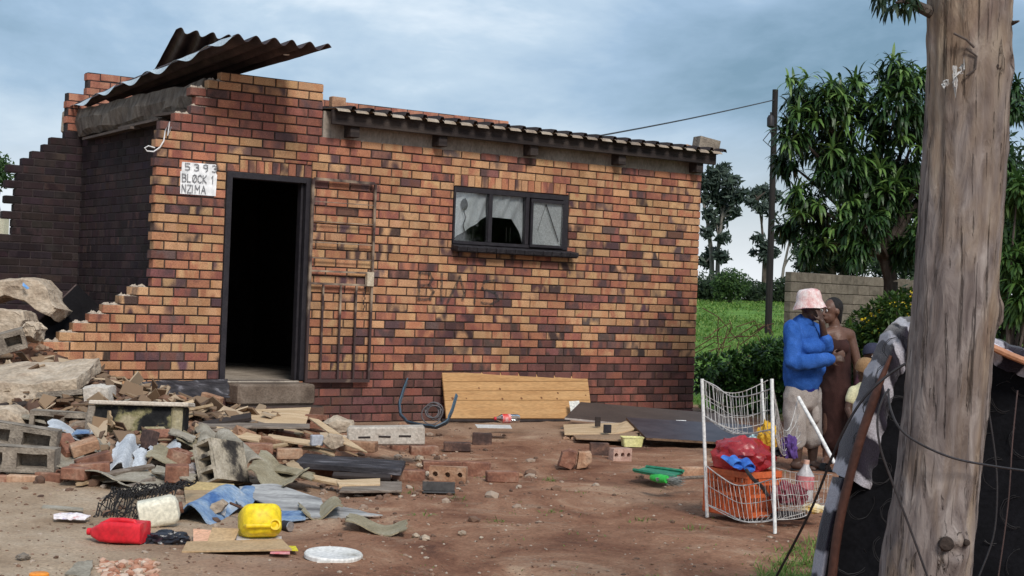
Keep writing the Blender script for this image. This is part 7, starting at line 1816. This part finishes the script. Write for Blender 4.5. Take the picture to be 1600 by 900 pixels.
# ------------------------------------------------------------------ people
def organic(name, parts, mt, parent, voxel=.009, it=6, fac=.5, fold=0.0):
    """one continuous surface grown from tapered limbs and ellipsoids"""
    bm = bmesh.new()
    for q in parts:
        if q[0] == 'e':
            _, c, rad, rt = q
            g = bmesh.ops.create_icosphere(bm, subdivisions=3, radius=1)['verts']
            for v in g: v.co = Vector(c) + (rt @ Vector((v.co.x * rad[0], v.co.y * rad[1], v.co.z * rad[2])))
        else:
            pts, rr_ = q[1], q[2]
            P2_ = []; R2 = []
            for i in range(len(pts) - 1):
                for j in range(4): P2_.append(Vector(pts[i]).lerp(Vector(pts[i + 1]), j / 4)); R2.append(rr_[i] + (rr_[i + 1] - rr_[i]) * j / 4)
            P2_.append(Vector(pts[-1])); R2.append(rr_[-1])
            mb = MB(); mb.tube(P2_, R2, 14)
            vs_ = [bm.verts.new(p) for p in mb.v]
            for f in mb.f:
                try: bm.faces.new([vs_[i] for i in f])
                except ValueError: pass
            for p, r_ in ((P2_[0], R2[0]), (P2_[-1], R2[-1])):
                g = bmesh.ops.create_icosphere(bm, subdivisions=2, radius=r_ * .995)['verts']
                for v in g: v.co += p
    tmp = bpy.data.meshes.new('tmp'); bmesh.ops.recalc_face_normals(bm, faces=bm.faces); bm.to_mesh(tmp); bm.free()
    ob = bpy.data.objects.new('tmp', tmp); col.objects.link(ob)
    md = ob.modifiers.new('r', 'REMESH'); md.mode = 'VOXEL'; md.voxel_size = voxel
    ms = ob.modifiers.new('s', 'SMOOTH'); ms.iterations = it; ms.factor = fac
    me = bpy.data.meshes.new_from_object(ob.evaluated_get(bpy.context.evaluated_depsgraph_get()))
    bpy.data.objects.remove(ob); bpy.data.meshes.remove(tmp)
    o_ = ORG[parent]
    me.transform(Matrix.Translation(-o_)); me.materials.clear(); me.materials.append(mt)
    if fold:                                        # creases in the cloth
        me.update(); nn_ = [v.normal.copy() for v in me.vertices]
        for v, n_ in zip(me.vertices, nn_):
            p = v.co; a_ = mnoise.noise(Vector((p.x * 13 + p.z * 5, p.y * 13, p.z * 4.5 - p.x * 4))); b_ = mnoise.noise(Vector((p.x * 24 - p.z * 9, p.y * 22, p.z * 12)))
            v.co = p + n_ * fold * (1.5 - 2.2 * abs(a_) - .5 * abs(b_))
    me.polygons.foreach_set('use_smooth', [True] * len(me.polygons)); me.name = name
    return link(name, me, parent, o_)
skin = mat('dark_skin', [(.040, .020, .013), (.060, .030, .020), (.075, .038, .026)], 6, .5, .05, spec=.35, fine=90)
skin2 = mat('brown_skin', [(.085, .042, .028), (.115, .058, .040), (.135, .070, .048)], 6, .5, .05, spec=.35, fine=90)
hair = mat('black_hair', [(.008, .007, .007), (.016, .014, .014)], 40, .8, .6)
E3 = Matrix.Identity(3)
def face(c, fd, s, up=Vector((0, 0, 1))):
    """head turned towards fd: skull, jaw, nose, lips, brow, ears"""
    fd = fd.normalized(); sd_ = fd.cross(up).normalized(); up = sd_.cross(fd)
    rt = Matrix((sd_, fd, up)).transposed()
    P_ = lambda x, y, z: c + rt @ Vector((x, y, z)) * s
    return [('e', P_(0, -.012, .02), (.072 * s, .090 * s, .092 * s), rt), ('e', P_(0, .028, -.045), (.052 * s, .055 * s, .062 * s), rt), ('e', P_(0, .050, -.088), (.026 * s, .024 * s, .02 * s), rt),
            ('c', [P_(0, .078, .015), P_(0, .098, -.022)], [.010 * s, .015 * s]), ('e', P_(0, .092, -.024), (.020 * s, .012 * s, .010 * s), rt),
            ('e', P_(0, .084, -.056), (.026 * s, .014 * s, .008 * s), rt), ('e', P_(0, .080, -.067), (.022 * s, .013 * s, .008 * s), rt), ('e', P_(.03, .068, .030), (.022 * s, .016 * s, .010 * s), rt), ('e', P_(-.03, .068, .030), (.022 * s, .016 * s, .010 * s), rt),
            ('e', P_(.075, -.010, -.005), (.010 * s, .020 * s, .030 * s), rt), ('e', P_(-.075, -.010, -.005), (.010 * s, .020 * s, .030 * s), rt)], P_, rt
def eyes(P_, rt, s, parent):
    for sx_ in (-1, 1):
        m_ = MB(); c = P_(.030 * sx_, .078, .010)
        m_.lathe([(0, -.007 * s), (.010 * s, -.004 * s), (.0125 * s, 0), (.010 * s, .0045 * s), (.004 * s, .0065 * s), (0, .007 * s)], c, rt @ Vector((0, 1, 0)), 12); e_ = m_.build('eye', mat('eye_white', [(.45, .42, .40), (.5, .47, .45)], 5, .2, 0), parent, smooth=True)
        m_ = MB(); m_.lathe([(0, 0), (.0055 * s, 0), (.004 * s, .002 * s), (0, .002 * s)], c + rt @ Vector((0, .0062 * s, 0)), rt @ Vector((0, 1, 0)), 10); m_.build('iris', mat('iris', [(.01, .006, .005), (.015, .01, .008)], 5, .1, 0), e_, smooth=True)
def hand(wrist, d, palm_n, s=1.0, curl=.6, side=1):
    """palm and five fingers from the wrist along d; palm_n is the way the palm faces"""
    d = d.normalized(); n_ = (palm_n - d * palm_n.dot(d)).normalized(); x_ = d.cross(n_) * side; o_ = []
    pc = wrist + d * .045 * s
    o_.append(('e', pc, (.038 * s, .014 * s, .045 * s), Matrix((x_, n_, d)).transposed()))
    for i, (off, ln) in enumerate(((-.027, .060), (-.009, .072), (.009, .068), (.026, .052))):
        b = wrist + d * .082 * s + x_ * off * s
        a1 = curl * .6; p1 = b + (d * math.cos(a1) + n_ * math.sin(a1)) * ln * .45 * s; a2 = curl * 1.5; p2 = p1 + (d * math.cos(a2) + n_ * math.sin(a2)) * ln * .33 * s; a3 = curl * 2.2; p3 = p2 + (d * math.cos(a3) + n_ * math.sin(a3)) * ln * .25 * s
        o_.append(('c', [b - d * .012 * s, p1, p2, p3], [.0092 * s, .0085 * s, .0078 * s, .0065 * s]))
    tb0 = wrist + d * .025 * s - x_ * .032 * s; tb1 = tb0 + (-x_ * .7 + d * .7 + n_ * .3).normalized() * .032 * s; tb2 = tb1 + (d * .9 - x_ * .1 + n_ * .5).normalized() * .028 * s
    o_.append(('c', [tb0, tb1, tb2], [.012 * s, .0098 * s, .0075 * s]))
    return o_
WY = 12.07
def w(x, y, dy=0.0): return at(x, y, WY + dy)
# woman in the blue jumper
g = gnd(1256, 735)
wa = empty('person', g, 'person in blue jumper, grey knee shorts and pink and white bucket hat', 'person')
hc = w(1267, 481); fd = Vector((.62, -.76, -.08))
hp_, P_, rt = face(hc, fd, .92)
k1, k2 = w(1243, 668, -.02), w(1268, 664, .05)
a1, a2 = Vector((w(1246, 700, -.03).x, WY - .03, .075)), Vector((w(1271, 700, .06).x, WY + .08, .075))
body = hp_ + [('c', [w(1262, 492, .02), w(1254, 512, .03)], [.046, .055]), ('c', [w(1252, 522, .03), w(1252, 560, .02), w(1254, 612, .02)], [.09, .095, .105]),
    ('c', [w(1244, 620, -.04), k1, a1 + Vector((0, .015, .14)), a1], [.066, .052, .050, .034]), ('c', [w(1266, 620, .07), k2, a2 + Vector((0, .015, .14)), a2], [.066, .052, .050, .034]),
    ('c', [w(1240, 513, -.09), w(1241, 566, -.17), w(1296, 561, -.24)], [.045, .040, .028]), ('c', [w(1268, 516, .10), w(1292, 548, .0), w(1284, 503, -.09)], [.042, .036, .025])]
for a_, sgn in ((a1, 1), (a2, 1)): body += [('c', [a_ + Vector((-.02, .0, -.035)), a_ + Vector((.06, -.04, -.048)), a_ + Vector((.12, -.075, -.055))], [.034, .032, .02])]
body += hand(w(1296, 561, -.24), Vector((.92, -.25, .1)), Vector((.1, .9, -.3)), .9, .8, 1) + hand(w(1284, 503, -.09), (hc + Vector((.045, -.085, -.02)) - w(1284, 503, -.09)), Vector((-.5, .5, .1)), .9, .45, -1)
organic('body', body, skin, wa, .0075, 5)
eyes(P_, rt, .92, wa)
jumper = mat('blue_knit', [(.020, .070, .27), (.030, .098, .34), (.045, .125, .40)], 8, 1.0, .6, fine=150, bdist=.006, spec=.05)
organic('jumper', [('c', [w(1255, 508, .03), w(1252, 525, .02)], [.085, .13]), ('e', w(1252, 528, .02), (.138, .12, .12), E3), ('c', [w(1252, 545, .0), w(1253, 570, -.01), w(1254, 592, -.01)], [.130, .138, .144]), ('e', w(1264, 543, -.05), (.115, .11, .075), E3), ('e', w(1264, 575, -.02), (.125, .12, .08), E3),
    ('c', [w(1238, 513, -.08), w(1239, 567, -.17), w(1262, 566, -.22), w(1297, 561, -.24)], [.062, .058, .054, .042]), ('c', [w(1268, 515, .10), w(1291, 549, .01), w(1290, 530, -.05)], [.062, .053, .042])], jumper, wa, .009, 6, fold=.009)
organic('undershirt', [('c', [w(1254, 590, -.01), w(1255, 603, -.01)], [.126, .130])], mat('royal_cloth', [(.008, .012, .12), (.014, .018, .17)], 8, .95, .2), wa, .012, 4)
shorts = mat('grey_denim', [(.26, .225, .205), (.34, .30, .275), (.40, .36, .33)], 7, 1.0, .4, fine=150, spec=.05)
organic('shorts', [('c', [w(1254, 606, .0), w(1255, 622, .0)], [.126, .118]), ('c', [w(1244, 615, -.04), w(1242, 650, -.04), w(1242, 688, -.03)], [.092, .086, .080]), ('c', [w(1266, 615, .06), w(1267, 650, .06), w(1268, 686, .06)], [.090, .084, .078]), ('c', [w(1274, 640, -.03), w(1274, 655, -.03)], [.026, .028])], shorts, wa, .009, 4, fold=.008)
hat_m = mat('pink_tie_dye', [(.48, .17, .165), (.62, .40, .385), (.72, .63, .61)], 9, .95, .3, lo=.38, hi=.58, fine=150)
ht = MB(); hx = Vector((-.10, .05, 1)).normalized(); hb0 = hc + Vector((-.012, .012, .045))
ht.lathe([(.132, -.050), (.130, -.044), (.108, .0), (.101, .015), (.099, .045), (.090, .080), (.070, .098), (.03, .106), (0, .107)], hb0, hx, 30)
for p in ht.v: p += Vector((0, 0, .008 * fb(p * 14)))
ht.build('bucket_hat', hat_m, wa, smooth=True)
for a_ in (a1, a2):
    m_ = MB(); c = a_ + Vector((.045, -.035, -.068)); rt2 = rotm(-33); m_.loft([[c + rt2 @ Vector((x_, w_ * math.cos(q * .5236), .010 * math.sin(q * .5236) - .002)) for q in range(12)] for x_, w_ in ((-.10, .02), (-.08, .036), (-.01, .034), (.06, .045), (.095, .04), (.115, .02))]); sd2 = m_.build('sandal', mat('black_rubber', [(.012, .011, .012), (.02, .019, .02)], 5, .6, 0), wa, smooth=True)
    m_ = MB(); m_.grid(lambda u, v: c + rt2 @ Vector((.02 + .045 * v, .046 * math.cos(math.pi * u), .004 + .05 * math.sin(math.pi * u))), 12, 4); m_.build('strap', MATS['black_rubber'], sd2, smooth=True, thick=.004)
# woman in the brown dress, turned away to the left
W2 = 12.62
def w2(x, y, dy=0.0): return at(x, y, W2 + dy)
g = gnd(1300, 728); g.y = W2; g.z = 0
wb = empty('person', w2(1302, 720) * 1, 'person in a strapless brown dress standing close behind the blue jumper', 'person'); wb.location.z = 0; ORG[wb] = Vector((w2(1302, 720).x, W2, 0)); wb.location = ORG[wb]
hc2 = w2(1299, 486); hp2, P2_, rt2 = face(hc2, Vector((-.80, -.45, -.10)), .92)
an1, an2 = Vector((w2(1292, 700).x, W2, .07)), Vector((w2(1312, 700).x, W2 + .1, .07))
body = hp2 + [('c', [w2(1302, 500, .02), w2(1306, 518, .03)], [.045, .052]), ('c', [w2(1290, 524, -.02), w2(1306, 522, .02), w2(1326, 524, .06)], [.058, .075, .058]), ('c', [w2(1306, 530, .02), w2(1307, 570, .02), w2(1306, 610, .02)], [.095, .082, .10]),
    ('e', w2(1297, 543, -.075), (.052, .05, .048), E3), ('e', w2(1314, 545, -.06), (.05, .05, .046), E3),
    ('c', [w2(1328, 526, .06), w2(1340, 570, .04), w2(1338, 612, -.04)], [.047, .038, .027]), ('c', [w2(1289, 526, -.03), w2(1284, 566, -.10), w2(1300, 560, -.2)], [.045, .036, .027]),
    ('c', [w2(1297, 620, -.03), w2(1294, 668, -.03), an1], [.056, .046, .035]), ('c', [w2(1314, 620, .06), w2(1313, 668, .07), an2], [.056, .046, .035])]
for a_ in (an1, an2): body += [('c', [a_ + Vector((.01, .02, -.035)), a_ + Vector((-.03, -.06, -.045)), a_ + Vector((-.05, -.13, -.052))], [.032, .032, .02])]
body += hand(w2(1338, 612, -.04), Vector((-.1, -.2, -1)), Vector((-1, .2, 0)), .9, .5, 1) + hand(w2(1300, 560, -.2), Vector((.6, -.3, .3)), Vector((0, 1, 0)), .9, .9, -1)
organic('body', body, skin2, wb, .0075, 5); eyes(P2_, rt2, .92, wb)
organic('dress', [('e', w2(1297, 541, -.08), (.070, .068, .062), E3), ('e', w2(1314, 543, -.065), (.068, .068, .060), E3), ('c', [w2(1306, 543, .02), w2(1307, 580, .02), w2(1306, 612, .02), w2(1304, 650, .02), w2(1303, 690, .02)], [.112, .104, .134, .120, .108])], mat('brown_jersey', [(.022, .009, .008), (.034, .013, .011), (.048, .019, .016)], 6, .95, .2, fine=140), wb, .009, 5, fold=.007)
organic('hair', [('e', hc2 + Vector((.022, .02, .032)), (.080, .082, .085), E3), ('e', hc2 + Vector((.062, .02, -.005)), (.036, .048, .075), E3), ('c', [hc2 + Vector((.075, .02, -.02)), hc2 + Vector((.078, .02, -.09))], [.024, .014])], hair, wb, .009, 3)
# two children, mostly hidden by the mattress
def child(x, y, Y, h, fdv, cap_c, top_c, label, sk):
    hcx = at(x, y, Y); e_ = empty('person', Vector((hcx.x, Y, 0)), label, 'person'); B = ORG[e_]
    hp_, Pq, rtq = face(hcx, fdv, .84); s_ = hcx.z / .86
    Q = lambda dx, dy, z: B + Vector((dx, dy, z * s_))
    bd = hp_ + [('c', [hcx + Vector((0, .01, -.07)), Q(0, .01, .70)], [.036, .04]), ('c', [Q(0, 0, .68), Q(0, 0, .55), Q(0, 0, .44)], [.075, .085, .085]),
        ('c', [Q(-.095, 0, .685), Q(-.125, -.02, .55), Q(-.10, -.10, .45)], [.034, .028, .022]), ('c', [Q(.095, 0, .685), Q(.125, -.02, .55), Q(.10, -.10, .45)], [.034, .028, .022]),
        ('c', [Q(-.045, 0, .43), Q(-.05, -.01, .23), Q(-.05, 0, .05)], [.055, .042, .026]), ('c', [Q(.045, 0, .43), Q(.05, -.01, .23), Q(.05, 0, .05)], [.055, .042, .026]),
        ('c', [Q(-.05, .02, .025), Q(-.055, -.09, .02)], [.025, .017]), ('c', [Q(.05, .02, .025), Q(.055, -.09, .02)], [.025, .017])]
    bd += hand(Q(-.10, -.10, .45), Vector((.1, -.6, -.7)), Vector((1, 0, 0)), .62, .5) + hand(Q(.10, -.10, .45), Vector((-.1, -.6, -.7)), Vector((-1, 0, 0)), .62, .5, -1)
    organic('body', bd, sk, e_, .0065, 4); eyes(Pq, rtq, .84, e_)
    organic('top', [('c', [Q(0, 0, .69), Q(0, 0, .56), Q(0, 0, .46)], [.088, .098, .098]), ('c', [Q(-.08, 0, .69), Q(-.105, -.01, .63)], [.05, .045]), ('c', [Q(.08, 0, .69), Q(.105, -.01, .63)], [.05, .045])], top_c, e_, .010, 4)
    organic('trousers', [('c', [Q(0, 0, .46), Q(0, 0, .41)], [.092, .09]), ('c', [Q(-.046, 0, .40), Q(-.05, -.01, .16)], [.06, .052]), ('c', [Q(.046, 0, .40), Q(.05, -.01, .16)], [.06, .052])], mat('dark_cotton', [(.02, .018, .02), (.035, .03, .032)], 7, .95, .2), e_, .011, 4)
    cm = MB(); up_ = Vector((-fdv.x * .25, -fdv.y * .25, 1)).normalized()
    cm.lathe([(.080, -.012), (.082, .0), (.080, .03), (.066, .062), (.04, .082), (0, .090)], hcx + up_ * .018, up_, 24); cm.build('knitted_cap', cap_c, e_, smooth=True)
child(1352, 580, 11.7, .9, Vector((-.35, .90, -.1)), mat('tan_knit', [(.20, .115, .055), (.27, .16, .08)], 9, .95, .4, fine=120), mat('cream_cotton', [(.50, .47, .28), (.58, .55, .36)], 6, .95, .2), 'child with tan knitted cap and pale yellow top beside the mattress', skin)
child(1364, 556, 12.35, .95, Vector((.1, -.95, -.2)), mat('navy_knit', [(.022, .024, .045), (.04, .042, .07)], 9, .95, .4, fine=120), mat('plum_cotton', [(.05, .02, .03), (.08, .03, .045)], 6, .95, .2), 'child with navy knitted cap behind the one in the tan cap', skin)
